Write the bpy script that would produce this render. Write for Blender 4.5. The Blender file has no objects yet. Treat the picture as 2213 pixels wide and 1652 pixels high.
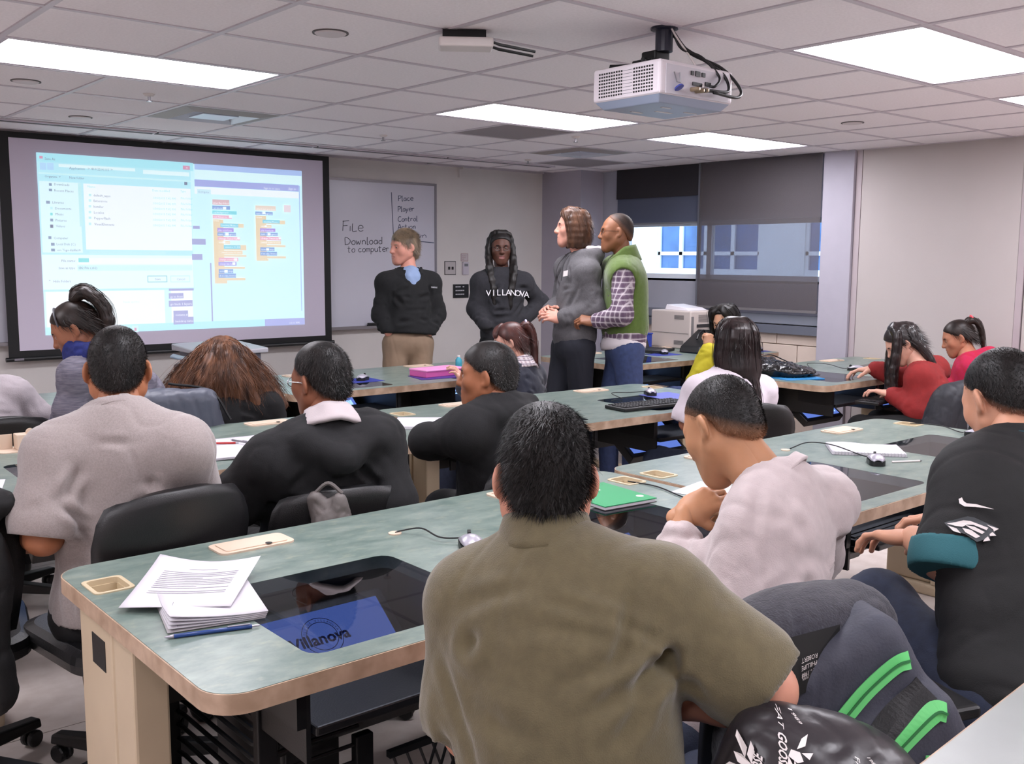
import bpy, bmesh, math, random
import numpy as np
from mathutils import Vector, Matrix, Euler

# ------------------------------------------------------------------ camera, world, exposure
scene = bpy.context.scene
COL = scene.collection
PI = math.pi

def rotation_from(yaw, pitch, roll):
    f = Vector((math.sin(yaw)*math.cos(pitch), math.cos(yaw)*math.cos(pitch), -math.sin(pitch)))
    r = Vector((math.cos(yaw), -math.sin(yaw), 0)); u = r.cross(f)
    c, s = math.cos(roll), math.sin(roll)
    R_, U_ = c*r + s*u, -s*r + c*u
    return Matrix((R_, U_, -f)).transposed()

cam_data = bpy.data.cameras.new('camera'); cam = bpy.data.objects.new('camera', cam_data); COL.objects.link(cam)
cam_data.sensor_width = 36.0; cam_data.lens = 35.06; cam_data.clip_start = 0.05; cam_data.clip_end = 200
cam.matrix_world = Matrix.Translation((0, 0, 1.5)) @ rotation_from(0.70334, 0.12368, 0.00604).to_4x4()
scene.camera = cam

world = bpy.data.worlds.new('World'); scene.world = world; world.use_nodes = True
wn = world.node_tree.nodes; wl = world.node_tree.links
bgn = wn['Background']; bgn.inputs['Color'].default_value = (0.62, 0.78, 1.0, 1); bgn.inputs['Strength'].default_value = 2.6

vs = scene.view_settings
vs.view_transform = 'Standard'; vs.look = 'None'; vs.exposure = 0.60; vs.gamma = 1.0; vs.use_curve_mapping = False
scene.cycles.use_denoising = True
scene.cycles.max_bounces = 10; scene.cycles.diffuse_bounces = 8; scene.cycles.glossy_bounces = 3
scene.cycles.transmission_bounces = 4; scene.cycles.transparent_max_bounces = 8
scene.cycles.sample_clamp_indirect = 6.0
LAMP = 12.5      # ceiling diffuser emission

# ------------------------------------------------------------------ materials
MATS = {}
def lin(c):
    return tuple(((v/255.0)/12.92 if v/255.0 <= 0.04045 else (((v/255.0)+0.055)/1.055)**2.4) for v in c)

def mat(name, rgb, rough=0.6, var=0.0, vscale=8.0, bump=0.0, bscale=60.0, metal=0.0, spec=0.5, rgb2=None,
        detail=4.0, sheen=0.0, sss=0.0, coat=0.0, stretch=None, emit=None, estr=1.0):
    """procedural principled material; rgb given in sRGB 0-255"""
    if name in MATS: return MATS[name]
    m = bpy.data.materials.new(name); m.use_nodes = True
    nt = m.node_tree; n = nt.nodes; l = nt.links
    b = n['Principled BSDF']
    c = lin(rgb); b.inputs['Base Color'].default_value = (*c, 1)
    b.inputs['Roughness'].default_value = rough; b.inputs['Metallic'].default_value = metal
    b.inputs['Specular IOR Level'].default_value = spec
    if sheen: b.inputs['Sheen Weight'].default_value = sheen
    if coat: b.inputs['Coat Weight'].default_value = coat
    if sss:
        b.inputs['Subsurface Weight'].default_value = sss
        b.inputs['Subsurface Radius'].default_value = (0.012, 0.005, 0.003)
    if emit:
        b.inputs['Emission Color'].default_value = (*lin(emit), 1); b.inputs['Emission Strength'].default_value = estr
    if var or bump:
        tc = n.new('ShaderNodeTexCoord'); src = tc.outputs['Object']
        if stretch:
            mp = n.new('ShaderNodeMapping'); mp.inputs['Scale'].default_value = stretch
            l.new(src, mp.inputs['Vector']); src = mp.outputs['Vector']
    if var:
        nz = n.new('ShaderNodeTexNoise'); nz.inputs['Scale'].default_value = vscale; nz.inputs['Detail'].default_value = detail
        l.new(src, nz.inputs['Vector'])
        rp = n.new('ShaderNodeValToRGB')
        c2 = lin(rgb2) if rgb2 else tuple(v*(1-var) for v in c)
        c1 = c if rgb2 else tuple(min(1, v*(1+var)) for v in c)
        rp.color_ramp.elements[0].position = 0.32; rp.color_ramp.elements[1].position = 0.68
        rp.color_ramp.elements[0].color = (*c2, 1); rp.color_ramp.elements[1].color = (*c1, 1)
        l.new(nz.outputs['Fac'], rp.inputs['Fac']); l.new(rp.outputs['Color'], b.inputs['Base Color'])
    if bump:
        nb = n.new('ShaderNodeTexNoise'); nb.inputs['Scale'].default_value = bscale; nb.inputs['Detail'].default_value = 3.0
        l.new(src, nb.inputs['Vector'])
        bp = n.new('ShaderNodeBump'); bp.inputs['Strength'].default_value = bump; bp.inputs['Distance'].default_value = 0.004
        l.new(nb.outputs['Fac'], bp.inputs['Height']); l.new(bp.outputs['Normal'], b.inputs['Normal'])
    MATS[name] = m
    return m

def glow(name, rgb, strength=1.0):
    if name in MATS: return MATS[name]
    m = bpy.data.materials.new(name); m.use_nodes = True
    n = m.node_tree.nodes; n.clear()
    e = n.new('ShaderNodeEmission'); o = n.new('ShaderNodeOutputMaterial')
    e.inputs['Color'].default_value = (*lin(rgb), 1); e.inputs['Strength'].default_value = strength
    m.node_tree.links.new(e.outputs[0], o.inputs[0]); MATS[name] = m
    return m

def pane(name, tint, reflect=0.06, rough=0.02, body=None, body_w=0.0):
    """thin sheet of glass or fabric: transparent tint + fresnel reflection (+ some diffuse body)"""
    if name in MATS: return MATS[name]
    m = bpy.data.materials.new(name); m.use_nodes = True
    n = m.node_tree.nodes; l = m.node_tree.links; n.clear()
    o = n.new('ShaderNodeOutputMaterial'); t = n.new('ShaderNodeBsdfTransparent'); t.inputs['Color'].default_value = (*tint, 1)
    cur = t.outputs[0]
    if body:
        d = n.new('ShaderNodeBsdfDiffuse'); d.inputs['Color'].default_value = (*lin(body), 1)
        tl = n.new('ShaderNodeBsdfTranslucent'); tl.inputs['Color'].default_value = (*lin(body), 1)
        a = n.new('ShaderNodeMixShader'); a.inputs['Fac'].default_value = 0.25
        l.new(d.outputs[0], a.inputs[1]); l.new(tl.outputs[0], a.inputs[2])
        x = n.new('ShaderNodeMixShader'); x.inputs['Fac'].default_value = body_w
        l.new(cur, x.inputs[1]); l.new(a.outputs[0], x.inputs[2]); cur = x.outputs[0]
    if reflect:
        g = n.new('ShaderNodeBsdfGlossy'); g.inputs['Roughness'].default_value = rough
        fr = n.new('ShaderNodeFresnel'); fr.inputs['IOR'].default_value = 1.5
        gm = n.new('ShaderNodeNewGeometry'); iv = n.new('ShaderNodeMath'); iv.operation = 'SUBTRACT'; iv.inputs[0].default_value = 1.0; l.new(gm.outputs['Backfacing'], iv.inputs[1])
        ml = n.new('ShaderNodeMath'); ml.operation = 'MULTIPLY'; l.new(fr.outputs[0], ml.inputs[0]); l.new(iv.outputs[0], ml.inputs[1])
        x2 = n.new('ShaderNodeMixShader'); l.new(ml.outputs[0], x2.inputs['Fac'])
        l.new(cur, x2.inputs[1]); l.new(g.outputs[0], x2.inputs[2]); cur = x2.outputs[0]
    l.new(cur, o.inputs[0]); MATS[name] = m
    return m

def plaid(name, base, stripes, scale=1.0):
    """woven check: three families of bands in object space"""
    if name in MATS: return MATS[name]
    m = bpy.data.materials.new(name); m.use_nodes = True
    n = m.node_tree.nodes; l = m.node_tree.links; b = n['Principled BSDF']; b.inputs['Roughness'].default_value = 0.85
    tc = n.new('ShaderNodeTexCoord'); cur = None
    prev = n.new('ShaderNodeRGB'); prev.outputs[0].default_value = (*lin(base), 1); prev = prev.outputs[0]
    for (axis, freq, pos, wid, rgb) in stripes:
        w = n.new('ShaderNodeTexWave'); w.wave_type = 'BANDS'; w.bands_direction = axis; w.wave_profile = 'SIN'
        w.inputs['Scale'].default_value = freq*scale; w.inputs['Distortion'].default_value = 0.08; w.inputs['Phase Offset'].default_value = pos
        l.new(tc.outputs['Object'], w.inputs['Vector'])
        r = n.new('ShaderNodeValToRGB'); r.color_ramp.elements[0].position = 1-wid-0.06; r.color_ramp.elements[1].position = 1-wid
        l.new(w.outputs['Fac'], r.inputs['Fac'])
        k = n.new('ShaderNodeMath'); k.operation = 'MULTIPLY'; k.inputs[1].default_value = 0.6; l.new(r.outputs['Color'], k.inputs[0])
        mx = n.new('ShaderNodeMix'); mx.data_type = 'RGBA'
        l.new(k.outputs[0], mx.inputs['Factor']); l.new(prev, mx.inputs[6]); mx.inputs[7].default_value = (*lin(rgb), 1)
        prev = mx.outputs[2]
    l.new(prev, b.inputs['Base Color']); MATS[name] = m
    return m

# ------------------------------------------------------------------ objects
WORG = {}     # world origin of each thing / part, so parts can be given in world coordinates
def tag(o, label=None, cat=None, group=None, kind=None):
    if label: o['label'] = label
    if cat: o['category'] = cat
    if group: o['group'] = group
    if kind: o['kind'] = kind
    return o

def empty(name, loc=(0, 0, 0), rz=0.0, label=None, cat=None, group=None, kind=None):
    o = bpy.data.objects.new(name, None); COL.objects.link(o); o.location = loc; o.rotation_euler = (0, 0, rz)
    o.empty_display_size = 0.05; WORG[o.name] = Vector(loc)
    return tag(o, label, cat, group, kind)

def link_mesh(name, me, m, parent=None, smooth=False):
    o = bpy.data.objects.new(name, me); COL.objects.link(o)
    if m is not None:
        for x in (m if isinstance(m, (list, tuple)) else [m]): me.materials.append(x)
    if smooth: me.shade_smooth()
    if parent is not None: o.parent = parent
    WORG[o.name] = WORG[parent.name] if parent is not None else Vector((0, 0, 0))
    return o

def copy_tree(o, parent=None):
    c = o.copy(); COL.objects.link(c); c.parent = parent
    WORG[c.name] = WORG.get(o.name, Vector((0, 0, 0)))
    for ch in list(o.children): copy_tree(ch, c)
    return c

def frame(zdir, up=(0, 0, 1)):
    z = Vector(zdir).normalized(); u = Vector(up)
    if abs(z.dot(u)) > 0.98: u = Vector((0, 1, 0))
    x = u.cross(z).normalized(); y = z.cross(x)
    return x, y, z

def spline_pts(pts, n=8):
    """Catmull-Rom through pts"""
    P = [Vector(p) for p in pts]
    if len(P) < 3: return P
    Q = [2*P[0]-P[1]] + P + [2*P[-1]-P[-2]]; out = []
    for i in range(1, len(Q)-2):
        for k in range(n):
            t = k/n; a, b, c, d = Q[i-1], Q[i], Q[i+1], Q[i+2]
            out.append(0.5*((2*b)+(c-a)*t+(2*a-5*b+4*c-d)*t*t+(3*b-a-3*c+d)*t**3))
    out.append(P[-1]); return out

class MB:
    """collects shapes, builds ONE mesh"""
    def __init__(s): s.v = []; s.f = []; s.m = []
    def add(s, vs, fs, mi=0):
        o = len(s.v); s.v += [tuple(v) for v in vs]; s.f += [tuple(i+o for i in f) for f in fs]; s.m += [mi]*len(fs); return s
    def box(s, c, d, R=None, mi=0):
        hx, hy, hz = d[0]/2, d[1]/2, d[2]/2; c = Vector(c)
        vs = [Vector((x, y, z)) for x in (-hx, hx) for y in (-hy, hy) for z in (-hz, hz)]
        if R is not None: vs = [R @ v for v in vs]
        return s.add([v+c for v in vs], [(0, 1, 3, 2), (4, 6, 7, 5), (0, 4, 5, 1), (2, 3, 7, 6), (0, 2, 6, 4), (1, 5, 7, 3)], mi)
    def bb(s, x0, x1, y0, y1, z0, z1, mi=0):
        return s.box(((x0+x1)/2, (y0+y1)/2, (z0+z1)/2), (x1-x0, y1-y0, z1-z0), None, mi)
    def tube(s, pts, r, n=8, mi=0, caps=True, closed=False, flat=1.0):
        P = [Vector(p) for p in pts]; k = len(P)
        rs = [r]*k if not hasattr(r, '__len__') else list(r)
        vs = []; up = None
        for i, p in enumerate(P):
            if closed: t = (P[(i+1) % k]-P[i-1])
            else: t = (P[min(i+1, k-1)]-P[max(i-1, 0)])
            if t.length < 1e-9: t = Vector((0, 0, 1))
            t.normalize()
            if up is None: x, y, _ = frame(t)
            else:
                x = up-t*up.dot(t)
                x = x.normalized() if x.length > 1e-6 else frame(t)[0]
                y = t.cross(x)
            up = x
            for j in range(n):
                a = 2*PI*j/n; vs.append(p+rs[i]*(math.cos(a)*x+math.sin(a)*y*flat))
        fs = []
        for i in range(k if closed else k-1):
            i2 = (i+1) % k
            for j in range(n):
                j2 = (j+1) % n; fs.append((i*n+j, i*n+j2, i2*n+j2, i2*n+j))
        if caps and not closed: fs += [tuple(range(n-1, -1, -1)), tuple((k-1)*n+j for j in range(n))]
        return s.add(vs, fs, mi)
    def lathe(s, prof, c=(0, 0, 0), n=24, axis=(0, 0, 1), mi=0):
        x, y, z = frame(axis); c = Vector(c); vs = []
        for (r, h) in prof:
            for j in range(n):
                a = 2*PI*j/n; vs.append(c+x*r*math.cos(a)+y*r*math.sin(a)+z*h)
        fs = []; k = len(prof)
        for i in range(k-1):
            for j in range(n):
                j2 = (j+1) % n; fs.append((i*n+j, i*n+j2, (i+1)*n+j2, (i+1)*n+j))
        fs += [tuple(range(n-1, -1, -1)), tuple((k-1)*n+j for j in range(n))]
        return s.add(vs, fs, mi)
    def prism(s, poly, o, u, v, w0, w1, mi=0):
        """poly in (u,v) plane at origin o, extruded along u x v from w0 to w1"""
        o, u, v = Vector(o), Vector(u), Vector(v); w = u.cross(v).normalized(); k = len(poly)
        vs = [o+u*a+v*b+w*w0 for a, b in poly]+[o+u*a+v*b+w*w1 for a, b in poly]
        fs = [tuple(range(k-1, -1, -1)), tuple(range(k, 2*k))]+[(i, (i+1) % k, (i+1) % k+k, i+k) for i in range(k)]
        return s.add(vs, fs, mi)
    def grid(s, G, mi=0, thick=None):
        """G: rows of points; optional closed sheet of a thickness (offset along mean normal)"""
        R_, C_ = len(G), len(G[0]); vs = [Vector(p) for r in G for p in r]
        fs = [(i*C_+j, i*C_+j+1, (i+1)*C_+j+1, (i+1)*C_+j) for i in range(R_-1) for j in range(C_-1)]
        if thick:
            nrm = [Vector((0, 0, 0)) for _ in vs]
            for f in fs:
                nn = (vs[f[2]]-vs[f[0]]).cross(vs[f[3]]-vs[f[1]])
                for i in f: nrm[i] += nn
            N = len(vs); vs = vs+[p-n_.normalized()*thick if n_.length > 0 else p for p, n_ in zip(vs, nrm)]
            fs = fs+[tuple(i+N for i in reversed(f)) for f in fs]
            rim = [j for j in range(C_)]+[i*C_+C_-1 for i in range(1, R_)]+[(R_-1)*C_+j for j in range(C_-2, -1, -1)]+[i*C_ for i in range(R_-2, 0, -1)]
            for a, b in zip(rim, rim[1:]+rim[:1]): fs.append((b, a, a+N, b+N))
        return s.add(vs, fs, mi)
    def mesh(s, name='mesh', bevel=0.0, seg=2, origin=None):
        me = bpy.data.meshes.new(name)
        V = s.v if origin is None else [(a-origin[0], b-origin[1], c-origin[2]) for a, b, c in s.v]
        me.from_pydata(V, [], s.f)
        if any(s.m): me.polygons.foreach_set('material_index', s.m)
        bm = bmesh.new(); bm.from_mesh(me)
        bmesh.ops.recalc_face_normals(bm, faces=bm.faces)
        if bevel:
            ed = [e for e in bm.edges if len(e.link_faces) == 2 and e.calc_face_angle(0) > 0.5]
            bmesh.ops.bevel(bm, geom=ed, offset=bevel, segments=seg, affect='EDGES', profile=0.5, clamp_overlap=True)
        bm.to_mesh(me); bm.free(); me.update()
        return me
    def build(s, name, m, parent=None, bevel=0.0, seg=2, smooth=False, world=True):
        org = WORG[parent.name] if (parent is not None and world) else None
        return link_mesh(name, s.mesh(name, bevel, seg, org), m, parent, smooth)

def rrect(x0, x1, y0, y1, r, n=5):
    out = []
    for cx, cy, a0 in ((x1-r, y1-r, 0), (x0+r, y1-r, 90), (x0+r, y0+r, 180), (x1-r, y0+r, 270)):
        for k in range(n+1):
            a = math.radians(a0+90*k/n); out.append((cx+r*math.cos(a), cy+r*math.sin(a)))
    return out

def plate(outer, holes, z0, z1, name='plate', bevel=0.0):
    """flat plate with holes, from a filled 2D curve"""
    cu = bpy.data.curves.new(name, 'CURVE'); cu.dimensions = '2D'; cu.fill_mode = 'BOTH'; cu.extrude = (z1-z0)/2
    for poly in [outer]+list(holes):
        sp = cu.splines.new('POLY'); sp.points.add(len(poly)-1); sp.use_cyclic_u = True
        for p, (a, b) in zip(sp.points, poly): p.co = (a, b, 0, 1)
    ob = bpy.data.objects.new(name, cu); COL.objects.link(ob)
    dg = bpy.context.evaluated_depsgraph_get(); dg.update()
    me = bpy.data.meshes.new_from_object(ob.evaluated_get(dg)); me.name = name
    bpy.data.objects.remove(ob); bpy.data.curves.remove(cu)
    me.transform(Matrix.Translation((0, 0, (z0+z1)/2)))
    return me

def text_mesh(s, size, extrude=0.0004, align='LEFT', shear=0.0, width=None, bold=0.0, resolution=2):
    cu = bpy.data.curves.new('text', 'FONT'); cu.body = s; cu.size = size; cu.extrude = extrude; cu.align_x = align
    cu.shear = shear; cu.offset = bold; cu.resolution_u = resolution
    ob = bpy.data.objects.new('text', cu); COL.objects.link(ob)
    dg = bpy.context.evaluated_depsgraph_get(); dg.update()
    me = bpy.data.meshes.new_from_object(ob.evaluated_get(dg))
    bpy.data.objects.remove(ob); bpy.data.curves.remove(cu)
    me.materials.clear()
    if width and len(me.vertices):
        xs = [v.co.x for v in me.vertices]; w = max(xs)-min(xs)
        if w > 1e-6: me.transform(Matrix.Diagonal((width/w, 1, 1, 1)))
    return me

def mesh_arrays(me, M=None):
    if M is not None: me.transform(M)
    return [tuple(v.co) for v in me.vertices], [tuple(p.vertices) for p in me.polygons]

def text_on(o, u, v, s, size, **k):
    """text mesh vertices/faces written in the plane with axes u (right) and v (up), origin o"""
    u, v = Vector(u).normalized(), Vector(v).normalized(); w = u.cross(v)
    me = text_mesh(s, size, **k); M = Matrix((u, v, w)).transposed().to_4x4(); M.translation = Vector(o)
    a = mesh_arrays(me, M); bpy.data.meshes.remove(me); return a
# ------------------------------------------------------------------ the room
CZ = 2.336; XR = 7.04; YF = 7.5; XL = -3.2; YB = -3.0
m_wall = mat('wall_paint', (214, 210, 207), 0.75, var=0.03, vscale=3, bump=0.12, bscale=180)
m_wallr = mat('panel_paint', (184, 176, 174), 0.7, var=0.025, vscale=2, bump=0.10, bscale=140)
m_pil = mat('pilaster_paint', (172, 168, 180), 0.7, var=0.02, bump=0.08, bscale=140)
m_block = mat('block_paint', (208, 192, 180), 0.75, var=0.03, bump=0.2, bscale=90)
m_ceil = mat('ceiling_tile_fibre', (244, 238, 241), 0.95, var=0.035, vscale=90, bump=0.25, bscale=260)
m_tile_old = mat('ceiling_tile_aged', (150, 143, 146), 0.95, var=0.035, vscale=90, bump=0.25, bscale=260)
m_grid = mat('grid_bar_white', (205, 198, 205), 0.45)
m_floor = mat('vinyl_floor', (204, 194, 188), 0.42, var=0.05, vscale=14, bump=0.05, bscale=40, rgb2=(190, 178, 171))
m_black = mat('black_plastic', (17, 17, 19), 0.42, bump=0.12, bscale=300)
m_blackm = mat('black_metal', (20, 20, 22), 0.4, metal=0.3)
m_white = mat('white_plastic', (222, 214, 212), 0.4)
m_beige = mat('beige_plastic', (208, 186, 166), 0.5, var=0.03)
m_steel = mat('steel', (170, 170, 175), 0.3, metal=1.0)
m_grey = mat('grey_plastic', (120, 122, 128), 0.5)

def struct(name, mb, m, parent=None, **k):
    o = mb.build(name, m, parent, **k)
    if parent is None: o['kind'] = 'structure'
    return o

# floor: vinyl sheets laid side by side, a narrow joint between them
floor = struct('floor', MB().bb(XL, XR+0.3, YB, YF+0.2, -0.08, -0.004), mat('floor_joint', (70, 60, 56), 0.8))
y0 = 3.235-1.83*4
while y0 < YF:
    a, b = max(y0+0.002, YB), min(y0+1.828, YF)
    if b > a: MB().bb(XL, XR, a, b, -0.004, 0.0).build('vinyl_sheet', m_floor, floor)
    y0 += 1.83

# walls
wf = struct('wall_front', MB().bb(XL-0.1, 6.74, YF, YF+0.12, 0, CZ+0.1), m_wall)
struct('wall_left', MB().bb(XL-0.1, XL, YB, YF, 0, CZ+0.1), m_wall)
struct('wall_back', MB().bb(XL, XR+0.3, YB-0.1, YB, 0, CZ+0.1), m_wall)
struct('wall_corner_pier', MB().bb(6.74, XR+0.2, 6.95, YF+0.12, 0, CZ+0.1), m_pil)
WY0, WY1, WZ0, WZ1 = 4.49, 6.74, 1.325, 1.84       # window opening
wr = struct('wall_right', MB().bb(XR, XR+0.2, WY1, 6.95, 0, CZ+0.1).bb(XR, XR+0.2, WY0, WY1, WZ1, CZ+0.1)
            .bb(XR+0.02, XR+0.2, WY0, WY1, 0.9, WZ0), mat('wall_blue_grey', (168, 170, 182), 0.7, var=0.02, bump=0.08, bscale=150))
# low wall of painted blocks under the window
lo = struct('wall_right_base', MB().bb(XR+0.01, XR+0.2, WY0, WY1, 0, 0.9), mat('mortar', (176, 160, 150), 0.9))
for k in range(5):
    z0 = 0.008+k*0.2; yy = WY0-0.2*(k % 2)
    while yy < WY1:
        a, b = max(yy+0.003, WY0), min(yy+0.397, WY1)
        if b-a > 0.02: MB().bb(XR-0.012, XR+0.02, a, b, z0, min(z0+0.194, 0.895)).build('block', m_block, lo, bevel=0.003, seg=1)
        yy += 0.4
trim = struct('trim_1', MB().bb(XR-0.05, XR+0.05, WY0, WY1, 0.895, 0.965), mat('sill_grey', (96, 100, 112), 0.5))
MB().bb(XR-0.03, XR+0.05, WY0, WY1, 0.975, 1.05).build('sill_rail', mat('sill_grey2', (118, 122, 134), 0.5), trim)
# wall panels to the right of the window: a lilac pilaster and wide panels with batten seams
wp = struct('wall_right_panel', MB().bb(XR+0.02, XR+0.2, YB, WY0, 0, CZ+0.1), mat('panel_gap', (120, 110, 112), 0.8))
MB().bb(XR-0.05, XR+0.02, 4.225, WY0, 0, CZ).build('pilaster', m_pil, wp, bevel=0.004)
MB().bb(XR-0.022, XR+0.02, 4.175, 4.222, 0, CZ).build('batten', mat('batten_paint', (176, 164, 168), 0.6), wp)
for a, b in ((2.985, 4.173), (1.74, 2.93), (0.5, 1.69), (-0.75, 0.45), (-3.0, -0.8)):
    MB().bb(XR-0.018, XR+0.02, a, b, 0, CZ).build('wall_panel', m_wallr, wp, bevel=0.003)
    MB().bb(XR-0.022, XR+0.02, a-0.046, a-0.003, 0, CZ).build('batten', MATS['batten_paint'], wp)
for nm, mb in (('baseboard_front', MB().bb(XL, 6.74, YF-0.012, YF, 0, 0.1)), ('baseboard_right', MB().bb(XR-0.062, XR-0.05, YB, WY0, 0, 0.1))):
    struct(nm, mb, mat('baseboard_vinyl', (74, 62, 58), 0.5), bevel=0.003)

# ceiling: lay-in tiles in a bar grid
GX, GY, GS = 1.67, 4.297, 0.61
ceil_root = struct('ceiling', MB().bb(XL, XR+0.2, YB, YF+0.1, CZ+0.05, CZ+0.15), mat('plenum', (60, 58, 58), 0.9))
lights = [(-1.38, 4.297), (1.06, 4.297), (3.50, 4.297), (5.33, 4.297), (-1.38, 1.857), (1.06, 1.857), (3.50, 1.857), (5.33, 1.857),
          (-1.38, -0.583), (1.06, -0.583), (3.50, -0.583), (5.33, -0.583)]
vents = [(2.28, 5.517), (5.33, 5.517)]
grey_tiles = [(4.11, 4.907), (6.09-0.15+0.0, 6.127)]
def in_cells(x, y, L, w, h):
    return any(abs(x-(a+w/2)) < w/2 and abs(y-(b+h/2)) < h/2 for a, b in L)
tile_me = MB().box((0, 0, 0.006), (GS-0.0245, GS-0.0245, 0.012)).mesh('ceiling_tile', bevel=0.003, seg=1)
tile_me.materials.append(m_ceil)
old_me = tile_me.copy(); old_me.materials.clear(); old_me.materials.append(m_tile_old)
ix0, ix1 = math.floor((XL-GX)/GS), math.ceil((XR-GX)/GS)
iy0, iy1 = math.floor((YB-GY)/GS), math.ceil((YF-GY)/GS)
rest = MB()
for ix in range(ix0, ix1+1):
    for iy in range(iy0, iy1+1):
        x, y = GX+(ix+0.5)*GS, GY+(iy+0.5)*GS
        if x < XL or y < YB or y > YF-0.02 or x > XR: continue
        if in_cells(x, y, lights, 1.22, 0.61) or in_cells(x, y, vents, 0.61, 0.61): continue
        if y > 6.75 and y < 6.95: pass
        seen = (y > 1.2 and x > 0.3)
        x1 = min(x+GS/2-0.013, XR); y1 = min(y+GS/2-0.013, YF)
        if not seen or x1 < x+GS/2-0.02 or y1 < y+GS/2-0.02:
            rest.bb(x-GS/2+0.013, x1, y-GS/2+0.013, y1, CZ, CZ+0.012); continue
        old = in_cells(x, y, [(4.11, 4.907), (5.94, 6.127)], 0.61, 0.61)
        o = bpy.data.objects.new('ceiling_tile', old_me if old else tile_me); COL.objects.link(o); o.parent = ceil_root; o.location = (x, y, CZ)
tag(rest.build('ceiling_tile_rest', m_ceil, ceil_root), kind='stuff')
def bar_runs(lo, hi, cuts):
    runs = [(lo, hi)]
    for a, b in cuts:
        runs = [q for r0, r1 in runs for q in ((r0, min(r1, a)), (max(r0, b), r1)) if q[1]-q[0] > 0.01]
    return runs
cells = [(x, y, 1.22, 0.61) for x, y in lights]+[(x, y, 0.61, 0.61) for x, y in vents]
for ix in range(ix0, ix1+1):
    x = GX+ix*GS
    if XL < x < XR:
        for a, b in bar_runs(YB, YF, [(cy, cy+h) for cx, cy, w, h in cells if cx+0.1 < x < cx+w-0.1]):
            MB().bb(x-0.012, x+0.012, a, b, CZ-0.004, CZ+0.03).build('grid_bar', m_grid, ceil_root)
for iy in range(iy0, iy1+1):
    y = GY+iy*GS
    if YB < y < YF: MB().bb(XL, XR, y-0.012, y+0.012, CZ-0.0035, CZ+0.03).build('grid_bar', m_grid, ceil_root)
MB().bb(XL, XR, YF-0.025, YF, CZ-0.006, CZ+0.03).bb(XR-0.03, XR+0.02, YB, YF, CZ-0.006, CZ+0.03).build('edge_angle', m_grid, ceil_root)

# fluorescent troffers
m_diff = glow('lamp_diffuser', (250, 247, 255), LAMP)
m_trim = mat('troffer_trim', (196, 186, 196), 0.4)
lab = {(1.06, 4.297): 'long white fluorescent ceiling panel above the projection screen side', (3.5, 4.297): 'fluorescent ceiling panel in front of the dark aged tile',
       (5.33, 4.297): 'fluorescent ceiling panel nearest the window blinds', (3.5, 1.857): 'large fluorescent ceiling panel right of the hanging projector',
       (5.33, 1.857): 'fluorescent ceiling panel cut by the right picture edge'}
for i, (x, y) in enumerate(lights):
    r = empty('ceiling_light', (x+0.61, y+0.305, CZ), 0, lab.get((x, y), 'fluorescent ceiling panel in the %s of the room, out of view' % ['far left', '', '', '', 'middle left', 'near left', '', '', 'rear left', 'rear middle behind the camera', 'rear right', 'rear right corner'][i]), 'light', 'fluorescent ceiling panels')
    MB().bb(x+0.015, x+1.205, y+0.015, y+0.035, CZ-0.001, CZ+0.02).bb(x+0.015, x+1.205, y+0.575, y+0.595, CZ-0.001, CZ+0.02)\
        .bb(x+0.015, x+0.035, y+0.035, y+0.575, CZ-0.001, CZ+0.02).bb(x+1.185, x+1.205, y+0.035, y+0.575, CZ-0.001, CZ+0.02).build('frame', m_trim, r)
    MB().bb(x+0.035, x+1.185, y+0.035, y+0.575, CZ+0.008, CZ+0.014).build('diffuser', m_diff, r)

# air diffusers
def vent(x, y, label):
    r = empty('air_vent', (x+0.305, y+0.305, CZ), 0, label, 'vent')
    cx, cy = x+0.305, y+0.305
    m_v = mat('vent_paint', (150, 140, 136), 0.5); m_vi = mat('vent_vane', (205, 210, 220), 0.3, metal=0.4)
    MB().add(*[[(cx+a*0.29, cy+b*0.29, CZ-0.004) for a, b in ((-1, -1), (1, -1), (1, 1), (-1, 1))]+[(cx+a*0.2, cy+b*0.2, CZ-0.018) for a, b in ((-1, -1), (1, -1), (1, 1), (-1, 1))],
                [(0, 1, 5, 4), (1, 2, 6, 5), (2, 3, 7, 6), (3, 0, 4, 7)]]).build('flange', m_v, r)
    MB().add(*[[(cx+a*0.2, cy+b*0.2, CZ-0.018) for a, b in ((-1, -1), (1, -1), (1, 1), (-1, 1))]+[(cx+a*0.155, cy+b*0.155, CZ+0.04) for a, b in ((-1, -1), (1, -1), (1, 1), (-1, 1))],
                [(0, 1, 5, 4), (1, 2, 6, 5), (2, 3, 7, 6), (3, 0, 4, 7)]]).build('throat', m_vi, r)
    MB().bb(cx-0.11, cx+0.11, cy-0.11, cy+0.11, CZ-0.012, CZ-0.004).build('centre_plate', m_vi, r, bevel=0.003)
    MB().bb(cx-0.155, cx+0.155, cy-0.155, cy+0.155, CZ+0.04, CZ+0.045).build('duct', mat('duct_dark', (40, 38, 38), 0.8), r)
    return r
vent(2.28, 5.517, 'square ceiling air vent above the left half of the projection screen')
vent(5.33, 5.517, 'square ceiling air vent in front of the corner pier')
r = empty('slot_vent', (2.6, 6.86, CZ), 0, 'long dark linear slot vent along the ceiling by the front wall', 'vent')
for k in range(5):
    MB().bb(0.2+k*1.22, 1.40+k*1.22, 6.815, 6.835, CZ-0.012, CZ-0.002).bb(0.2+k*1.22, 1.40+k*1.22, 6.90, 6.92, CZ-0.012, CZ-0.002).build('rail', m_grid, r)
    MB().bb(0.2+k*1.22, 1.40+k*1.22, 6.836, 6.899, CZ-0.009, CZ-0.003).build('slot', mat('slot_dark', (44, 42, 46), 0.6), r)

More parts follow.
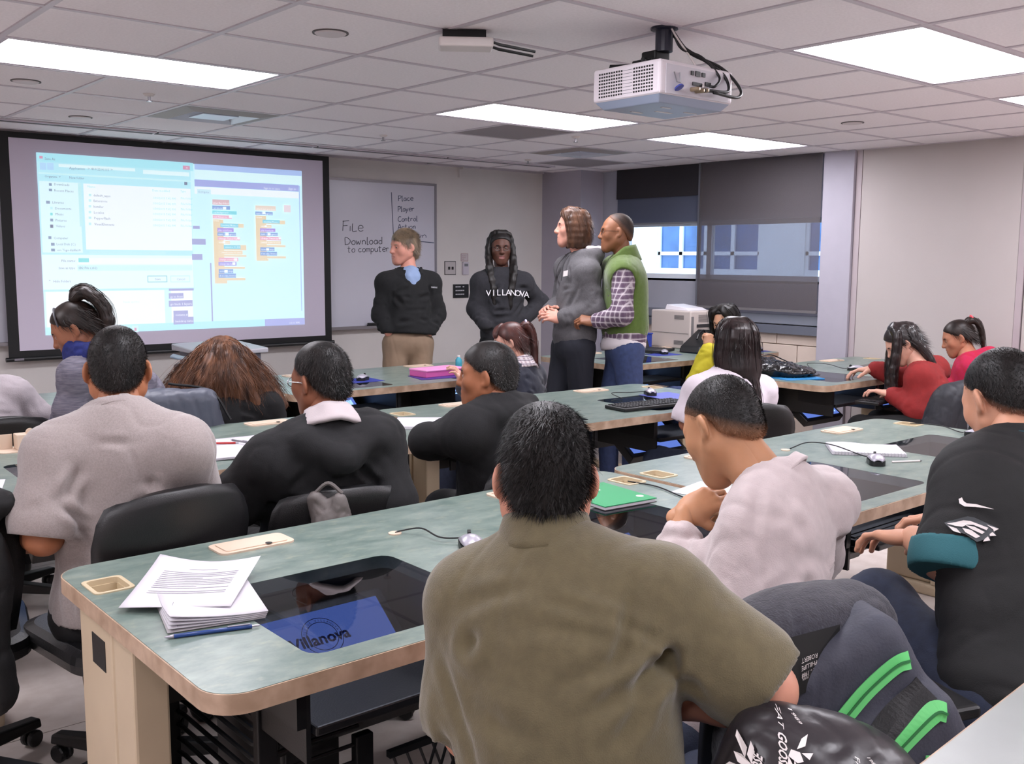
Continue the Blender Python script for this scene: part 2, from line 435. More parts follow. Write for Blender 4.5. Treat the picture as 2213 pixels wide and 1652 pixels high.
# recessed ceiling speakers / detectors and sprinklers
for (x, y), lb in zip([(1.98, 3.40), (1.41, 5.31), (5.63, 3.43), (2.01, 6.44)],
                      ['round recessed ceiling cover left of the wireless access point', 'round recessed ceiling cover at the far left under the long light',
                       'round recessed ceiling cover right of the projector', 'round recessed ceiling cover just above the projection screen']):
    r = empty('ceiling_cover', (x, y, CZ), 0, lb, 'ceiling cover', 'round ceiling covers')
    MB().lathe([(0.0, -0.006), (0.055, -0.006), (0.062, 0.0), (0.062, 0.004)], (x, y, CZ-0.002), 28).build('disc', mat('cover_white', (215, 206, 208), 0.5), r, smooth=False)
    MB().lathe([(0.064, -0.003), (0.068, -0.003), (0.068, 0.004), (0.064, 0.004)], (x, y, CZ-0.001), 28).build('rim', mat('rim_dark', (90, 84, 84), 0.6), r)
for (x, y), lb in zip([(2.0, 5.29), (3.86, 5.94), (4.88, 5.09), (5.71, 6.54)],
                      ['small sprinkler head below the long light', 'small sprinkler head above the whiteboard', 'small sprinkler head behind the dark aged tile', 'small sprinkler head near the corner pier']):
    r = empty('sprinkler', (x, y, CZ), 0, lb, 'sprinkler', 'sprinkler heads')
    MB().lathe([(0.0, -0.012), (0.02, -0.01), (0.03, 0.0), (0.03, 0.003)], (x, y, CZ-0.003), 16).build('escutcheon', m_white, r)
    MB().lathe([(0.006, -0.035), (0.008, -0.012)], (x, y, CZ), 10).lathe([(0.016, -0.04), (0.016, -0.036)], (x, y, CZ), 14).build('head', m_steel, r)

# ------------------------------------------------------------------ window, blinds, outside
win = empty('window_1', (XR+0.12, (WY0+WY1)/2, WZ0), 0, kind='structure')
m_frame = mat('window_frame', (225, 228, 232), 0.5)
for (a, b, c, d) in ((WY0, WY1, WZ0, WZ0+0.04), (WY0, WY1, WZ1-0.04, WZ1), (WY0, WY0+0.04, WZ0, WZ1), (WY1-0.04, WY1, WZ0, WZ1), (5.69, 5.74, WZ0, WZ1)):
    MB().bb(XR+0.10, XR+0.15, a, b, c, d).build('window_bar', m_frame, win)
m_glass = pane('window_glass', (0.93, 0.96, 0.98))
for a, b in ((WY0+0.04, 5.69), (5.74, WY1-0.04)):
    MB().bb(XR+0.12, XR+0.126, a, b, WZ0+0.04, WZ1-0.04).build('window_pane', m_glass, win)
MB().bb(XR+0.02, XR+0.15, WY0, WY1, WZ0-0.02, WZ0).build('window_sill', m_frame, win)

m_bl_dark = pane('blind_dark', (0.5, 0.5, 0.5), 0, body=(72, 70, 74), body_w=0.93)
m_bl_mid = pane('blind_mid', (0.7, 0.78, 0.9), 0, body=(116, 122, 142), body_w=0.78)
m_bl_r = pane('blind_screen', (0.8, 0.8, 0.86), 0, body=(122, 116, 116), body_w=0.52)
r = empty('roller_blind', (XR, 6.2, CZ), 0, 'grey roller blind half raised over the left window half', 'blind')
MB().bb(XR-0.035, XR-0.031, 5.725, 6.735, 2.06, CZ-0.002).build('valance', m_bl_dark, r)
MB().bb(XR-0.018, XR-0.015, 5.725, 6.735, 1.825, CZ-0.002).build('fabric', m_bl_mid, r)
MB().bb(XR-0.022, XR-0.010, 5.725, 6.735, 1.815, 1.832).build('hem_bar', m_grey, r)
r = empty('roller_blind', (XR, 5.1, CZ), 0, 'long grey roller blind pulled down over the right window half', 'blind')
MB().bb(XR-0.060, XR-0.057, 4.495, 5.705, 1.09, CZ-0.002).build('fabric', m_bl_r, r)
MB().bb(XR-0.066, XR-0.050, 4.495, 5.705, 1.075, 1.095).build('hem_bar', mat('hem_grey', (110, 106, 108), 0.5), r)
MB().bb(XR-0.055, XR-0.03, 5.70, 5.728, 1.1, CZ-0.002).build('guide_rail', mat('rail_grey', (100, 102, 112), 0.5), r)

# pale building across the way with paned windows
fx = 11.0
fac = empty('neighbour_building', (fx, 9.0, -2.0), 0, 'pale building with white framed windows seen through the window', 'building')
m_fac = mat('facade_white', (236, 236, 232), 0.8, var=0.02)
m_pane = mat('far_pane', (70, 104, 150), 0.08, var=0.35, vscale=2.0)
wins = [(2.2, 3.9), (4.7, 6.45), (7.29-1.75, 7.29), (7.98, 9.75), (10.6, 12.3), (13.2, 14.9)][0:1]+[(5.54, 7.29), (7.98, 9.75), (10.55, 12.3)]
FZ0, FZ1 = 1.25, 3.1
mb = MB().bb(fx, fx+0.3, -2, 18, -2, FZ0).bb(fx, fx+0.3, -2, 18, FZ1, 8)
edge = -2
for a, d in wins: mb.bb(fx, fx+0.3, edge, a, FZ0, FZ1); edge = d
mb.bb(fx, fx+0.3, edge, 18, FZ0, FZ1); mb.build('facade', m_fac, fac)
for a, d in wins:
    w = MB(); ys = [a, d-0.42, d-0.86, d-1.32]
    for y_ in ys[1:]: w.bb(fx+0.03, fx+0.10, y_-0.03, y_+0.03, FZ0, FZ1)
    w.bb(fx+0.03, fx+0.10, a, a+0.04, FZ0, FZ1).bb(fx+0.03, fx+0.10, d-0.04, d, FZ0, FZ1)
    w.bb(fx+0.03, fx+0.10, a, d, 1.555, 1.605).bb(fx+0.02, fx+0.10, a, d, FZ0, FZ0+0.12).bb(fx+0.03, fx+0.10, a, d, 2.3, 2.36).bb(fx+0.03, fx+0.10, a, d, FZ1-0.06, FZ1)
    wo = w.build('window_frame', mat('far_frame', (240, 240, 238), 0.6), fac)
    cuts = [a+0.04]+[y_ for y_ in sorted(ys[1:])]+[d-0.04]
    for y_a, y_b in zip(cuts, cuts[1:]):
        for za, zb in ((FZ0+0.12, 1.555), (1.605, 2.3), (2.36, FZ1-0.06)):
            MB().bb(fx+0.06, fx+0.07, y_a, y_b, za, zb).build('pane', m_pane, wo)
tag(MB().bb(XR+0.3, fx, -2, 18, -2.1, -2.0).build('courtyard_ground', mat('courtyard', (150, 150, 145), 0.9)), kind='structure')
# ------------------------------------------------------------------ projection screen with the projected picture
UI_RECTS = [
(3.122,4.020,2.150,2.192,'bar'),(3.120,4.018,2.081,2.149,'pale'),(3.118,3.992,2.025,2.076,'nav'),(3.116,3.991,1.970,2.022,'white'),(3.136,3.245,1.970,2.005,'tabc'),(3.993,4.001,1.058,2.072,'scroll'),(3.220,3.231,0.998,1.449,'purple'),(2.020,2.856,0.953,1.258,'white'),(2.906,3.073,0.986,1.922,'white'),(2.288,2.416,0.994,1.141,'tabc'),(2.009,4.027,0.866,1.026,'task'),(3.665,4.024,0.928,0.994,'nav'),(2.436,2.480,0.948,0.997,'tabc'),(2.529,2.573,0.944,0.993,'tabc'),(2.606,2.651,0.941,0.990,'tabc'),(2.548,2.564,0.955,0.976,'red'),(2.622,2.638,0.951,0.973,'red'),(2.006,3.088,1.248,2.197,'dlg'),(2.007,3.111,2.137,2.195,'dlgtop'),(2.147,2.674,2.108,2.129,'field'),(2.731,3.078,2.094,2.124,'field'),(3.031,3.084,2.144,2.173,'red'),(2.015,3.101,2.054,2.065,'tool'),(2.015,2.282,1.519,2.006,'pale'),(2.306,3.084,1.542,2.003,'white'),(2.270,2.292,1.703,2.004,'scrollc'),(2.330,2.876,1.510,1.532,'scrollc'),(2.008,3.085,1.263,1.504,'field'),(2.243,3.080,1.441,1.483,'white'),(2.240,3.078,1.392,1.432,'tool'),(2.249,2.321,1.452,1.481,'sel'),(2.732,2.881,1.305,1.355,'btn'),(2.738,2.874,1.311,1.349,'field'),(2.905,3.057,1.304,1.354,'scrollc'),(2.910,3.052,1.309,1.348,'field'),(2.025,2.066,2.082,2.129,'ball'),(2.071,2.114,2.084,2.131,'ball'),(2.024,2.046,2.157,2.175,'red'),(3.037,3.060,2.030,2.052,'ink2'),(2.072,2.092,1.689,1.711,'ink2'),(2.077,2.096,1.976,1.994,'ink3'),(2.075,2.096,1.939,1.956,'ink3'),(2.053,2.078,1.853,1.873,'ink3'),(2.078,2.094,1.816,1.834,'scrollc'),(2.076,2.092,1.774,1.793,'sel'),(2.074,2.093,1.733,1.752,'ink3'),(2.056,2.076,1.612,1.631,'ink3'),(2.071,2.095,1.566,1.587,'ink3'),(2.070,2.095,1.527,1.546,'ink3'),(2.339,2.357,1.917,1.934,'scrollc'),(2.337,2.355,1.878,1.896,'scrollc'),(2.335,2.353,1.838,1.855,'scrollc'),(2.333,2.351,1.797,1.814,'scrollc'),(2.331,2.350,1.757,1.774,'scrollc'),(2.330,2.348,1.714,1.732,'scrollc'),(2.889,3.082,1.240,1.257,'purple'),(2.887,3.000,1.182,1.223,'purple'),(2.885,3.070,1.121,1.167,'purple'),(2.918,3.031,1.041,1.090,'purple'),(2.916,3.073,0.986,1.041,'purple'),(3.091,3.145,1.706,1.729,'purple'),(3.081,3.189,1.588,1.632,'purple'),(3.077,3.159,1.472,1.517,'purple'),(3.252,3.389,1.893,1.933,'hat'),(3.250,3.394,1.858,1.886,'blue'),(3.249,3.448,1.823,1.849,'teal'),(3.251,3.407,1.789,1.814,'pink'),(3.253,3.335,1.293,1.782,'gold'),(3.268,3.503,1.723,1.754,'gold2'),(3.311,3.458,1.724,1.753,'cyanb'),(3.285,3.418,1.688,1.718,'violet'),(3.284,3.437,1.657,1.683,'blue'),(3.286,3.469,1.625,1.650,'pink'),(3.285,3.386,1.596,1.619,'gold2'),(3.286,3.520,1.549,1.588,'gold2'),(3.333,3.471,1.557,1.587,'cyanb'),(3.288,3.488,1.514,1.545,'gold2'),(3.287,3.519,1.497,1.511,'gold2'),(3.289,3.449,1.462,1.490,'pink'),(3.286,3.434,1.428,1.457,'violet2'),(3.257,3.504,1.404,1.420,'gold2'),(3.286,3.405,1.370,1.402,'blue'),(3.284,3.427,1.335,1.367,'blue'),(3.254,3.505,1.314,1.333,'gold2'),(3.253,3.353,1.291,1.313,'gold2'),(3.605,3.780,1.863,1.900,'hat2'),(3.603,3.753,1.828,1.853,'blue'),(3.604,3.695,1.467,1.821,'gold'),(3.622,3.860,1.759,1.788,'gold2'),(3.664,3.813,1.764,1.791,'cyanb'),(3.641,3.739,1.727,1.750,'gold2'),(3.640,3.772,1.696,1.723,'violet'),(3.639,3.792,1.664,1.690,'blue'),(3.638,3.821,1.630,1.658,'pink'),(3.637,3.820,1.598,1.624,'gold2'),(3.618,3.859,1.576,1.592,'gold2'),(3.638,3.761,1.543,1.573,'blue'),(3.637,3.782,1.509,1.539,'blue'),(3.614,3.860,1.486,1.503,'gold2'),(3.606,3.707,1.467,1.483,'gold2'),(3.334,3.361,1.859,1.879,'white'),(3.382,3.406,1.797,1.814,'white'),(3.348,3.375,1.660,1.681,'white'),(3.445,3.466,1.633,1.649,'white'),(3.326,3.346,1.600,1.615,'white'),(3.415,3.439,1.466,1.485,'white'),(3.399,3.423,1.434,1.453,'white'),(3.331,3.359,1.374,1.395,'white'),(3.663,3.689,1.835,1.853,'white'),(3.703,3.728,1.668,1.687,'white'),(3.799,3.821,1.639,1.655,'white'),(3.680,3.698,1.733,1.746,'white'),(3.688,3.713,1.548,1.567,'white'),(3.851,3.911,1.856,1.913,'pinkpale'),]
UI_TEXT = [
(2.056,2.150,0.067,0.0212,'ink',"Save As"),(2.214,2.096,0.105,0.0216,'ink',"Application"),(2.337,2.100,0.013,0.0192,'ink',">"),(2.362,2.099,0.122,0.0206,'ink',"40.0.2214.115"),(2.496,2.102,0.014,0.0195,'ink',">"),(2.050,2.031,0.081,0.0200,'ink',"Organize"),(2.142,2.036,0.012,0.0151,'ink',"v"),(2.211,2.031,0.099,0.0203,'ink2',"New folder"),(2.108,1.980,0.100,0.0202,'ink2',"Downloads"),(2.107,1.938,0.127,0.0202,'ink2',"Recent Places"),(2.090,1.856,0.076,0.0202,'ink2',"Libraries"),(2.107,1.816,0.107,0.0203,'ink2',"Documents"),(2.107,1.776,0.053,0.0203,'ink2',"Music"),(2.106,1.734,0.072,0.0203,'ink2',"Pictures"),(2.108,1.694,0.060,0.0203,'ink2',"Videos"),(2.089,1.612,0.094,0.0204,'ink2',"Computer"),(2.105,1.570,0.126,0.0204,'ink2',"Local Disk (C:)"),(2.107,1.529,0.157,0.0204,'ink2',"on '\\\\godzilla\\0"),(2.331,1.976,0.052,0.0193,'green',"Name"),(2.790,1.971,0.130,0.0201,'green',"Date modified"),(3.002,1.974,0.041,0.0205,'green',"Type"),(2.369,1.916,0.116,0.0207,'ink2',"default_apps"),(2.368,1.877,0.094,0.0207,'ink2',"Extensions"),(2.366,1.837,0.069,0.0207,'ink2',"Installer"),(2.366,1.796,0.069,0.0208,'ink2',"Locales"),(2.367,1.756,0.111,0.0208,'ink2',"PepperFlash"),(2.367,1.714,0.139,0.0208,'ink2',"VisualElements"),(2.132,1.455,0.094,0.0205,'ink2',"File name:"),(2.111,1.405,0.113,0.0205,'ink2',"Save as type:"),(2.245,1.405,0.127,0.0208,'ink2',"SB2 File (.sb2)"),(2.785,1.322,0.042,0.0205,'ink2',"Save"),(2.950,1.320,0.062,0.0208,'ink3',"Cancel"),(2.072,1.312,0.116,0.0205,'ink2',"Hide Folders"),(2.042,1.316,0.012,0.0192,'ink',"^"),(3.051,2.152,0.015,0.0164,'w',"x"),(3.678,2.031,0.141,0.0199,'w',"Sign in to save"),(3.895,2.036,0.064,0.0203,'w',"Sign in"),(3.876,0.955,0.087,0.0191,'w',"10:11 PM"),(3.140,1.978,0.084,0.0175,'ink3',"Scripts"),(2.897,1.188,0.096,0.0208,'w',"go to front"),(2.895,1.132,0.165,0.0208,'w',"go back 1 layers"),(2.931,1.051,0.093,0.0209,'w',"costume #"),(2.929,1.002,0.137,0.0210,'w',"backdrop name"),(2.545,1.158,0.118,0.0202,'scrollt',"New sprite:"),(3.255,1.899,0.125,0.0177,'w',"when flag clicked"),(3.256,1.861,0.071,0.0177,'w',"set size to"),(3.255,1.828,0.024,0.0161,'w',"set"),(3.283,1.829,0.091,0.0162,'w',"background"),(3.256,1.795,0.108,0.0162,'w',"set Timer to"),(3.255,1.766,0.046,0.0162,'w',"forever"),(3.318,1.732,0.131,0.0163,'w',"touching Mouse ?"),(3.291,1.695,0.109,0.0162,'w',"play sound pop"),(3.290,1.663,0.141,0.0163,'w',"turn 15 degrees"),(3.291,1.630,0.151,0.0163,'w',"change Timer by"),(3.293,1.601,0.087,0.0163,'w',"wait 1 secs"),(3.344,1.566,0.119,0.0164,'w',"score = 10"),(3.312,1.524,0.160,0.0164,'w',"switch scene to over"),(3.295,1.469,0.125,0.0164,'w',"change score by"),(3.294,1.436,0.103,0.0164,'w',"change size by"),(3.292,1.379,0.110,0.0164,'w',"move 10 steps"),(3.291,1.344,0.133,0.0164,'w',"if on edge, bounce"),(3.610,1.867,0.163,0.0166,'w',"when I start as a clone"),(3.609,1.832,0.138,0.0166,'w',"turn 15 degrees"),(3.611,1.802,0.047,0.0166,'w',"forever"),(3.672,1.769,0.133,0.0167,'w',"touching Mouse ?"),(3.649,1.733,0.083,0.0167,'w',"wait 1 secs"),(3.647,1.701,0.106,0.0167,'w',"play sound pop"),(3.646,1.670,0.141,0.0167,'w',"turn 15 degrees"),(3.647,1.638,0.146,0.0168,'w',"change Timer by"),(3.646,1.606,0.165,0.0168,'w',"switch scene to over"),(3.644,1.550,0.111,0.0168,'w',"move 10 steps"),(3.643,1.517,0.135,0.0168,'w',"if on edge, bounce"),(2.791,1.917,0.167,0.0188,'green',"1/30/2015 7:42 PM"),(3.002,1.923,0.091,0.0191,'green',"File folder"),(2.790,1.877,0.167,0.0188,'green',"1/30/2015 7:42 PM"),(3.001,1.882,0.091,0.0192,'green',"File folder"),(2.788,1.838,0.167,0.0188,'green',"1/30/2015 7:42 PM"),(3.000,1.842,0.091,0.0192,'green',"File folder"),(2.787,1.800,0.167,0.0189,'green',"1/30/2015 7:42 PM"),(2.998,1.803,0.091,0.0192,'green',"File folder"),(2.785,1.757,0.167,0.0189,'green',"1/30/2015 7:42 PM"),(2.997,1.760,0.091,0.0192,'green',"File folder"),(2.783,1.717,0.167,0.0189,'green',"1/30/2015 7:42 PM"),(2.995,1.719,0.091,0.0192,'green',"File folder"),]

SY = 7.40
scr = empty('projection_screen', (3.02, SY, 0.77), 0, 'wide pull-down projection screen with black border showing a save dialog', 'screen')
m_scr = mat('screen_fabric', (216, 208, 226), 0.8, bump=0.05, bscale=500)
SX0, SX1, SZ0, SZ1 = 1.765, 4.275, 0.775, CZ-0.012
MB().bb(1.835, 4.215, SY, SY+0.003, 0.845, 2.285).build('screen_fabric', m_scr, scr)
mb = MB()
for q in ((SX0, SX1, 2.285, SZ1), (SX0, SX1, SZ0+0.02, 0.845), (SX0, 1.835, 0.845, 2.285), (4.215, SX1, 0.845, 2.285)):
    mb.bb(q[0], q[1], SY-0.001, SY+0.004, q[2], q[3])
mb.build('black_border', mat('screen_border', (14, 14, 17), 0.6), scr)
MB().tube([(SX0-0.02, SY, SZ0+0.012), (SX1+0.02, SY, SZ0+0.012)], 0.016, 10).build('bottom_bar', m_black, scr)
MB().bb(SX0+0.03, SX0+0.09, SY-0.02, SY-0.015, SZ0+0.006, SZ0+0.02).build('maker_badge', mat('badge_silver', (170, 168, 180), 0.3, metal=0.8), scr)
UIC = dict(bg=(196, 248, 255), bar=(150, 186, 240), pale=(214, 252, 255), nav=(140, 158, 226), white=(238, 252, 255), tabc=(196, 240, 250), scroll=(140, 180, 235),
           scrollc=(178, 238, 240), purple=(136, 150, 206), task=(160, 236, 250), red=(206, 130, 165), dlg=(168, 236, 248), dlgtop=(150, 232, 245), field=(222, 252, 255),
           tool=(196, 246, 250), sel=(84, 222, 222), btn=(110, 205, 210), ball=(160, 214, 250), ink=(30, 60, 100), ink2=(44, 82, 122), ink3=(90, 132, 168), green=(120, 220, 214),
           w=(244, 252, 255), hat=(208, 170, 176), hat2=(226, 210, 190), blue=(84, 150, 214), teal=(80, 214, 226), pink=(226, 160, 186), gold=(226, 206, 158), gold2=(228, 210, 168),
           cyanb=(84, 206, 226), violet=(150, 120, 220), violet2=(140, 140, 226), pinkpale=(226, 214, 222), scrollt=(190, 236, 226))
ui_keys = list(UIC); ui_mats = [mat('projected_'+k, (190, 186, 192), 0.8, emit=UIC[k], estr=0.52) for k in ui_keys]
pic = MB()
def ui_quad(x0, x1, z0, z1, key, d):
    pic.add([(x0, SY-d, z0), (x1, SY-d, z0), (x1, SY-d, z1), (x0, SY-d, z1)], [(0, 1, 2, 3)], ui_keys.index(key))
ui_quad(2.006, 4.022, 0.945, 2.19, 'bg', 0.0015)
dd = 0.0018
for x0, x1, z0, z1, key in UI_RECTS:
    if key == 'task': z0, z1, x0, x1 = 0.945, 1.0, 2.006, 4.022
    if key == 'nav' and z0 < 1.2: z0, z1, x1 = 0.945, 1.0, 4.022
    ui_quad(x0, x1, min(z0, z1), max(z0, z1), key, dd); dd += 0.00008
for x, z, w, h, key, s in UI_TEXT:
    v, f = text_on((x, SY-dd-0.0005, z), (1, 0, 0), (0, 0, 1), s, h*1.15, extrude=0.0, width=max(w, 0.008), resolution=1)
    pic.add(v, f, ui_keys.index(key))
pic.build('projected_picture', ui_mats, scr)

# ------------------------------------------------------------------ whiteboard with handwriting
wb = empty('whiteboard', (3.5, YF, 0.9), 0, 'long wall whiteboard with handwritten marker words behind the screen', 'whiteboard')
WB0, WB1, WBZ0, WBZ1 = 0.4, 5.41, 0.905, 2.145
MB().bb(WB0, WB1, YF-0.014, YF-0.002, WBZ0, WBZ1).build('board', mat('whiteboard_enamel', (206, 206, 218), 0.22, var=0.02, vscale=2), wb)
m_al = mat('board_frame', (150, 146, 150), 0.35, metal=0.6)
MB().bb(WB0, WB1+0.02, YF-0.022, YF-0.002, WBZ1, WBZ1+0.02).bb(WB1, WB1+0.02, YF-0.022, YF-0.002, WBZ0, WBZ1)\
    .bb(WB0, WB1+0.02, YF-0.03, YF-0.002, WBZ0-0.02, WBZ0).build('frame', m_al, wb)
MB().bb(WB0+0.1, WB1-0.1, YF-0.085, YF-0.03, WBZ0-0.022, WBZ0-0.01).bb(WB0+0.1, WB1-0.1, YF-0.09, YF-0.084, WBZ0-0.022, WBZ0).build('pen_tray', m_al, wb)
# stroke letters, unit square, x-height 0.55
GL = {'F': [[(0, 0), (0.05, 1)], [(0, 0.95), (0.6, 1.02)], [(0.02, 0.5), (0.45, 0.55)]], 'i': [[(0.1, 0), (0.12, 0.5)]], 'l': [[(0.1, 1), (0.08, 0), (0.25, 0)]],
      'L': [[(0.1, 0.75), (0.08, 0), (0.5, 0.02)]], 'e': [[(0.05, 0.3), (0.5, 0.34), (0.42, 0.58), (0.15, 0.55), (0.05, 0.2), (0.25, 0), (0.52, 0.08)]],
      'D': [[(0.05, 0), (0.05, 1), (0.5, 0.8), (0.68, 0.45), (0.45, 0.08), (0, 0)]], 'o': [[(0.25, 0.55), (0.05, 0.35), (0.1, 0.05), (0.35, 0), (0.5, 0.25), (0.42, 0.5), (0.25, 0.55)]],
      'w': [[(0, 0.55), (0.12, 0), (0.28, 0.4), (0.42, 0), (0.6, 0.55)]], 'n': [[(0.05, 0.55), (0.05, 0)], [(0.05, 0.35), (0.28, 0.56), (0.45, 0.4), (0.46, 0)]],
      'a': [[(0.45, 0.5), (0.2, 0.55), (0.05, 0.25), (0.2, 0), (0.42, 0.15), (0.46, 0.55)], [(0.46, 0.5), (0.5, 0)]], 'd': [[(0.45, 0.4), (0.2, 0.5), (0.05, 0.22), (0.2, 0), (0.42, 0.1)], [(0.46, 1), (0.46, 0)]],
      't': [[(0.2, 0.9), (0.18, 0.05), (0.35, 0)], [(0, 0.6), (0.42, 0.62)]], 'c': [[(0.45, 0.48), (0.22, 0.55), (0.05, 0.25), (0.22, 0), (0.48, 0.08)]],
      'm': [[(0.03, 0.55), (0.03, 0)], [(0.03, 0.4), (0.2, 0.55), (0.3, 0.4), (0.3, 0)], [(0.3, 0.4), (0.47, 0.55), (0.57, 0.4), (0.58, 0)]],
      'p': [[(0.05, 0.55), (0.03, -0.4)], [(0.05, 0.45), (0.3, 0.56), (0.45, 0.3), (0.3, 0), (0.06, 0.08)]], 'u': [[(0.03, 0.55), (0.05, 0.1), (0.25, 0), (0.45, 0.15), (0.47, 0.55)], [(0.47, 0.3), (0.5, 0)]],
      'r': [[(0.05, 0.55), (0.05, 0)], [(0.05, 0.35), (0.22, 0.55), (0.42, 0.52)]], 'P': [[(0.05, 0), (0.05, 1)], [(0.0, 0.98), (0.4, 0.98), (0.52, 0.75), (0.35, 0.5), (0.05, 0.48)]],
      'y': [[(0.03, 0.55), (0.22, 0.08)], [(0.48, 0.55), (0.22, 0), (0.05, -0.38)]], 'C': [[(0.62, 0.85), (0.35, 1), (0.05, 0.6), (0.1, 0.15), (0.4, 0), (0.65, 0.12)]],
      'A': [[(0, 0), (0.3, 1), (0.55, 0)], [(0.08, 0.38), (0.5, 0.4)]], 'S': [[(0.5, 0.85), (0.25, 1), (0.08, 0.75), (0.45, 0.35), (0.3, 0), (0, 0.1)]], ' ': []}
GW = {'i': 0.25, 'l': 0.32, 'w': 0.72, 'm': 0.72, 'D': 0.8, 'C': 0.75, 'F': 0.6, ' ': 0.4}
def handwrite(name, s, x, z, width, h, m, rad=0.0026, rise=0.0):
    tot = sum(GW.get(c, 0.6) for c in s); cx = 0; mb = MB()
    for c in s:
        for st in GL[c]:
            P = [(x+(cx+a)*width/tot, YF-0.0155, z+b*h+rise*(cx+a)/tot) for a, b in st]
            mb.tube(spline_pts(P, 4) if len(P) > 2 else P, rad, 5)
        cx += GW.get(c, 0.6)
    return mb.build(name, m, wb)
m_ink = mat('marker_black', (52, 54, 66), 0.7); m_inkb = mat('marker_blue', (50, 66, 98), 0.7)
handwrite('written_word', 'FiLe', 4.448, 1.722, 0.21, 0.085, m_ink)
handwrite('written_word', 'Download', 4.466, 1.605, 0.385, 0.062, m_ink, rise=0.012)
handwrite('written_word', 'to computer', 4.492, 1.541, 0.43, 0.055, m_ink, 0.0024, rise=0.012)
for s, x, z, w in (('Place', 5.015, 1.995, 0.165), ('Player', 5.011, 1.902, 0.182), ('Control', 5.011, 1.815, 0.213), ('Action', 5.010, 1.746, 0.195), ('Spawn', 5.05, 1.668, 0.275)):
    handwrite('written_word', s, x, z, w, 0.046, m_inkb if s != 'Place' else m_inkb, 0.0024, rise=0.012)
MB().tube([(4.944, YF-0.0155, 2.068), (4.95, YF-0.0155, 1.9), (4.967, YF-0.0155, 1.6)], 0.0026, 5).build('marker_line', m_inkb, wb)
MB().tube([(4.97, YF-0.0155, 1.665), (5.118, YF-0.0155, 1.655), (5.40, YF-0.0155, 1.634)], 0.0035, 5).build('marker_line', m_inkb, wb)
er = empty('board_eraser', (4.73, YF-0.057, WBZ0-0.01), 0, 'black felt eraser lying on the whiteboard tray', 'eraser')
MB().bb(4.665, 4.79, YF-0.082, YF-0.034, WBZ0-0.01, WBZ0+0.006).build('felt', mat('felt_grey', (50, 50, 52), 0.95), er)
MB().bb(4.667, 4.788, YF-0.081, YF-0.035, WBZ0+0.006, WBZ0+0.026).build('back', m_black, er, bevel=0.004)

# wall plates right of the whiteboard
r = empty('switch_plate', (5.595, YF, 1.40), 0, 'double light switch with dark outline on the front wall', 'switch')
MB().bb(5.535, 5.655, YF-0.008, YF, 1.347, 1.463).build('plate', mat('plate_beige', (190, 184, 184), 0.4), r, bevel=0.003)
MB().bb(5.53, 5.66, YF-0.004, YF, 1.342, 1.468).build('outline', m_black, r)
for x in (5.575, 5.615): MB().bb(x-0.008, x+0.008, YF-0.022, YF-0.008, 1.39, 1.418).build('toggle', m_black, r, bevel=0.003)
r = empty('wall_notice', (5.765, YF, 1.47), 0, 'small white printed notice with reddish frame above a thermostat', 'notice')
MB().bb(5.72, 5.808, YF-0.003, YF, 1.468, 1.54).build('paper', mat('notice_paper', (196, 188, 190), 0.8), r)
mb = MB()
for k in range(3): mb.add(*text_on((5.732, YF-0.0035, 1.515-k*0.017), (1, 0, 0), (0, 0, 1), ['NOTICE', 'PLEASE', 'OFF'][k], 0.014, extrude=0))
mb.bb(5.722, 5.806, YF-0.0036, YF-0.003, 1.536, 1.539).bb(5.722, 5.806, YF-0.0036, YF-0.003, 1.469, 1.472).bb(5.722, 5.725, YF-0.0036, YF-0.003, 1.47, 1.538).bb(5.803, 5.806, YF-0.0036, YF-0.003, 1.47, 1.538)
mb.build('print', mat('notice_red', (150, 110, 112), 0.8), r)
r = empty('thermostat', (5.767, YF, 1.40), 0, 'narrow pale thermostat box under the small notice', 'thermostat')
MB().bb(5.733, 5.80, YF-0.025, YF, 1.342, 1.46).build('housing', mat('plate_lilac', (196, 190, 200), 0.5), r, bevel=0.004)
MB().bb(5.745, 5.788, YF-0.027, YF-0.024, 1.42, 1.445).build('window', m_grey, r)
r = empty('room_control_panel', (5.718, YF, 1.19), 0, 'black wall control panel with three rows of white button legends', 'control panel')
MB().bb(5.628, 5.808, YF-0.012, YF, 1.125, 1.253).build('panel', m_black, r, bevel=0.003)
mw = mat('legend_white', (200, 200, 205), 0.6)
for k in range(3):
    for j in range(5):
        if k == 0 and j == 3: continue
        MB().bb(5.65+j*0.021, 5.666+j*0.021, YF-0.015, YF-0.012, 1.225-k*0.035, 1.235-k*0.035).build('button', mw, r)
r = empty('wall_bracket', (5.695, YF, 2.3), 0, 'small pale bracket high on the front wall', 'bracket')
MB().bb(5.685, 5.70, YF-0.03, YF, 2.24, CZ-0.006).build('arm', m_wall, r); MB().bb(5.685, 5.70, YF-0.08, YF-0.03, 2.31, CZ-0.006).build('foot', m_wall, r)
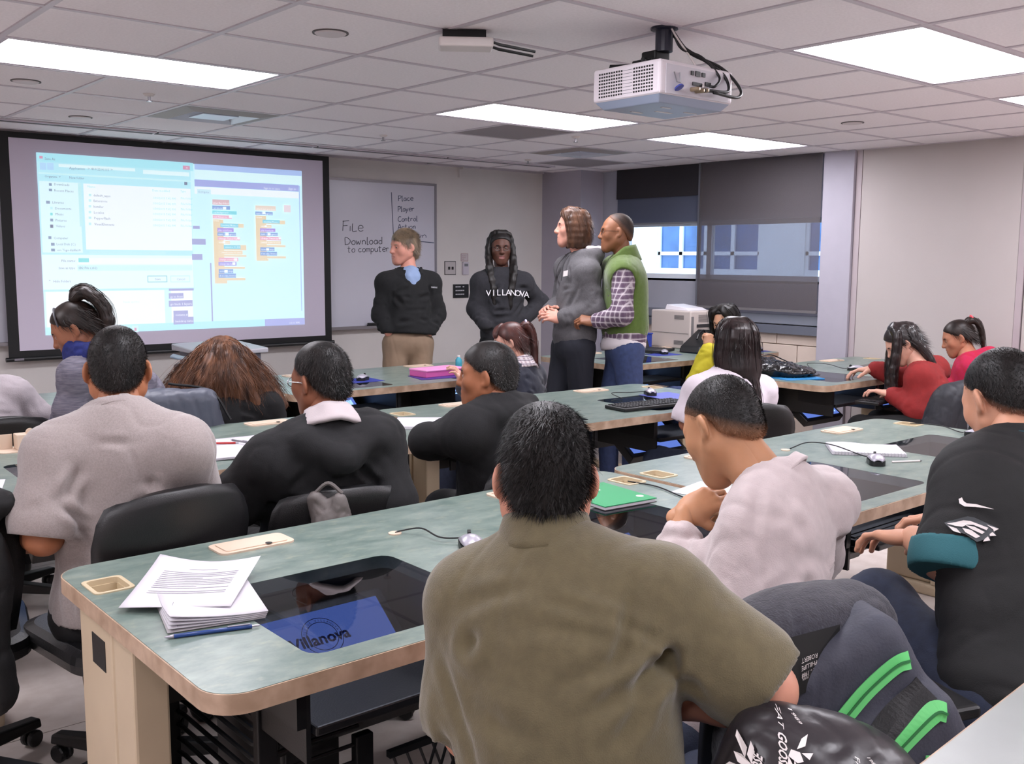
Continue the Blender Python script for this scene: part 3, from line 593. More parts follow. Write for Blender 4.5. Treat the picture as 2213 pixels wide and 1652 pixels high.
# ------------------------------------------------------------------ tables
def laminate():
    m = mat('green_laminate', (142, 158, 152), 0.30, var=0.0, spec=0.5)
    n = m.node_tree.nodes; l = m.node_tree.links; b = n['Principled BSDF']
    tc = n.new('ShaderNodeTexCoord'); mp = n.new('ShaderNodeMapping'); mp.inputs['Scale'].default_value = (5, 9, 5); mp.inputs['Rotation'].default_value = (0, 0, 0.5)
    n1 = n.new('ShaderNodeTexNoise'); n1.inputs['Scale'].default_value = 1.6; n1.inputs['Detail'].default_value = 7; n1.inputs['Roughness'].default_value = 0.65
    n2 = n.new('ShaderNodeTexNoise'); n2.inputs['Scale'].default_value = 4.5; n2.inputs['Detail'].default_value = 6
    l.new(tc.outputs['Object'], mp.inputs['Vector']); l.new(mp.outputs['Vector'], n1.inputs['Vector']); l.new(mp.outputs['Vector'], n2.inputs['Vector'])
    r1 = n.new('ShaderNodeValToRGB'); r2 = n.new('ShaderNodeValToRGB')
    r1.color_ramp.elements[0].color = (*lin((92, 110, 104)), 1); r1.color_ramp.elements[1].color = (*lin((128, 141, 133)), 1)
    r1.color_ramp.elements[0].position = 0.35; r1.color_ramp.elements[1].position = 0.65
    r2.color_ramp.elements[0].color = (0, 0, 0, 1); r2.color_ramp.elements[1].color = (1, 1, 1, 1); r2.color_ramp.elements[0].position = 0.56; r2.color_ramp.elements[1].position = 0.72
    l.new(n1.outputs['Fac'], r1.inputs['Fac']); l.new(n2.outputs['Fac'], r2.inputs['Fac'])
    mx = n.new('ShaderNodeMix'); mx.data_type = 'RGBA'; mx.inputs[7].default_value = (*lin((144, 150, 134)), 1)
    sc = n.new('ShaderNodeMath'); sc.operation = 'MULTIPLY'; sc.inputs[1].default_value = 0.6; l.new(r2.outputs['Color'], sc.inputs[0])
    l.new(sc.outputs[0], mx.inputs['Factor']); l.new(r1.outputs['Color'], mx.inputs[6]); l.new(mx.outputs[2], b.inputs['Base Color'])
    return m
m_lam = laminate()
m_edge = mat('edge_vinyl', (186, 160, 138), 0.5, var=0.10, vscale=18, rgb2=(152, 126, 104))
m_leg = mat('leg_enamel', (190, 172, 146), 0.45, var=0.03)
m_smoke = pane('smoked_glass', (0.62, 0.64, 0.68), 0.06, 0.015)
m_port = mat('port_beige', (196, 180, 150), 0.5)
TOPZ = 0.76; TL, TD = 0.915, 0.455
GX0 = (-0.695, 0.215)          # left edges of the two glass panels (width .465)

def make_table():
    t = empty('computer_table', (0, 0, 0))
    holes = [rrect(x, x+0.465, -0.385, 0.075, 0.035, 3) for x in GX0]+[rrect(s*0.85-0.04, s*0.85+0.04, 0.215, 0.315, 0.012, 2) for s in (-1, 1)]
    link_mesh('tabletop', plate(rrect(-TL+0.003, TL-0.003, -TD+0.003, TD-0.003, 0.07, 8), holes, TOPZ-0.032, TOPZ), m_lam, t)
    me = plate(rrect(-TL, TL, -TD, TD, 0.073, 8), [rrect(-TL+0.003, TL-0.003, -TD+0.003, TD-0.003, 0.07, 8)], TOPZ-0.038, TOPZ-0.001)
    link_mesh('edge_band', me, m_edge, t)
    for x in GX0:
        link_mesh('glass_panel', plate(rrect(x+0.001, x+0.464, -0.384, 0.074, 0.034, 3), [], TOPZ-0.006, TOPZ-0.0005), m_smoke, t)
        # black well under the glass
        w = MB().bb(x-0.01, x+0.475, 0.076, 0.086, 0.50, TOPZ-0.034).bb(x-0.014, x-0.004, -0.385, 0.08, 0.55, TOPZ-0.034).bb(x+0.469, x+0.479, -0.385, 0.08, 0.55, TOPZ-0.034)
        w.build('monitor_hood', m_black, t)
    for s in (-1, 1):
        link_mesh('port_frame', plate(rrect(s*0.85-0.045, s*0.85+0.045, 0.21, 0.32, 0.014, 3), [rrect(s*0.85-0.036, s*0.85+0.036, 0.219, 0.311, 0.01, 2)], TOPZ-0.012, TOPZ+0.003), m_port, t)
        MB().bb(s*0.85-0.037, s*0.85-0.034, 0.22, 0.31, 0.69, TOPZ-0.01).bb(s*0.85+0.034, s*0.85+0.037, 0.22, 0.31, 0.69, TOPZ-0.01)\
            .bb(s*0.85-0.036, s*0.85+0.036, 0.217, 0.22, 0.69, TOPZ-0.01).bb(s*0.85-0.036, s*0.85+0.036, 0.309, 0.312, 0.69, TOPZ-0.01).bb(s*0.85-0.036, s*0.85+0.036, 0.22, 0.31, 0.685, 0.69).build('port_well', m_port, t)
        g = link_mesh('outlet_cover', plate(rrect(s*0.455-0.102, s*0.455+0.102, 0.31, 0.41, 0.02, 4), [], TOPZ, TOPZ+0.005), m_beige, t)
        link_mesh('lid', plate(rrect(s*0.455-0.085, s*0.455+0.085, 0.322, 0.398, 0.008, 3), [], TOPZ+0.005, TOPZ+0.0075), m_beige, g)
        MB().lathe([(0.0, 0), (0.009, 0), (0.009, 0.0014), (0.0, 0.0014)], (s*0.455+0.03, 0.325, TOPZ+0.0072), 10).build('finger_notch', m_black, g)
        # leg: cover panel with cable slot, steel column, foot
        X0 = s*TL-s*0.02
        lg = MB().bb(min(X0, X0-s*0.075), max(X0, X0-s*0.075), -0.005, 0.107, 0.05, TOPZ-0.038).build('leg', m_leg, t, bevel=0.006)
        cp = MB().bb(min(X0, X0-s*0.05), max(X0, X0-s*0.05), 0.115, 0.335, 0.05, TOPZ-0.038).build('cover_panel', m_leg, lg, bevel=0.01, seg=3)
        MB().bb(min(X0, X0-s*0.05)-0.0015, max(X0, X0-s*0.05)+0.0015, 0.16, 0.245, 0.60, 0.67).build('cable_slot', mat('slot_black', (24, 20, 18), 0.7), lg, bevel=0.001)
        MB().bb(min(X0, X0-s*0.08), max(X0, X0-s*0.08), -0.38, 0.40, 0.0, 0.05).build('foot', m_leg, t, bevel=0.012, seg=3)
    MB().bb(-TL+0.09, TL-0.09, 0.14, 0.165, 0.50, 0.66).build('modesty_beam', mat('beam_dark', (40, 36, 34), 0.6), t)
    for x in GX0:
        k = MB().bb(x+0.0, x+0.465, -0.40, -0.13, 0.605, 0.625).build('keyboard_tray', m_black, t, bevel=0.004)
        for xx in (x-0.035, x+0.48): MB().bb(xx, xx+0.02, -0.39, -0.15, 0.625, 0.72).build('tray_rail', m_blackm, k)
    return t
table0 = make_table()
TABLES = [(1.565, 1.985, 0, 'foreground computer table with loose papers on its left end'),
          (3.425, 1.985, 0, 'front row computer table holding the spiral notebook and a mouse'),
          (1.555, 3.715, -0.025, 'second row computer table with a raised power outlet box'),
          (3.475, 3.615, -0.035, 'second row computer table with a black keyboard on top'),
          (1.60, 5.255, 0.0, 'third row computer table under the projection screen'),
          (3.455, 5.245, 0.0, 'third row computer table with a pink box on it'),
          (6.09, 3.705, 0.0, 'right side computer table where two girls in red sit'),
          (5.945, 5.18, -0.02, 'right side computer table in front of the printer')]
table_objs = []
for i, (x, y, rz, lb) in enumerate(TABLES):
    o = table0 if i == 0 else copy_tree(table0)
    o.location = (x, y, 0); o.rotation_euler = (0, 0, rz); tag(o, lb, 'table', 'computer tables'); table_objs.append(o)
bpy.context.view_layer.update()
def tpt(i, x, y, z=TOPZ):
    """point on table i (its own axes) in world space"""
    X, Y, rz, _ = TABLES[i]; c, s = math.cos(rz), math.sin(rz)
    return Vector((X+c*x-s*y, Y+s*x+c*y, z))

# sliver of the table behind, bottom right corner
r = empty('corner_table', (0.96, 0.215, 0), 0.06, 'pale laminate table corner at the bottom right of the picture', 'table')
link_mesh('tabletop', plate(rrect(-0.9, 0.9, -0.35, 0.43, 0.05, 6), [], TOPZ-0.032, TOPZ), mat('pale_laminate', (146, 150, 148), 0.35, var=0.06, vscale=6), r)
link_mesh('edge_band', plate(rrect(-0.903, 0.903, -0.353, 0.433, 0.053, 6), [rrect(-0.9, 0.9, -0.35, 0.43, 0.05, 6)], TOPZ-0.036, TOPZ-0.001), m_edge, r)
for s in (-1, 1):
    MB().bb(s*0.8-0.03, s*0.8+0.03, -0.05, 0.2, 0.03, TOPZ-0.033).build('leg', m_leg, r, world=False); MB().bb(s*0.8-0.04, s*0.8+0.04, -0.3, 0.4, 0, 0.03).build('foot', m_leg, r, world=False)

# ------------------------------------------------------------------ monitors in the wells under the glass
m_desk = glow('desktop_blue', (92, 118, 200), 0.8); m_lite = glow('desktop_window', (150, 190, 250), 1.1); m_dk = glow('desktop_ink', (24, 34, 90), 0.3)
def make_monitor(kind):
    r = empty('sunken_monitor', (0, 0, 0))
    # local: top edge at origin, screen slopes down toward -y
    a = math.radians(37); U = Vector((1, 0, 0)); V = Vector((0, math.cos(a), math.sin(a))); Wn = U.cross(V)
    def quad(mb, u0, u1, v0, v1, w, mi=0): mb.add([U*u0+V*v0+Wn*w, U*u1+V*v0+Wn*w, U*u1+V*v1+Wn*w, U*u0+V*v1+Wn*w], [(0, 1, 2, 3)], mi)
    R = Matrix((U, V, Wn)).transposed()
    MB().box(V*(-0.135)-Wn*0.03, (0.41, 0.32, 0.05), R).build('housing', m_black, r, bevel=0.006, world=False)
    mb = MB(); quad(mb, -0.18, 0.18, -0.27, 0.0, -0.0035, 0)
    if kind == 'seal':
        for rr in (0.050, 0.038):
            P = [U*(rr*math.cos(t*PI/24))+V*(-0.070+rr*math.sin(t*PI/24))+Wn*-0.003 for t in range(48)]
            mb.tube(P, 0.0009, 4, 1, closed=True)
        for q, ch in enumerate('COLLEGE VILLANOVA'):
            t = math.radians(170-q*10.0); o = U*(0.0405*math.cos(t))+V*(-0.070+0.0405*math.sin(t))+Wn*-0.003
            v, f = text_on(o, U*math.sin(t)-V*math.cos(t), U*math.cos(t)+V*math.sin(t), ch, 0.0085, extrude=0, align='CENTER'); mb.add(v, f, 1)
        v, f = text_on(U*-0.085+V*-0.090+Wn*-0.0025, U, V, 'Villanova', 0.042, extrude=0, bold=0.0012); mb.add(v, f, 1)
    else:
        quad(mb, -0.17, -0.02, -0.2, -0.02, -0.003, 2); quad(mb, 0.0, 0.16, -0.25, -0.06, -0.003, 2)
        quad(mb, -0.17, 0.16, -0.02, -0.008, -0.003, 2)
        for k in range(5): quad(mb, 0.01, 0.13-0.01*k, -0.09-0.028*k, -0.08-0.028*k, -0.0025, 1)
    mb.build('screen', [m_desk, m_dk, m_lite], r, world=False)
    return r
mon = {'seal': make_monitor('seal'), 'win': make_monitor('win')}; used = set()
MON = [(0, 0, 'seal'), (0, 1, 'win'), (1, 0, 'win'), (1, 1, 'win'), (2, 0, 'win'), (2, 1, 'win'), (3, 0, 'win'), (3, 1, 'seal'), (4, 1, 'win'), (5, 0, 'win'), (5, 1, 'win'), (6, 0, 'win'), (6, 1, 'win'), (7, 0, 'win'), (7, 1, 'win')]
for ti, si, kd in MON:
    o = mon[kd] if kd not in used else copy_tree(mon[kd]); used.add(kd)
    o.location = tpt(ti, GX0[si]+0.235, 0.045, 0.672); o.rotation_euler = (0, 0, TABLES[ti][2])
    tag(o, 'tilted blue-lit monitor under the %s glass of the %s' % (('left', 'right')[si], ['foreground table', 'front row right table', 'outlet box table', 'keyboard table', 'table under the screen', 'pink box table', 'red girls table', 'printer side table'][ti]), 'monitor', 'monitors sunk under the tables')

# ------------------------------------------------------------------ black slatted computer cage under the foreground table
r = empty('computer_cage', (0.88, 2.0, 0), 0, 'black slatted steel computer cage under the foreground table', 'computer cage')
for (x, y) in ((0.82, 2.19), (0.87, 1.80), (1.10, 1.80), (1.08, 2.19)):
    MB().bb(x-0.022, x+0.022, y-0.012, y+0.012, 0.0, 0.70 if x < 1.0 else 0.46).build('post', m_blackm, r, bevel=0.003)
for k in range(15):
    z = 0.12+k*0.033
    MB().tube([(0.835, 2.19, z), (0.838, 2.15, z+0.004), (0.86, 1.84, z-0.02), (0.87, 1.80, z-0.02)], 0.0055, 6).build('slat', m_blackm, r)
for k in range(12):
    z = 0.12+k*0.04
    MB().tube([(0.88, 1.80, z), (1.09, 1.80, z)], 0.0045, 6).build('cross_slat', m_blackm, r)
r = empty('mesh_basket', (1.25, 1.8, 0), 0, 'dark wire mesh basket beside the computer cage under the table', 'basket')
for k in range(10):
    x = 1.14+k*0.035
    MB().tube([(x, 1.74, 0.10), (x+0.12, 1.74, 0.42)], 0.0035, 5).build('wire', m_blackm, r); MB().tube([(x+0.12, 1.742, 0.10), (x, 1.742, 0.42)], 0.0035, 5).build('wire', m_blackm, r)
for z_ in (0.415, 0.09): MB().bb(1.13, 1.60, 1.735, 1.75, z_, z_+0.015).build('rim', m_blackm, r)
for x_ in (1.13, 1.58): MB().bb(x_, x_+0.02, 1.735, 1.75, 0, 0.1).build('stand', m_blackm, r)
r = empty('pc_tower', (0.96, 2.0, 0), 0, 'black computer tower standing inside the slatted cage', 'computer')
MB().bb(0.92, 1.06, 1.83, 2.16, 0.06, 0.5).build('case', mat('tower_black', (22, 22, 25), 0.35), r, bevel=0.006)
MB().bb(0.925, 1.055, 1.822, 1.832, 0.08, 0.48).build('front', m_black, r, bevel=0.003); MB().bb(0.93, 1.05, 1.84, 2.15, 0.0, 0.06).build('base', m_black, r)

# ------------------------------------------------------------------ task chairs
m_chair = mat('chair_vinyl', (20, 20, 22), 0.38, var=0.1, bump=0.25, bscale=420)
m_base = mat('chair_base', (26, 25, 25), 0.5)
def make_chair(arms=False):
    r = empty('task_chair', (0, 0, 0))
    G = []
    for i in range(9):                                   # cushioned seat, rounded rectangle slices
        pass
    seat = MB(); prof = [(0.0, 0.85), (0.02, 0.98), (0.045, 1.0), (0.065, 0.97), (0.075, 0.88)]
    base = rrect(-0.235, 0.235, -0.21, 0.25, 0.09, 6); n = len(base); vs = []
    for h, sc in prof: vs += [(a*sc, b*sc, 0.40+h) for a, b in base]
    fs = [tuple(range(n-1, -1, -1)), tuple((len(prof)-1)*n+j for j in range(n))]
    for i in range(len(prof)-1):
        for j in range(n): fs.append((i*n+j, i*n+(j+1) % n, (i+1)*n+(j+1) % n, (i+1)*n+j))
    seat.add(vs, fs); seat.build('seat', m_chair, r, smooth=False, world=False)
    # backrest: curved rounded shell
    C = []
    for iu in range(17):
        u = -1+2*iu/16; row = []
        for iv in range(13):
            v = iv/12
            hw = 0.215*(1-0.18*(1-v)**2)*(1 if v < 0.7 else math.sqrt(max(0.0, 1-((v-0.7)/0.3)**2*0.42)))
            zt = 0.52+0.37*v-0.05*abs(u)**3*v
            row.append((u*hw, -0.235-0.05*v+0.055*u*u, zt))
        C.append(row)
    b = MB().grid(C, thick=0.035).build('backrest', m_chair, r, bevel=0.0, smooth=True, world=False)
    MB().lathe([(0, 0), (0.035, 0), (0.038, 0.008), (0.03, 0.014), (0, 0.014)], (0.05, -0.295, 0.66), 20, axis=(0, -1, 0.1)).build('emblem', m_black, b, world=False)
    MB().add(*text_on((0.028, -0.3115, 0.652), (1, 0, 0), (0, 0, 1), 'G50', 0.022, extrude=0.0)).build('emblem_text', mat('emblem_silver', (150, 150, 155), 0.4), b, world=False)
    MB().bb(-0.03, 0.03, -0.29, -0.27, 0.40, 0.62).bb(-0.03, 0.03, -0.28, -0.1, 0.385, 0.40).build('spine', m_base, r, bevel=0.006, world=False)
    MB().lathe([(0.0, 0.09), (0.03, 0.09), (0.03, 0.25), (0.022, 0.25), (0.022, 0.395), (0.0, 0.395)], (0, 0, 0), 16).build('gas_lift', m_base, r, world=False)
    for k in range(5):
        t = math.radians(90+72*k+20); d = Vector((math.cos(t), math.sin(t), 0))
        s = d.cross(Vector((0, 0, 1)))
        P = [(d*0.02+s*0.03, 0.07, 0.115), (d*0.30+s*0.022, 0.065, 0.095)]
        A = MB().add([d*0.02+s*0.032+Vector((0, 0, 0.07)), d*0.02-s*0.032+Vector((0, 0, 0.07)), d*0.02-s*0.026+Vector((0, 0, 0.12)), d*0.02+s*0.026+Vector((0, 0, 0.12)),
                      d*0.31+s*0.026+Vector((0, 0, 0.058)), d*0.31-s*0.026+Vector((0, 0, 0.058)), d*0.31-s*0.02+Vector((0, 0, 0.085)), d*0.31+s*0.02+Vector((0, 0, 0.085))],
                     [(0, 1, 2, 3), (7, 6, 5, 4), (0, 4, 5, 1), (3, 2, 6, 7), (0, 3, 7, 4), (1, 5, 6, 2)]).build('spoke', m_base, r, bevel=0.006, world=False)
        c = d*0.29
        for w in (-1, 1):
            MB().lathe([(0, -0.009), (0.022, -0.009), (0.026, -0.005), (0.026, 0.005), (0.022, 0.009), (0, 0.009)], c+s*0.014*w+Vector((0, 0, 0.027)), 18, axis=s).build('caster', m_black, A, world=False)
    if arms:
        for sx in (-1, 1):
            am = MB().tube(spline_pts([(sx*0.2, 0.0, 0.41), (sx*0.29, 0.0, 0.43), (sx*0.30, 0.0, 0.58), (sx*0.30, 0.02, 0.66)], 4), 0.016, 8).build('arm_post', m_base, r, world=False)
            MB().box((sx*0.30, 0.03, 0.675), (0.07, 0.25, 0.03)).build('arm_pad', m_black, am, bevel=0.012, seg=3, world=False)
    return r
chair0 = make_chair(); chair_arm = make_chair(True)
CHAIRS = []     # filled with (x, y, facing, label, arms)
def add_chair(x, y, face, label, arms=False, hz=1.0):
    """face: direction the sitter looks, radians from +y towards +x"""
    src = chair_arm if arms else chair0
    key = 'arm' if arms else 'std'
    o = src if key not in used else copy_tree(src); used.add(key)
    o.location = (x, y, 0); o.rotation_euler = (0, 0, -face); o.scale = (1, 1, hz); tag(o, label, 'chair', 'black task chairs')
    return o
# ------------------------------------------------------------------ soft-body modelling: blended distance fields -> one continuous surface
def A3(p): return np.array(p, dtype=np.float32)
def cap(a, b, ra, rb=None, k=0.03, flat=None, cut=None): return ['c', A3(a), A3(b), float(ra), float(ra if rb is None else rb), k, flat, cut]
def ell(c, r, R=None, k=0.03): return ['e', A3(c), A3(r), np.eye(3, dtype=np.float32) if R is None else np.array(R, dtype=np.float32), k]
def rbx(c, half, R=None, r=0.02, k=0.02): return ['b', A3(c), A3(half), np.eye(3, dtype=np.float32) if R is None else np.array(R, dtype=np.float32), k, float(r)]
def sub(p): return ['-', p]

def prim_box(p):
    if p[0] == 'c':
        m = max(p[3], p[4]); return np.minimum(p[1], p[2])-m, np.maximum(p[1], p[2])+m
    m = np.abs(p[3].T) @ (p[2]+(p[5] if p[0] == 'b' else 0))
    return p[1]-m, p[1]+m

def prim_d(p, X):
    if p[0] == 'c':
        ab = p[2]-p[1]; L2 = float(ab@ab)+1e-12; q = X-p[1]
        t = np.clip((q@ab)/L2, 0, 1)
        d = q-t[..., None]*ab
        if p[6] is not None:                      # squash along a direction: (dir, factor)
            n, fct = p[6]; dn = d@n; d = d+dn[..., None]*(fct-1)*n
        d = np.sqrt((d*d).sum(-1))-(p[3]+(p[4]-p[3])*t)
        return d if p[7] is None else np.maximum(d, (X-p[7][0])@p[7][1])
    q = (X-p[1]) @ p[3].T
    if p[0] == 'b':
        w = np.abs(q)-p[2]; return np.sqrt((np.maximum(w, 0)**2).sum(-1))+np.minimum(w.max(-1), 0)-p[5]
    k0 = np.sqrt(((q/p[2])**2).sum(-1)); k1 = np.sqrt(((q/p[2]**2)**2).sum(-1))+1e-9
    return k0*(k0-1)/k1

def smin(a, b, k):
    h = np.maximum(k-np.abs(a-b), 0)/k
    return np.minimum(a, b)-h*h*k*0.25

def field(prims, h, planes=(), pad=2):
    solids = [p for p in prims if p[0] != '-']
    lo = np.min([prim_box(p)[0] for p in solids], 0)-pad*h-0.004; hi = np.max([prim_box(p)[1] for p in solids], 0)+pad*h+0.004
    n = np.ceil((hi-lo)/h).astype(int)+1
    F = np.full(n, 0.12, dtype=np.float32)
    ax = [lo[i]+h*np.arange(n[i], dtype=np.float32) for i in range(3)]
    for p in prims:
        neg = p[0] == '-'; q = p[1] if neg else p; k = q[5] if q[0] == 'c' else q[4]
        b0, b1 = prim_box(q); m = k*0.5+2.5*h+0.02
        s = [slice(max(0, int((b0[i]-m-lo[i])/h)), min(n[i], int((b1[i]+m-lo[i])/h)+2)) for i in range(3)]
        if any(x.stop <= x.start for x in s): continue
        X = np.stack(np.meshgrid(ax[0][s[0]], ax[1][s[1]], ax[2][s[2]], indexing='ij'), -1)
        d = prim_d(q, X).astype(np.float32); f = F[s[0], s[1], s[2]]
        F[s[0], s[1], s[2]] = -smin(-f, d, k) if neg else smin(f, d, k)
    for pl in planes:                             # keep the side nn points away from (optionally only near a point)
        o, nn, kk = pl[:3]; X = np.stack(np.meshgrid(*ax, indexing='ij'), -1)
        d = ((X-A3(o)) @ A3(nn)).astype(np.float32)
        if len(pl) > 3: d = np.where(np.linalg.norm(X-A3(pl[3]), axis=-1) < pl[4], d, np.float32(-1))
        F = -smin(-F, -d, max(kk, 1e-4))
    return F, lo, h

def sdf_at(prims, X):
    F = np.full(len(X), 0.5, np.float32)
    for p in prims:
        neg = p[0] == '-'; q = p[1] if neg else p; k = q[5] if q[0] == 'c' else q[4]
        d = prim_d(q, X); F = -smin(-F, d, k) if neg else smin(F, d, k)
    return F
def onto(prims, pts, direction, lift=0.0015):
    """slide points along a direction until they rest on the blended surface"""
    P = np.array([tuple(p) for p in pts], np.float32); D = A3(direction); D = D/np.linalg.norm(D); P = P-D*0.12
    for _ in range(40): P = P+D*np.clip(sdf_at(prims, P)-lift, -0.02, 0.05)[:, None]
    return P

EDG = [((0, 0, 0), (1, 0, 0)), ((0, 1, 0), (1, 1, 0)), ((0, 0, 1), (1, 0, 1)), ((0, 1, 1), (1, 1, 1)), ((0, 0, 0), (0, 1, 0)), ((1, 0, 0), (1, 1, 0)),
       ((0, 0, 1), (0, 1, 1)), ((1, 0, 1), (1, 1, 1)), ((0, 0, 0), (0, 0, 1)), ((1, 0, 0), (1, 0, 1)), ((0, 1, 0), (0, 1, 1)), ((1, 1, 0), (1, 1, 1))]
def nets(F, lo, h):
    """naive surface nets"""
    S = (F < 0); c = np.zeros(np.array(F.shape)-1, dtype=np.int8)
    nx, ny, nz = c.shape
    for i in (0, 1):
        for j in (0, 1):
            for k in (0, 1): c += S[i:nx+i, j:ny+j, k:nz+k]
    mask = (c > 0) & (c < 8); cells = np.argwhere(mask)
    idx = np.full(c.shape, -1, dtype=np.int32); idx[mask] = np.arange(len(cells))
    acc = np.zeros((len(cells), 3), np.float32); cnt = np.zeros(len(cells), np.float32)
    for a, b in EDG:
        ia, ib = cells+a, cells+b
        fa, fb = F[ia[:, 0], ia[:, 1], ia[:, 2]], F[ib[:, 0], ib[:, 1], ib[:, 2]]
        x = (fa < 0) != (fb < 0); t = np.where(x, fa/np.where(x, fa-fb, 1), 0)
        acc += np.where(x[:, None], np.array(a)+t[:, None]*(np.array(b)-np.array(a)), 0); cnt += x
    V = lo+h*(cells+acc/cnt[:, None])
    Q = []
    for axis in range(3):
        sl0 = [slice(None)]*3; sl1 = [slice(None)]*3; sl0[axis] = slice(0, -1); sl1[axis] = slice(1, None)
        ch = S[tuple(sl0)] != S[tuple(sl1)]; e = np.argwhere(ch)
        u, v = [(1, 2), (2, 0), (0, 1)][axis]
        e = e[(e[:, u] > 0) & (e[:, v] > 0) & (e[:, u] < F.shape[u]-1) & (e[:, v] < F.shape[v]-1)]
        inside = S[e[:, 0], e[:, 1], e[:, 2]]
        du = np.zeros(3, int); du[u] = 1; dv = np.zeros(3, int); dv[v] = 1
        ids = [idx[tuple((e-o).T)] for o in (du+dv, dv, np.zeros(3, int), du)]
        q = np.stack(ids, 1); q[~inside] = q[~inside][:, ::-1]; Q.append(q)
    Q = np.concatenate(Q); Q = Q[(Q >= 0).all(1)]
    return V.astype(np.float32), Q

def vnormals(V, Q):
    N = np.zeros_like(V); nn = np.cross(V[Q[:, 2]]-V[Q[:, 0]], V[Q[:, 3]]-V[Q[:, 1]])
    for k in range(4): np.add.at(N, Q[:, k], nn)
    return N/(np.linalg.norm(N, axis=1, keepdims=True)+1e-9)

def relax(V, Q, it=1, w=0.5):
    for _ in range(it):
        S = np.zeros_like(V); C = np.zeros(len(V), np.float32)
        for a, b in ((0, 1), (1, 2), (2, 3), (3, 0)):
            np.add.at(S, Q[:, a], V[Q[:, b]]); np.add.at(C, Q[:, a], 1); np.add.at(S, Q[:, b], V[Q[:, a]]); np.add.at(C, Q[:, b], 1)
        V = V*(1-w)+w*S/np.maximum(C, 1)[:, None]
    return V

def wob(P, f, seed, octv=5):
    """smooth pseudo noise in [-1,1] from warped sines"""
    rg = np.random.RandomState(seed); out = np.zeros(len(P), np.float32); amp = 0
    for i in range(octv):
        d = rg.normal(size=3); d /= np.linalg.norm(d); d2 = rg.normal(size=3); d2 /= np.linalg.norm(d2); fr = f*rg.uniform(0.7, 1.5)
        out += np.sin(P@d*fr+rg.uniform(0, 6)+1.6*np.sin(P@d2*fr*0.6+rg.uniform(0, 6))); amp += 1
    return out/amp*1.4

def seg_dist(P, a, b):
    a, b = A3(a), A3(b); ab = b-a; t = np.clip(((P-a)@ab)/(ab@ab+1e-9), 0, 1)
    return np.linalg.norm(P-a-t[:, None]*ab, axis=1), t

def np_mesh(name, V, Q, mi=None):
    me = bpy.data.meshes.new(name); n, m = len(V), len(Q)
    me.vertices.add(n); me.vertices.foreach_set('co', np.asarray(V, np.float32).ravel())
    Q = np.asarray(Q, np.int32)
    me.loops.add(m*Q.shape[1]); me.loops.foreach_set('vertex_index', Q.ravel())
    me.polygons.add(m); me.polygons.foreach_set('loop_start', np.arange(m, dtype=np.int32)*Q.shape[1])
    if mi is not None: me.polygons.foreach_set('material_index', np.asarray(mi, np.int32))
    me.update(calc_edges=True); me.validate()
    return me

def soft(name, prims, m, parent, h=0.009, planes=(), folds=0.0, ff=30.0, seed=1, creases=(), it=1, smooth=True, hems=()):
    """a soft part (garment, bag, hair mass) as one mesh"""
    F, lo, h = field(prims, h, planes); V, Q = nets(F, lo, h); V = relax(V, Q, it)
    if folds or creases:
        N = vnormals(V, Q); d = np.zeros(len(V), np.float32)
        if folds:
            Vs = V*np.array([1, 1, 0.4], np.float32); w = wob(Vs, ff, seed); g = wob(Vs, ff*1.5, seed+7, 3); g2 = wob(V*np.array([1, 1, 1.6], np.float32), ff*2.2, seed+13, 3)
            d += folds*(0.9*w-0.8*np.maximum(0, 1-2.2*np.abs(g))**1.5-0.25*np.maximum(0, 1-2.2*np.abs(g2))**1.5+0.12*wob(V, ff*4, seed+3))
        for (a, b, dep, wid) in creases:
            r, t = seg_dist(V, a, b); d += -dep*np.exp(-(r/wid)**2)*np.sin(np.clip(t, 0.02, 0.98)*PI)**0.5+0.6*dep*np.exp(-((r-1.9*wid)/wid)**2)*np.sin(t*PI)
        V = V+N*d[:, None]
    for pl in list(planes)+list(hems):            # crisp hems
        o, nn = A3(pl[0]), A3(pl[1]); dd_ = (V-o)@nn; mk = dd_ > -0.6*h
        if len(pl) > 3: mk = (np.abs(dd_) < 0.8*h) & (np.linalg.norm(V-A3(pl[3]), axis=1) < pl[4])
        V[mk] -= np.outer(dd_[mk], nn)
    org = np.array(WORG[parent.name], np.float32) if parent is not None else 0
    return link_mesh(name, np_mesh(name, V-org, Q), m, parent, smooth)

# ------------------------------------------------------------------ heads, hands
def head_frame(yaw, pitch, roll):
    """columns: right, forward, up"""
    y, p, r = math.radians(yaw), math.radians(pitch), math.radians(roll)
    f = Vector((math.sin(y)*math.cos(p), math.cos(y)*math.cos(p), -math.sin(p))); rt = Vector((math.cos(y), -math.sin(y), 0)); u = rt.cross(f)
    c, s = math.cos(r), math.sin(r)
    return np.array([c*rt+s*u, f, -s*rt+c*u], np.float32).T      # 3x3

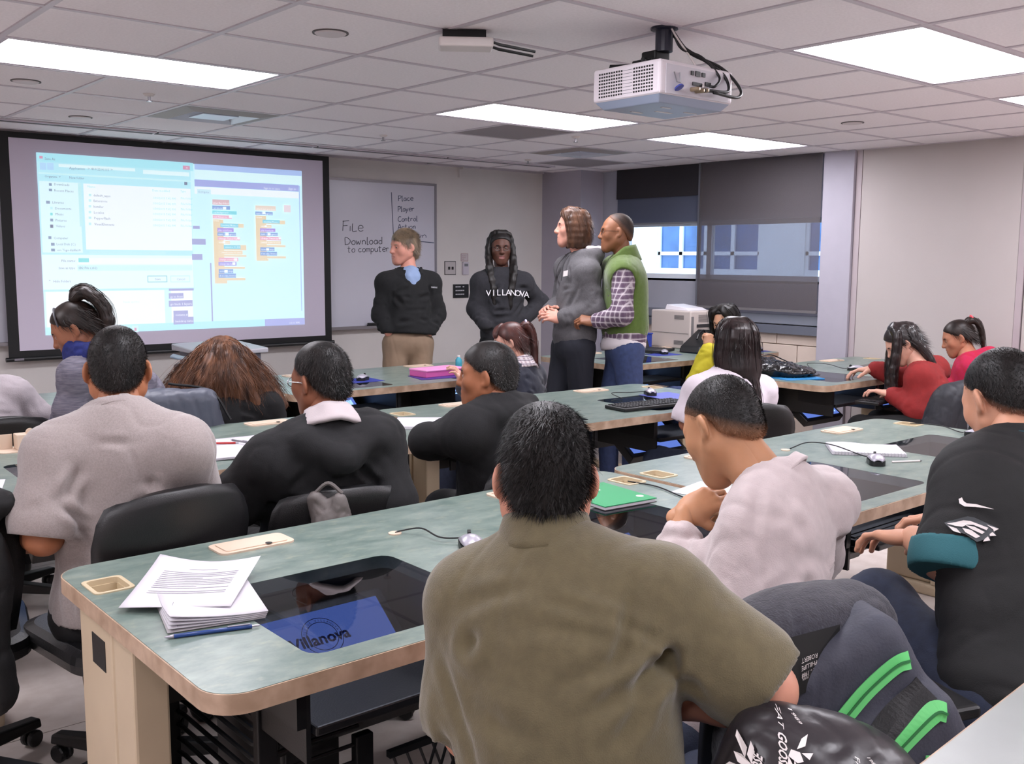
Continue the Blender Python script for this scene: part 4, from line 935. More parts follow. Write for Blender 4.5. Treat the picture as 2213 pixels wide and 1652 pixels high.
def head_prims(fem=False, nose=1.0, jaw=1.0):
    w = 0.95 if fem else 1.0
    P = [ell((0, -0.014, 0.034), (0.0745, 0.097, 0.086), k=0.04), ell((0, 0.034, -0.028), (0.060*w, 0.060, 0.084), k=0.05)]
    for s in (-1, 1):
        P += [cap((s*0.050*w*jaw, 0.0, -0.055), (s*0.020*jaw, 0.066, -0.103), 0.026, 0.020, 0.04), ell((s*0.044*w, 0.058, -0.022), (0.022, 0.022, 0.024), k=0.03),
              cap((s*0.014, 0.083, 0.021), (s*0.046, 0.066, 0.022), 0.0115, 0.009, 0.02)]
    P += [ell((0, 0.073, -0.106), (0.022*jaw, 0.018, 0.017), k=0.03), ell((0, 0.082, -0.066), (0.028, 0.014, 0.024), k=0.03)]
    for s in (-1, 1):
        P += [sub(ell((s*0.032, 0.094, 0.003), (0.017, 0.014, 0.0125), k=0.02)), ell((s*0.0315, 0.0745, 0.002), (0.0165, 0.0125, 0.0125), k=0.006)]
    P += [cap((0, 0.087, 0.014), (0, 0.106+0.004*nose, -0.026), 0.0075, 0.0115*nose, 0.014), ell((0, 0.104+0.004*nose, -0.031), (0.012*nose, 0.012, 0.0095), k=0.01)]
    for s in (-1, 1): P.append(ell((s*0.012*nose, 0.096, -0.033), (0.0075, 0.010, 0.007), k=0.008))
    lp = 1.15 if fem else 0.9
    P += [ell((0, 0.0945, -0.0605), (0.022, 0.0075, 0.0058*lp), k=0.008), ell((0, 0.0935, -0.0735), (0.019, 0.0075, 0.0066*lp), k=0.008), sub(cap((-0.019, 0.1015, -0.0668), (0.019, 0.1015, -0.0668), 0.0026, 0.0026, 0.004))]
    for s in (-1, 1):
        R = np.array(Matrix.Rotation(s*0.55, 3, 'Z') @ Matrix.Rotation(-0.15, 3, 'X')).T
        P += [ell((s*0.0805, -0.014, -0.004), (0.0085, 0.021, 0.032), R, 0.008), cap((s*0.076, -0.004, -0.028), (s*0.074, 0.0, -0.036), 0.008, 0.006, 0.01), sub(ell((s*0.090, -0.004, -0.004), (0.0075, 0.0095, 0.016), R, 0.006))]
    P += [cap((0, -0.022, -0.03), (0, -0.030, -0.13), 0.052*w, 0.050*w, 0.03)]
    return P
HEADS = {}
def get_head(key, fem, nose, jaw, h=0.0042):
    k = (fem, nose, jaw)
    if k not in HEADS:
        V, Q = nets(*field(head_prims(fem, nose, jaw), h)); V = relax(V, Q, 1, 0.35)
        c = V[Q].mean(1); mi = np.zeros(len(Q), np.int32)
        lips = (np.abs(c[:, 0]) < 0.0225) & (c[:, 1] > 0.088) & (c[:, 2] < -0.0548) & (c[:, 2] > -0.081) & ((np.abs(c[:, 0])/0.0225)**2+((c[:, 2]+0.067)/0.0135)**2 < 1)
        mi[lips] = 1; HEADS[k] = (V, Q, mi)
    return HEADS[k]

def hand_prims(curl=(0.25, 0.35, 0.25), spread=0.06, thumb=(0.35, 0.3), fist=None):
    P = [ell((0, 0.050, 0.0), (0.040, 0.050, 0.0145), k=0.015), cap((0, -0.02, 0), (0, 0.03, 0), 0.026, 0.028, 0.02, (A3((0, 0, 1)), 1.45)),
         ell((-0.024, 0.036, -0.008), (0.018, 0.03, 0.014), k=0.015), ell((0.026, 0.04, -0.006), (0.014, 0.034, 0.013), k=0.015)]
    base = [(-0.030, 0.090), (-0.0105, 0.096), (0.0105, 0.093), (0.0295, 0.083)]; seg = [(0.042, 0.025, 0.020), (0.046, 0.028, 0.021), (0.042, 0.026, 0.020), (0.033, 0.019, 0.018)]
    for i, ((bx, by), sg) in enumerate(zip(base, seg)):
        p = np.array([bx, by, 0.002]); ang = 0.0; sp = (i-1.5)*spread
        cu = fist[i] if fist else curl
        P.append(cap((bx*0.6, 0.045, 0.0), p, 0.010, 0.0105, 0.012))
        for j, L in enumerate(sg):
            ang += cu[j]; d = np.array([math.sin(sp)*math.cos(ang), math.cos(sp)*math.cos(ang), -math.sin(ang)])
            q = p+d*L; r0 = 0.0096-0.0009*j-(0.0012 if i == 3 else 0); P.append(cap(p, q, r0, r0-0.0009, 0.005)); p = q
    p = np.array([-0.024, 0.022, -0.006]); d = np.array([-0.78, 0.58, -0.25]); d /= np.linalg.norm(d)
    for j, L in enumerate((0.040, 0.032, 0.026)):
        q = p+d*L; P.append(cap(p, q, 0.0135-0.0016*j, 0.0120-0.0018*j, 0.008)); p = q
        a = thumb[min(j, 1)]; d = d+np.array([0.55*a, 0.5*a, -0.6*a]); d /= np.linalg.norm(d)
    return P
HANDS = {}
POSES = {'relax': dict(), 'flat': dict(curl=(0.08, 0.18, 0.12), spread=0.09), 'type': dict(curl=(0.2, 0.6, 0.45), spread=0.08, thumb=(0.2, 0.2)), 'mouse': dict(curl=(0.28, 0.45, 0.3), spread=0.03, thumb=(0.25, 0.2)),
         'fist': dict(curl=(1.35, 1.4, 0.9), spread=0.02, thumb=(0.8, 0.7)), 'chin': dict(curl=(0.9, 1.15, 0.6), spread=0.03, thumb=(0.15, 0.05)), 'cup': dict(curl=(0.5, 0.7, 0.45), spread=0.02, thumb=(0.5, 0.2)), 'grip': dict(curl=(0.7, 0.9, 0.5), spread=0.03, thumb=(0.1, 0.1))}
def get_hand(pose, left, h=0.0033):
    if pose not in HANDS: HANDS[pose] = nets(*field(hand_prims(**POSES[pose]), h))
    V, Q = HANDS[pose]; V = V.copy()
    if left: V[:, 0] *= -1; Q = Q[:, ::-1]
    return V, Q

def unit(v): v = np.asarray(v, np.float32); return v/(np.linalg.norm(v)+1e-9)

def ribbons(paths, width, rng, segs=8):
    """flat tapering strips along polylines (arrays k x 3)"""
    VV = []; QQ = []; o = 0
    for P in paths:
        k = len(P); T = np.gradient(P, axis=0); T /= np.linalg.norm(T, axis=1, keepdims=True)+1e-9
        s = np.cross(T, rng.normal(size=3)); s /= np.linalg.norm(s, axis=1, keepdims=True)+1e-9
        w = width*np.linspace(1, 0.35, k)[:, None]*0.5
        V = np.empty((2*k, 3), np.float32); V[0::2] = P-s*w; V[1::2] = P+s*w; VV.append(V)
        i = np.arange(k-1)*2+o; QQ.append(np.stack([i, i+1, i+3, i+2], 1)); o += 2*k
    return np.concatenate(VV), np.concatenate(QQ)

def merge(parts):
    V = []; Q = []; M = []; o = 0
    for p in parts:
        v, q = p[0], p[1]; m = p[2] if len(p) > 2 else 0
        V.append(np.asarray(v, np.float32)); Q.append(np.asarray(q)+o); M.append(np.full(len(q), m, np.int32) if np.isscalar(m) else m); o += len(v)
    return np.concatenate(V), np.concatenate(Q), np.concatenate(M)

def smooth_path(P, n=24):
    P = np.array([tuple(v) for v in spline_pts(P, max(2, n//max(1, len(P)-1)))], np.float32); return P

def crop_hair(rng, V, Q, n, length, width, flow):
    """short individual hairs standing on a hair cap; flow(P,N)-> direction"""
    N = vnormals(V, Q); c = rng.randint(0, len(Q), n); w = rng.dirichlet((1, 1, 1, 1), n).astype(np.float32)
    P = (V[Q[c]]*w[:, :, None]).sum(1); Nn = (N[Q[c]]*w[:, :, None]).sum(1)
    D = flow(P, Nn); D = D/(np.linalg.norm(D, axis=1, keepdims=True)+1e-9); D += rng.normal(size=D.shape)*0.22
    L = (length*rng.uniform(0.6, 1.25, n))[:, None].astype(np.float32)
    S = np.cross(D, Nn); S /= np.linalg.norm(S, axis=1, keepdims=True)+1e-9
    a, b = P-S*width*0.5-Nn*0.001, P+S*width*0.5-Nn*0.001; m0, m1 = P+D*L*0.55+Nn*0.0012-S*width*0.35, P+D*L*0.55+Nn*0.0012+S*width*0.35
    t0, t1 = P+D*L-S*width*0.08, P+D*L+S*width*0.08
    VV = np.stack([a, b, m0, m1, t0, t1], 1).reshape(-1, 3); i = np.arange(n)*6
    QQ = np.concatenate([np.stack([i, i+1, i+3, i+2], 1), np.stack([i+2, i+3, i+5, i+4], 1)])
    return VV, QQ

def hairmat(name, rgb, rough=0.45, rgb2=None, spec=0.4):
    return mat(name, rgb, rough, var=0.35, vscale=30, rgb2=rgb2, stretch=(1, 1, 0.3), spec=spec, detail=5)
def skinmat(name, rgb):
    return mat(name, rgb, 0.5, var=0.06, vscale=25, sss=0.12, bump=0.03, bscale=350, spec=0.35)
def fademat(mh, ms):
    """cropped hair thinning into skin at the hairline"""
    nm = mh.name+'_'+ms.name
    if nm in MATS: return MATS[nm]
    m = mh.copy(); m.name = nm; n = m.node_tree.nodes; l = m.node_tree.links; b = n['Principled BSDF']
    src = b.inputs['Base Color'].links[0].from_socket; at = n.new('ShaderNodeAttribute'); at.attribute_name = 'fade'
    mx = n.new('ShaderNodeMix'); mx.data_type = 'RGBA'; mx.inputs[7].default_value = tuple(ms.node_tree.nodes['Principled BSDF'].inputs['Base Color'].default_value)
    l.new(at.outputs['Fac'], mx.inputs['Factor']); l.new(src, mx.inputs[6]); l.new(mx.outputs[2], b.inputs['Base Color']); MATS[nm] = m
    return m
m_eye = mat('eye_white', (176, 166, 160), 0.3); m_iris = mat('eye_iris', (40, 26, 18), 0.2)
def lipmat(rgb): return mat('lip_%d_%d_%d' % rgb, rgb, 0.45)

# ------------------------------------------------------------------ people
class Person:
    def __init__(s, key, label, J, seated=True, head=(0, 0, 0, 0.95), fem=False, nose=1.0, jaw=1.0, skin=(190, 140, 115), lips=None, brow=(30, 22, 18), hands=(None, None), build=1.0, arm=1.0, brows=True):
        s.J = {k: np.array(v, np.float32) for k, v in J.items()}; J = s.J; s.key = key; s.b = build; s.arm = arm; s.seated = seated
        rt = J['SR']-J['SL']; up = unit(J['N']-J['P']); rt = unit(rt-up*(rt@up)); s.rt, s.up = rt, up; s.fw = unit(np.cross(up, rt))
        s.R = np.stack([rt, s.fw, up])                          # rows = axes
        hf = unit(np.array([s.fw[0], s.fw[1], 0])); hr = unit(np.array([rt[0], rt[1], 0])); s.hf, s.hr = hf, hr
        for sd, sg in (('L', -1), ('R', 1)):
            J['H'+sd] = J['P']+hr*sg*0.09*build
            if 'K'+sd not in J:
                J['K'+sd] = (J['H'+sd]+hf*0.40+hr*sg*0.05+A3((0, 0, 0.0))) if seated else J['H'+sd]+A3((0, 0, -0.42))
                if seated: J['K'+sd][2] = 0.50
            J['A'+sd] = np.array([*(J['K'+sd][:2]+(hf[:2]*0.05 if seated else -hf[:2]*0.01)), 0.085], np.float32)
        base = (float(J['P'][0]), float(J['P'][1]), 0.0)
        s.root = empty('person', base, 0, label, 'person')
        s.Rh = head_frame(*head[:3]); s.hs = head[3]; s.Hc = J['H']
        s.m_skin = skinmat('skin_'+key, skin); sk = skin
        lips = lips or tuple(int(v*0.86) if i else int(v*0.92) for i, v in enumerate(sk))
        # continuous body: neck, trunk, arms (coarser) + head + hands
        a = arm; P = [cap(J['N']-up*0.03, s.hp((0, -0.025, -0.045)), 0.054*a, 0.052*s.hs, 0.05), ell(J['P']+(J['N']-J['P'])*0.62, A3((0.13, 0.085, 0.2))*build, s.R, 0.05)]
        for sd in 'LR':
            P += [cap(J['S'+sd], J['E'+sd], 0.047*a, 0.040*a, 0.03), cap(J['E'+sd], J['E'+sd]+(J['W'+sd]-J['E'+sd])*0.35, 0.040*a, 0.041*a, 0.03), cap(J['E'+sd]+(J['W'+sd]-J['E'+sd])*0.35, J['W'+sd], 0.041*a, 0.027*a, 0.03), cap(J['N']-up*0.05, J['S'+sd], 0.05, 0.045, 0.04)]
            P += [cap(J['H'+sd], J['K'+sd], 0.065, 0.05, 0.04), cap(J['K'+sd], J['A'+sd], 0.048, 0.035, 0.03)]
        V, Q = nets(*field(P, 0.011)); V = relax(V, Q, 1)
        HV, HQ, HM = get_head(key, fem, nose, jaw)
        parts = [(V, Q, 0), ((HV*s.hs)@s.Rh.T+s.Hc, HQ, HM)]
        for e in (-1, 1):                                       # eyes and brows
            c = A3((e*0.0315, 0.0765, 0.0022)); n1, n2 = 10, 12; E = []
            for i in range(n1+1):
                for j in range(n2): t, u = PI*i/n1, 2*PI*j/n2; E.append(c+0.0122*A3((math.sin(t)*math.cos(u), math.cos(t), math.sin(t)*math.sin(u)*0.82)))
            q = np.array([(i*n2+j, i*n2+(j+1) % n2, (i+1)*n2+(j+1) % n2, (i+1)*n2+j) for i in range(n1) for j in range(n2)])
            mi = np.where(np.arange(len(q))//n2 < 2, 3, 2); parts.append(((np.array(E)*s.hs)@s.Rh.T+s.Hc, q, mi))
            if brows:
                mb = MB().tube([(e*0.012, 0.092, 0.0195), (e*0.026, 0.0915, 0.0245), (e*0.040, 0.083, 0.0245), (e*0.050, 0.072, 0.019)], [0.0028, 0.0036, 0.0032, 0.0018], 6, caps=False)
                parts.append(((np.array(mb.v, np.float32)*s.hs)@s.Rh.T+s.Hc, np.array([f for f in mb.f]), 4))
        for sd, spec in zip('LR', hands):
            if spec == 'none': continue
            pose, fd, bn = spec if spec else ('relax', None, None)
            fd = unit(J['W'+sd]-J['E'+sd]) if fd is None else unit(fd); bn = A3((0, 0, 1)) if bn is None else unit(bn)
            z = unit(bn-fd*(bn@fd)); x = np.cross(fd, z); hv, hq = get_hand(pose, sd == 'L')
            parts.append(((hv*0.95*min(1.05, a))@np.stack([x, fd, z])+J['W'+sd], hq, 0))
        V, Q, M = merge(parts); me = np_mesh('body', V-np.array(base, np.float32), Q, M)
        s.body = link_mesh('body', me, [s.m_skin, lipmat(lips), m_eye, m_iris, mat('brow_'+key, brow, 0.8)], s.root, True)
    def hp(s, p): return s.Rh@(A3(p)*s.hs)+s.Hc            # head-local -> world
    def hg(s, p, z0=0.03):
        """head-local point whose part below z0 hangs straight down"""
        if p[2] >= z0: return s.hp(p)
        return s.hp((p[0], p[1], z0))+A3((0, 0, (p[2]-z0)*s.hs))
    def tp(s, x, y, z): return s.J['P']+s.rt*x+s.fw*y+(s.J['N']-s.J['P'])*z      # trunk-local (z 0 pelvis .. 1 neck)
    def trunk(s, e, hem=0.0, low=True):
        J, b, R = s.J, s.b, s.R; T = J['N']-J['P']; L = float(np.linalg.norm(T))
        Z = lambda t: J['P']+T*t
        P = [ell(Z(0.70), (0.148*b+e, 0.102*b+e, 0.36*L+e), R, 0.05), ell(Z(0.36), (0.138*b+e, 0.104*b+e, 0.34*L+e), R, 0.06), cap(J['SL'], J['SR'], 0.046+e, 0.046+e, 0.05)]
        if low: P.append(ell(Z(0.06), (0.152*b+e, 0.112*b+e, 0.13+e), R, 0.05))
        for sd in 'LR': P += [ell(J['S'+sd], (0.058+e, 0.056+e, 0.056+e), None, 0.05), cap(J['N']-s.up*0.015, J['S'+sd], 0.046+e, 0.044+e, 0.05)]
        return P
    slv = 0.93
    def sleeves(s, e, kind, taper=1.0):
        J = s.J; P = []; a = s.arm
        for sd in 'LR':
            S, E, W = J['S'+sd], J['E'+sd], J['W'+sd]
            if kind == 'short':
                P.append(cap(S, S+(E-S)*0.80, 0.052*a+e, 0.058*a+e*1.4, 0.028, None, (A3(S+(E-S)*0.80+unit(E-S)*(0.058*a+e*1.4)*0.45), A3(unit(E-S)))))
            elif kind == 'long':
                P += [cap(S, E, 0.051*a+e, 0.046*a+e, 0.028), cap(E, E+(W-E)*s.slv, 0.046*a+e, 0.034*a+e, 0.03)]
        return P
    def wrinkles(s, sleeve, e, k=1.0, seed=0):
        """pulls at armpits, elbows and waist where cloth really gathers"""
        J = s.J; rg = np.random.RandomState(seed); C = []; d0 = 0.010*k
        for sd, sg in (('L', -1), ('R', 1)):
            S, E, W = J['S'+sd], J['E'+sd], J['W'+sd]; ad = unit(E-S)
            for fy in (-1, 1):
                A = S+ad*0.10-s.rt*sg*0.045+s.fw*fy*0.075
                for t, x in ((0.78, 0.06), (0.58, 0.04), (0.36, 0.07)):
                    C.append((A+rg.normal(size=3)*0.01, s.tp(sg*x+rg.normal()*0.02, fy*0.13, t+rg.normal()*0.05), d0*rg.uniform(0.6, 1.1), rg.uniform(0.010, 0.016)))
                C.append((S+s.fw*fy*0.05-s.rt*sg*0.03, A-s.up*0.06, d0*0.7, 0.012))
            r1 = 0.05*s.arm+e
            segs = [(S, E, (0.35, 0.55, 0.75, 0.92))]+([(E, W, (0.08, 0.2, 0.38, 0.6, 0.8))] if sleeve == 'long' else [])
            for a, b, ts in segs:
                ax = unit(b-a); u = unit(np.cross(ax, rg.normal(size=3))); v = np.cross(ax, u)
                for t in ts:
                    c = a+(b-a)*t; th = rg.uniform(0, 6.28); w1 = math.cos(th)*u+math.sin(th)*v; w2 = math.cos(th+1.9)*u+math.sin(th+1.9)*v
                    C.append((c+w1*r1+ax*rg.normal()*0.012, c+w2*r1+ax*rg.normal()*0.025, d0*rg.uniform(0.5, 0.9), rg.uniform(0.008, 0.013)))
        for i in range(7):
            fy = -1 if i % 2 else 1; z = rg.uniform(0.02, 0.42); x = rg.uniform(-0.12, 0.12)
            C.append((s.tp(x-0.09, fy*0.115, z), s.tp(x+0.08, fy*0.115, z+rg.uniform(-0.1, 0.1)), d0*rg.uniform(0.4, 0.8), rg.uniform(0.011, 0.016)))
        return C
    def top(s, name, m, sleeve='long', e=0.014, h=0.0095, folds=0.004, ff=26, seed=3, creases=(), low=True, extra=(), neckcut=True, it=1, hem=None, wr=1.5):
        P = s.trunk(e, low=low)+s.sleeves(e, sleeve)+list(extra); planes = []; hems = []
        if sleeve == 'short':                              # open hems: hollow the sleeve ends
            for sd in 'LR':
                S, E = s.J['S'+sd], s.J['E'+sd]
                hems.append((S+(E-S)*0.80+unit(E-S)*(0.058*s.arm+e*1.4)*0.45, unit(E-S), 0.0, S+(E-S)*0.9, 0.11))
        if neckcut: P.append(sub(cap(s.J['N']+s.up*0.0, s.hp((0, -0.02, -0.05)), 0.058, 0.062, 0.012)))
        if s.seated: planes.append((A3((0, 0, 0.53)), A3((0, 0, -1)), 0.006))
        if hem is not None: planes.append((s.tp(0, 0, hem), -s.up, 0.006))
        return soft(name, P, m, s.root, h, planes, folds, ff, seed, list(creases)+s.wrinkles(sleeve, e, wr, seed), it, hems=hems)
    def pants(s, m, shoes=True, e=0.012, name='trousers', h=0.011):
        J = s.J; P = [ell(J['P']-s.up*(0.0 if s.seated else 0.05), (0.142*s.b+e, 0.104*s.b+e, 0.10+e), s.R, 0.06)]
        for sd in 'LR': P += [cap(J['H'+sd]-s.up*(0.0 if s.seated else 0.05), J['K'+sd], 0.076*s.b+e, 0.060+e, 0.04), cap(J['K'+sd], J['A'+sd]+A3((0, 0, 0.01)), 0.060+e, 0.048+e, 0.04)]
        soft(name, P, m, s.root, h, (), 0.004, 24, 5)
        if shoes:
            for sd in 'LR':
                A = J['A'+sd]; f = s.hf
                soft('shoe', [cap(A-f*0.03+A3((0, 0, -0.045)), A+f*0.15+A3((0, 0, -0.052)), 0.038, 0.030, 0.03, (A3((0, 0, 1)), 1.05)), cap(A, A+A3((0, 0, -0.03)), 0.042, 0.042, 0.03)], mat('shoe_black', (22, 21, 22), 0.4), s.root, 0.010, [(A3((0, 0, 0.004)), A3((0, 0, -1)), 0.002)])
    def to_world(s, V): return (V*s.hs)@s.Rh.T+s.Hc
    def short_hair(s, m, t=0.010, line=(0.085, 0.070, -0.090, -0.088), n=5000, L=0.014, w=0.0013, seed=1, h=0.0045, bulge=(), flow=None, lumps=0.0, name='hair', fade=None, ragged=0.006):
        y0, z0, y1, z1 = line; d = np.array([y1-y0, z1-z0]); nn = np.array([-d[1], d[0]]); nn = nn/np.linalg.norm(nn)
        if nn[1] > 0: nn = -nn
        P = [ell((0, -0.014, 0.034), (0.0745+t*0.5, 0.097+t, 0.086+t*1.15), k=0.03), ell((0, -0.048, -0.035), (0.052+t*0.5, 0.052+t*0.6, 0.062), k=0.05)]+list(bulge)
        for e in (-1, 1): P.append(sub(ell((e*0.090, -0.012, -0.008), (0.022, 0.028, 0.038), k=0.008)))
        F, lo, h = field(P, h); gx = np.stack(np.meshgrid(*[lo[i]+h*np.arange(F.shape[i], dtype=np.float32) for i in range(3)], indexing='ij'), -1)
        pd = (gx[..., 1]-y0)*nn[0]+(gx[..., 2]-z0)*nn[1]+(ragged*wob(gx.reshape(-1, 3), 160, seed+5, 4)).reshape(F.shape)
        F = -smin(-F, -pd.astype(np.float32), 0.03); V, Q = nets(F, lo, h); V = relax(V, Q, 2)
        rng = np.random.RandomState(seed)
        if lumps: V = V+vnormals(V, Q)*(lumps*wob(V, 90, seed))[:, None]
        fl = flow or (lambda P_, N_: N_*0.55+np.array([0, -0.35, -0.8])+np.cross(P_-np.array([0.0, -0.06, 0.11]), [0, 0, 1])*3)
        sv, sq = crop_hair(rng, V, Q, n, L, w, fl)
        VV, QQ, _ = merge([(V, Q), (sv, sq)]); W_ = s.to_world(VV); me = np_mesh(name, W_-np.array(WORG[s.root.name], np.float32), QQ)
        if fade:
            pdv = (VV[:, 1]-y0)*nn[0]+(VV[:, 2]-z0)*nn[1]; fv = np.clip(1+pdv/fade, 0, 1).astype(np.float32)*0.85
            at = me.attributes.new('fade', 'FLOAT', 'POINT'); at.data.foreach_set('value', fv); m = fademat(m, s.m_skin)
        return link_mesh(name, me, m, s.root, True)
    def long_hair(s, m, locks, cap_t=0.014, line=(0.085, 0.075, -0.09, -0.09), per=60, w=0.003, seed=1, jitter=0.012, h=0.0065, name='hair', frizz=0.0, core=0.75, world=False, caphair=True):
        """locks: list of (points head-local, r0, r1)"""
        rng = np.random.RandomState(seed); y0, z0, y1, z1 = line; d = np.array([y1-y0, z1-z0]); nn = np.array([-d[1], d[0]]); nn = nn/np.linalg.norm(nn)
        if nn[1] > 0: nn = -nn
        out = []; t = cap_t
        if caphair:
            F, lo, hh = field([ell((0, -0.014, 0.034), (0.0745+t, 0.097+t, 0.086+t), k=0.03), ell((0, -0.048, -0.035), (0.056+t, 0.052+t, 0.062), k=0.05)], 0.005, [(A3((0, y0, z0)), A3((0, nn[0], nn[1])), 0.012)])
            V, Q = nets(F, lo, hh); out.append((s.to_world(relax(V, Q, 1)), Q))
            sv, sq = crop_hair(rng, V, Q, 2500, 0.05, 0.0022, lambda P_, N_: N_*0.03+np.array([0, -0.5, -1.0])); out.append((s.to_world(sv), sq))
        LP = [(np.array([s.hg(p) for p in pts]) if not world else np.array(pts, np.float32), r0, r1) for pts, r0, r1 in locks]
        prims = []
        for pts, r0, r1 in LP:
            S = smooth_path(pts, 10); rr = np.linspace(r0, r1, len(S))*core
            for i in range(len(S)-1): prims.append(cap(S[i], S[i+1], rr[i], rr[i+1], 0.018))
        V, Q = nets(*field(prims, h)); V = relax(V, Q, 1); N = vnormals(V, Q)
        V = V+N*(0.003*wob(V*np.array([1, 1, 0.25], np.float32), 130, seed))[:, None]; out.append((V, Q))
        paths = []
        for pts, r0, r1 in LP:
            S = smooth_path(pts, 16); k = len(S); T = np.gradient(S, axis=0); T /= np.linalg.norm(T, axis=1, keepdims=True)+1e-9
            for _ in range(per):
                v = rng.normal(size=3); v /= np.linalg.norm(v); rad = rng.uniform(0.7, 1.08); off = v-T*(T@v)[:, None]; off /= np.linalg.norm(off, axis=1, keepdims=True)+1e-6
                rr = np.linspace(r0, r1, k)*rad; a, b = sorted(rng.uniform(0, 1, 2)); a, b = int(a*0.5*k), int(k*(0.6+0.4*b))
                Pp = S+off*rr[:, None]+rng.normal(size=3)*jitter*np.linspace(0, 1, k)[:, None]
                if frizz: Pp = Pp+frizz*np.stack([np.sin(np.linspace(0, 1, k)*rng.uniform(8, 20)+rng.uniform(0, 6)) for _ in range(3)], 1)
                if b-a > 3: paths.append(Pp[a:b].astype(np.float32))
        rv, rq = ribbons(paths, w, rng); out.append((rv, rq))
        VV, QQ, _ = merge(out)
        return link_mesh(name, np_mesh(name, VV-np.array(WORG[s.root.name], np.float32), QQ), m, s.root, True)
    def glasses(s, m, z=0.002):
        mb = MB()
        for e in (-1, 1):
            c = (e*0.033, 0.099, z); pts = [(c[0]+0.024*math.cos(t)*(1 if abs(math.cos(t)) < .8 else 1), c[1]-0.10*abs(c[0]+0.024*math.cos(t))*0.12, c[2]+0.016*math.sin(t)) for t in np.linspace(0, 2*PI, 16, endpoint=False)]
            mb.tube(pts, 0.0018, 5, closed=True); mb.tube([(e*0.057, 0.094, z+0.006), (e*0.078, 0.06, z+0.006), (e*0.083, -0.005, z+0.002), (e*0.082, -0.02, z-0.012)], 0.0016, 5)
        mb.tube([(-0.010, 0.100, z+0.004), (0, 0.103, z+0.006), (0.010, 0.100, z+0.004)], 0.0016, 5)
        W_ = s.to_world(np.array(mb.v, np.float32)); mb.v = [tuple(x) for x in W_]; return mb.build('glasses', m, s.root)
    def ring(s, name, m, r0, r1, hgt, c0=0.0, thick=0.012, tilt=0.0, front=1.0, n=28, gap=0.0, flare=0.0, folds=0.0):
        """collar band around the neck: lofted ring, local axes of the neck"""
        J = s.J; up = unit(s.hp((0, -0.02, -0.05))-J['N']); rt = unit(s.rt-up*(s.rt@up)); fw = np.cross(up, rt); G = []
        for i in range(n+1):
            a = gap+(2*PI-2*gap)*i/n+PI/2; row = []
            for j in range(6):
                t = j/5; r = r0+(r1-r0)*t+flare*(t**2); hh = c0+hgt*t*(1-0.35*front*max(0, math.sin(a)))-0.02*front*max(0, math.sin(a))
                wv = folds*math.sin(a*7+t*3); row.append(J['N']+rt*math.cos(a)*(r+wv)+fw*math.sin(a)*(r*1.02+wv)+up*(hh+tilt*math.sin(a)))
            G.append(row)
        return MB().grid([[Vector(map(float, p)) for p in r] for r in G], thick=thick).build(name, m, s.root, smooth=True)
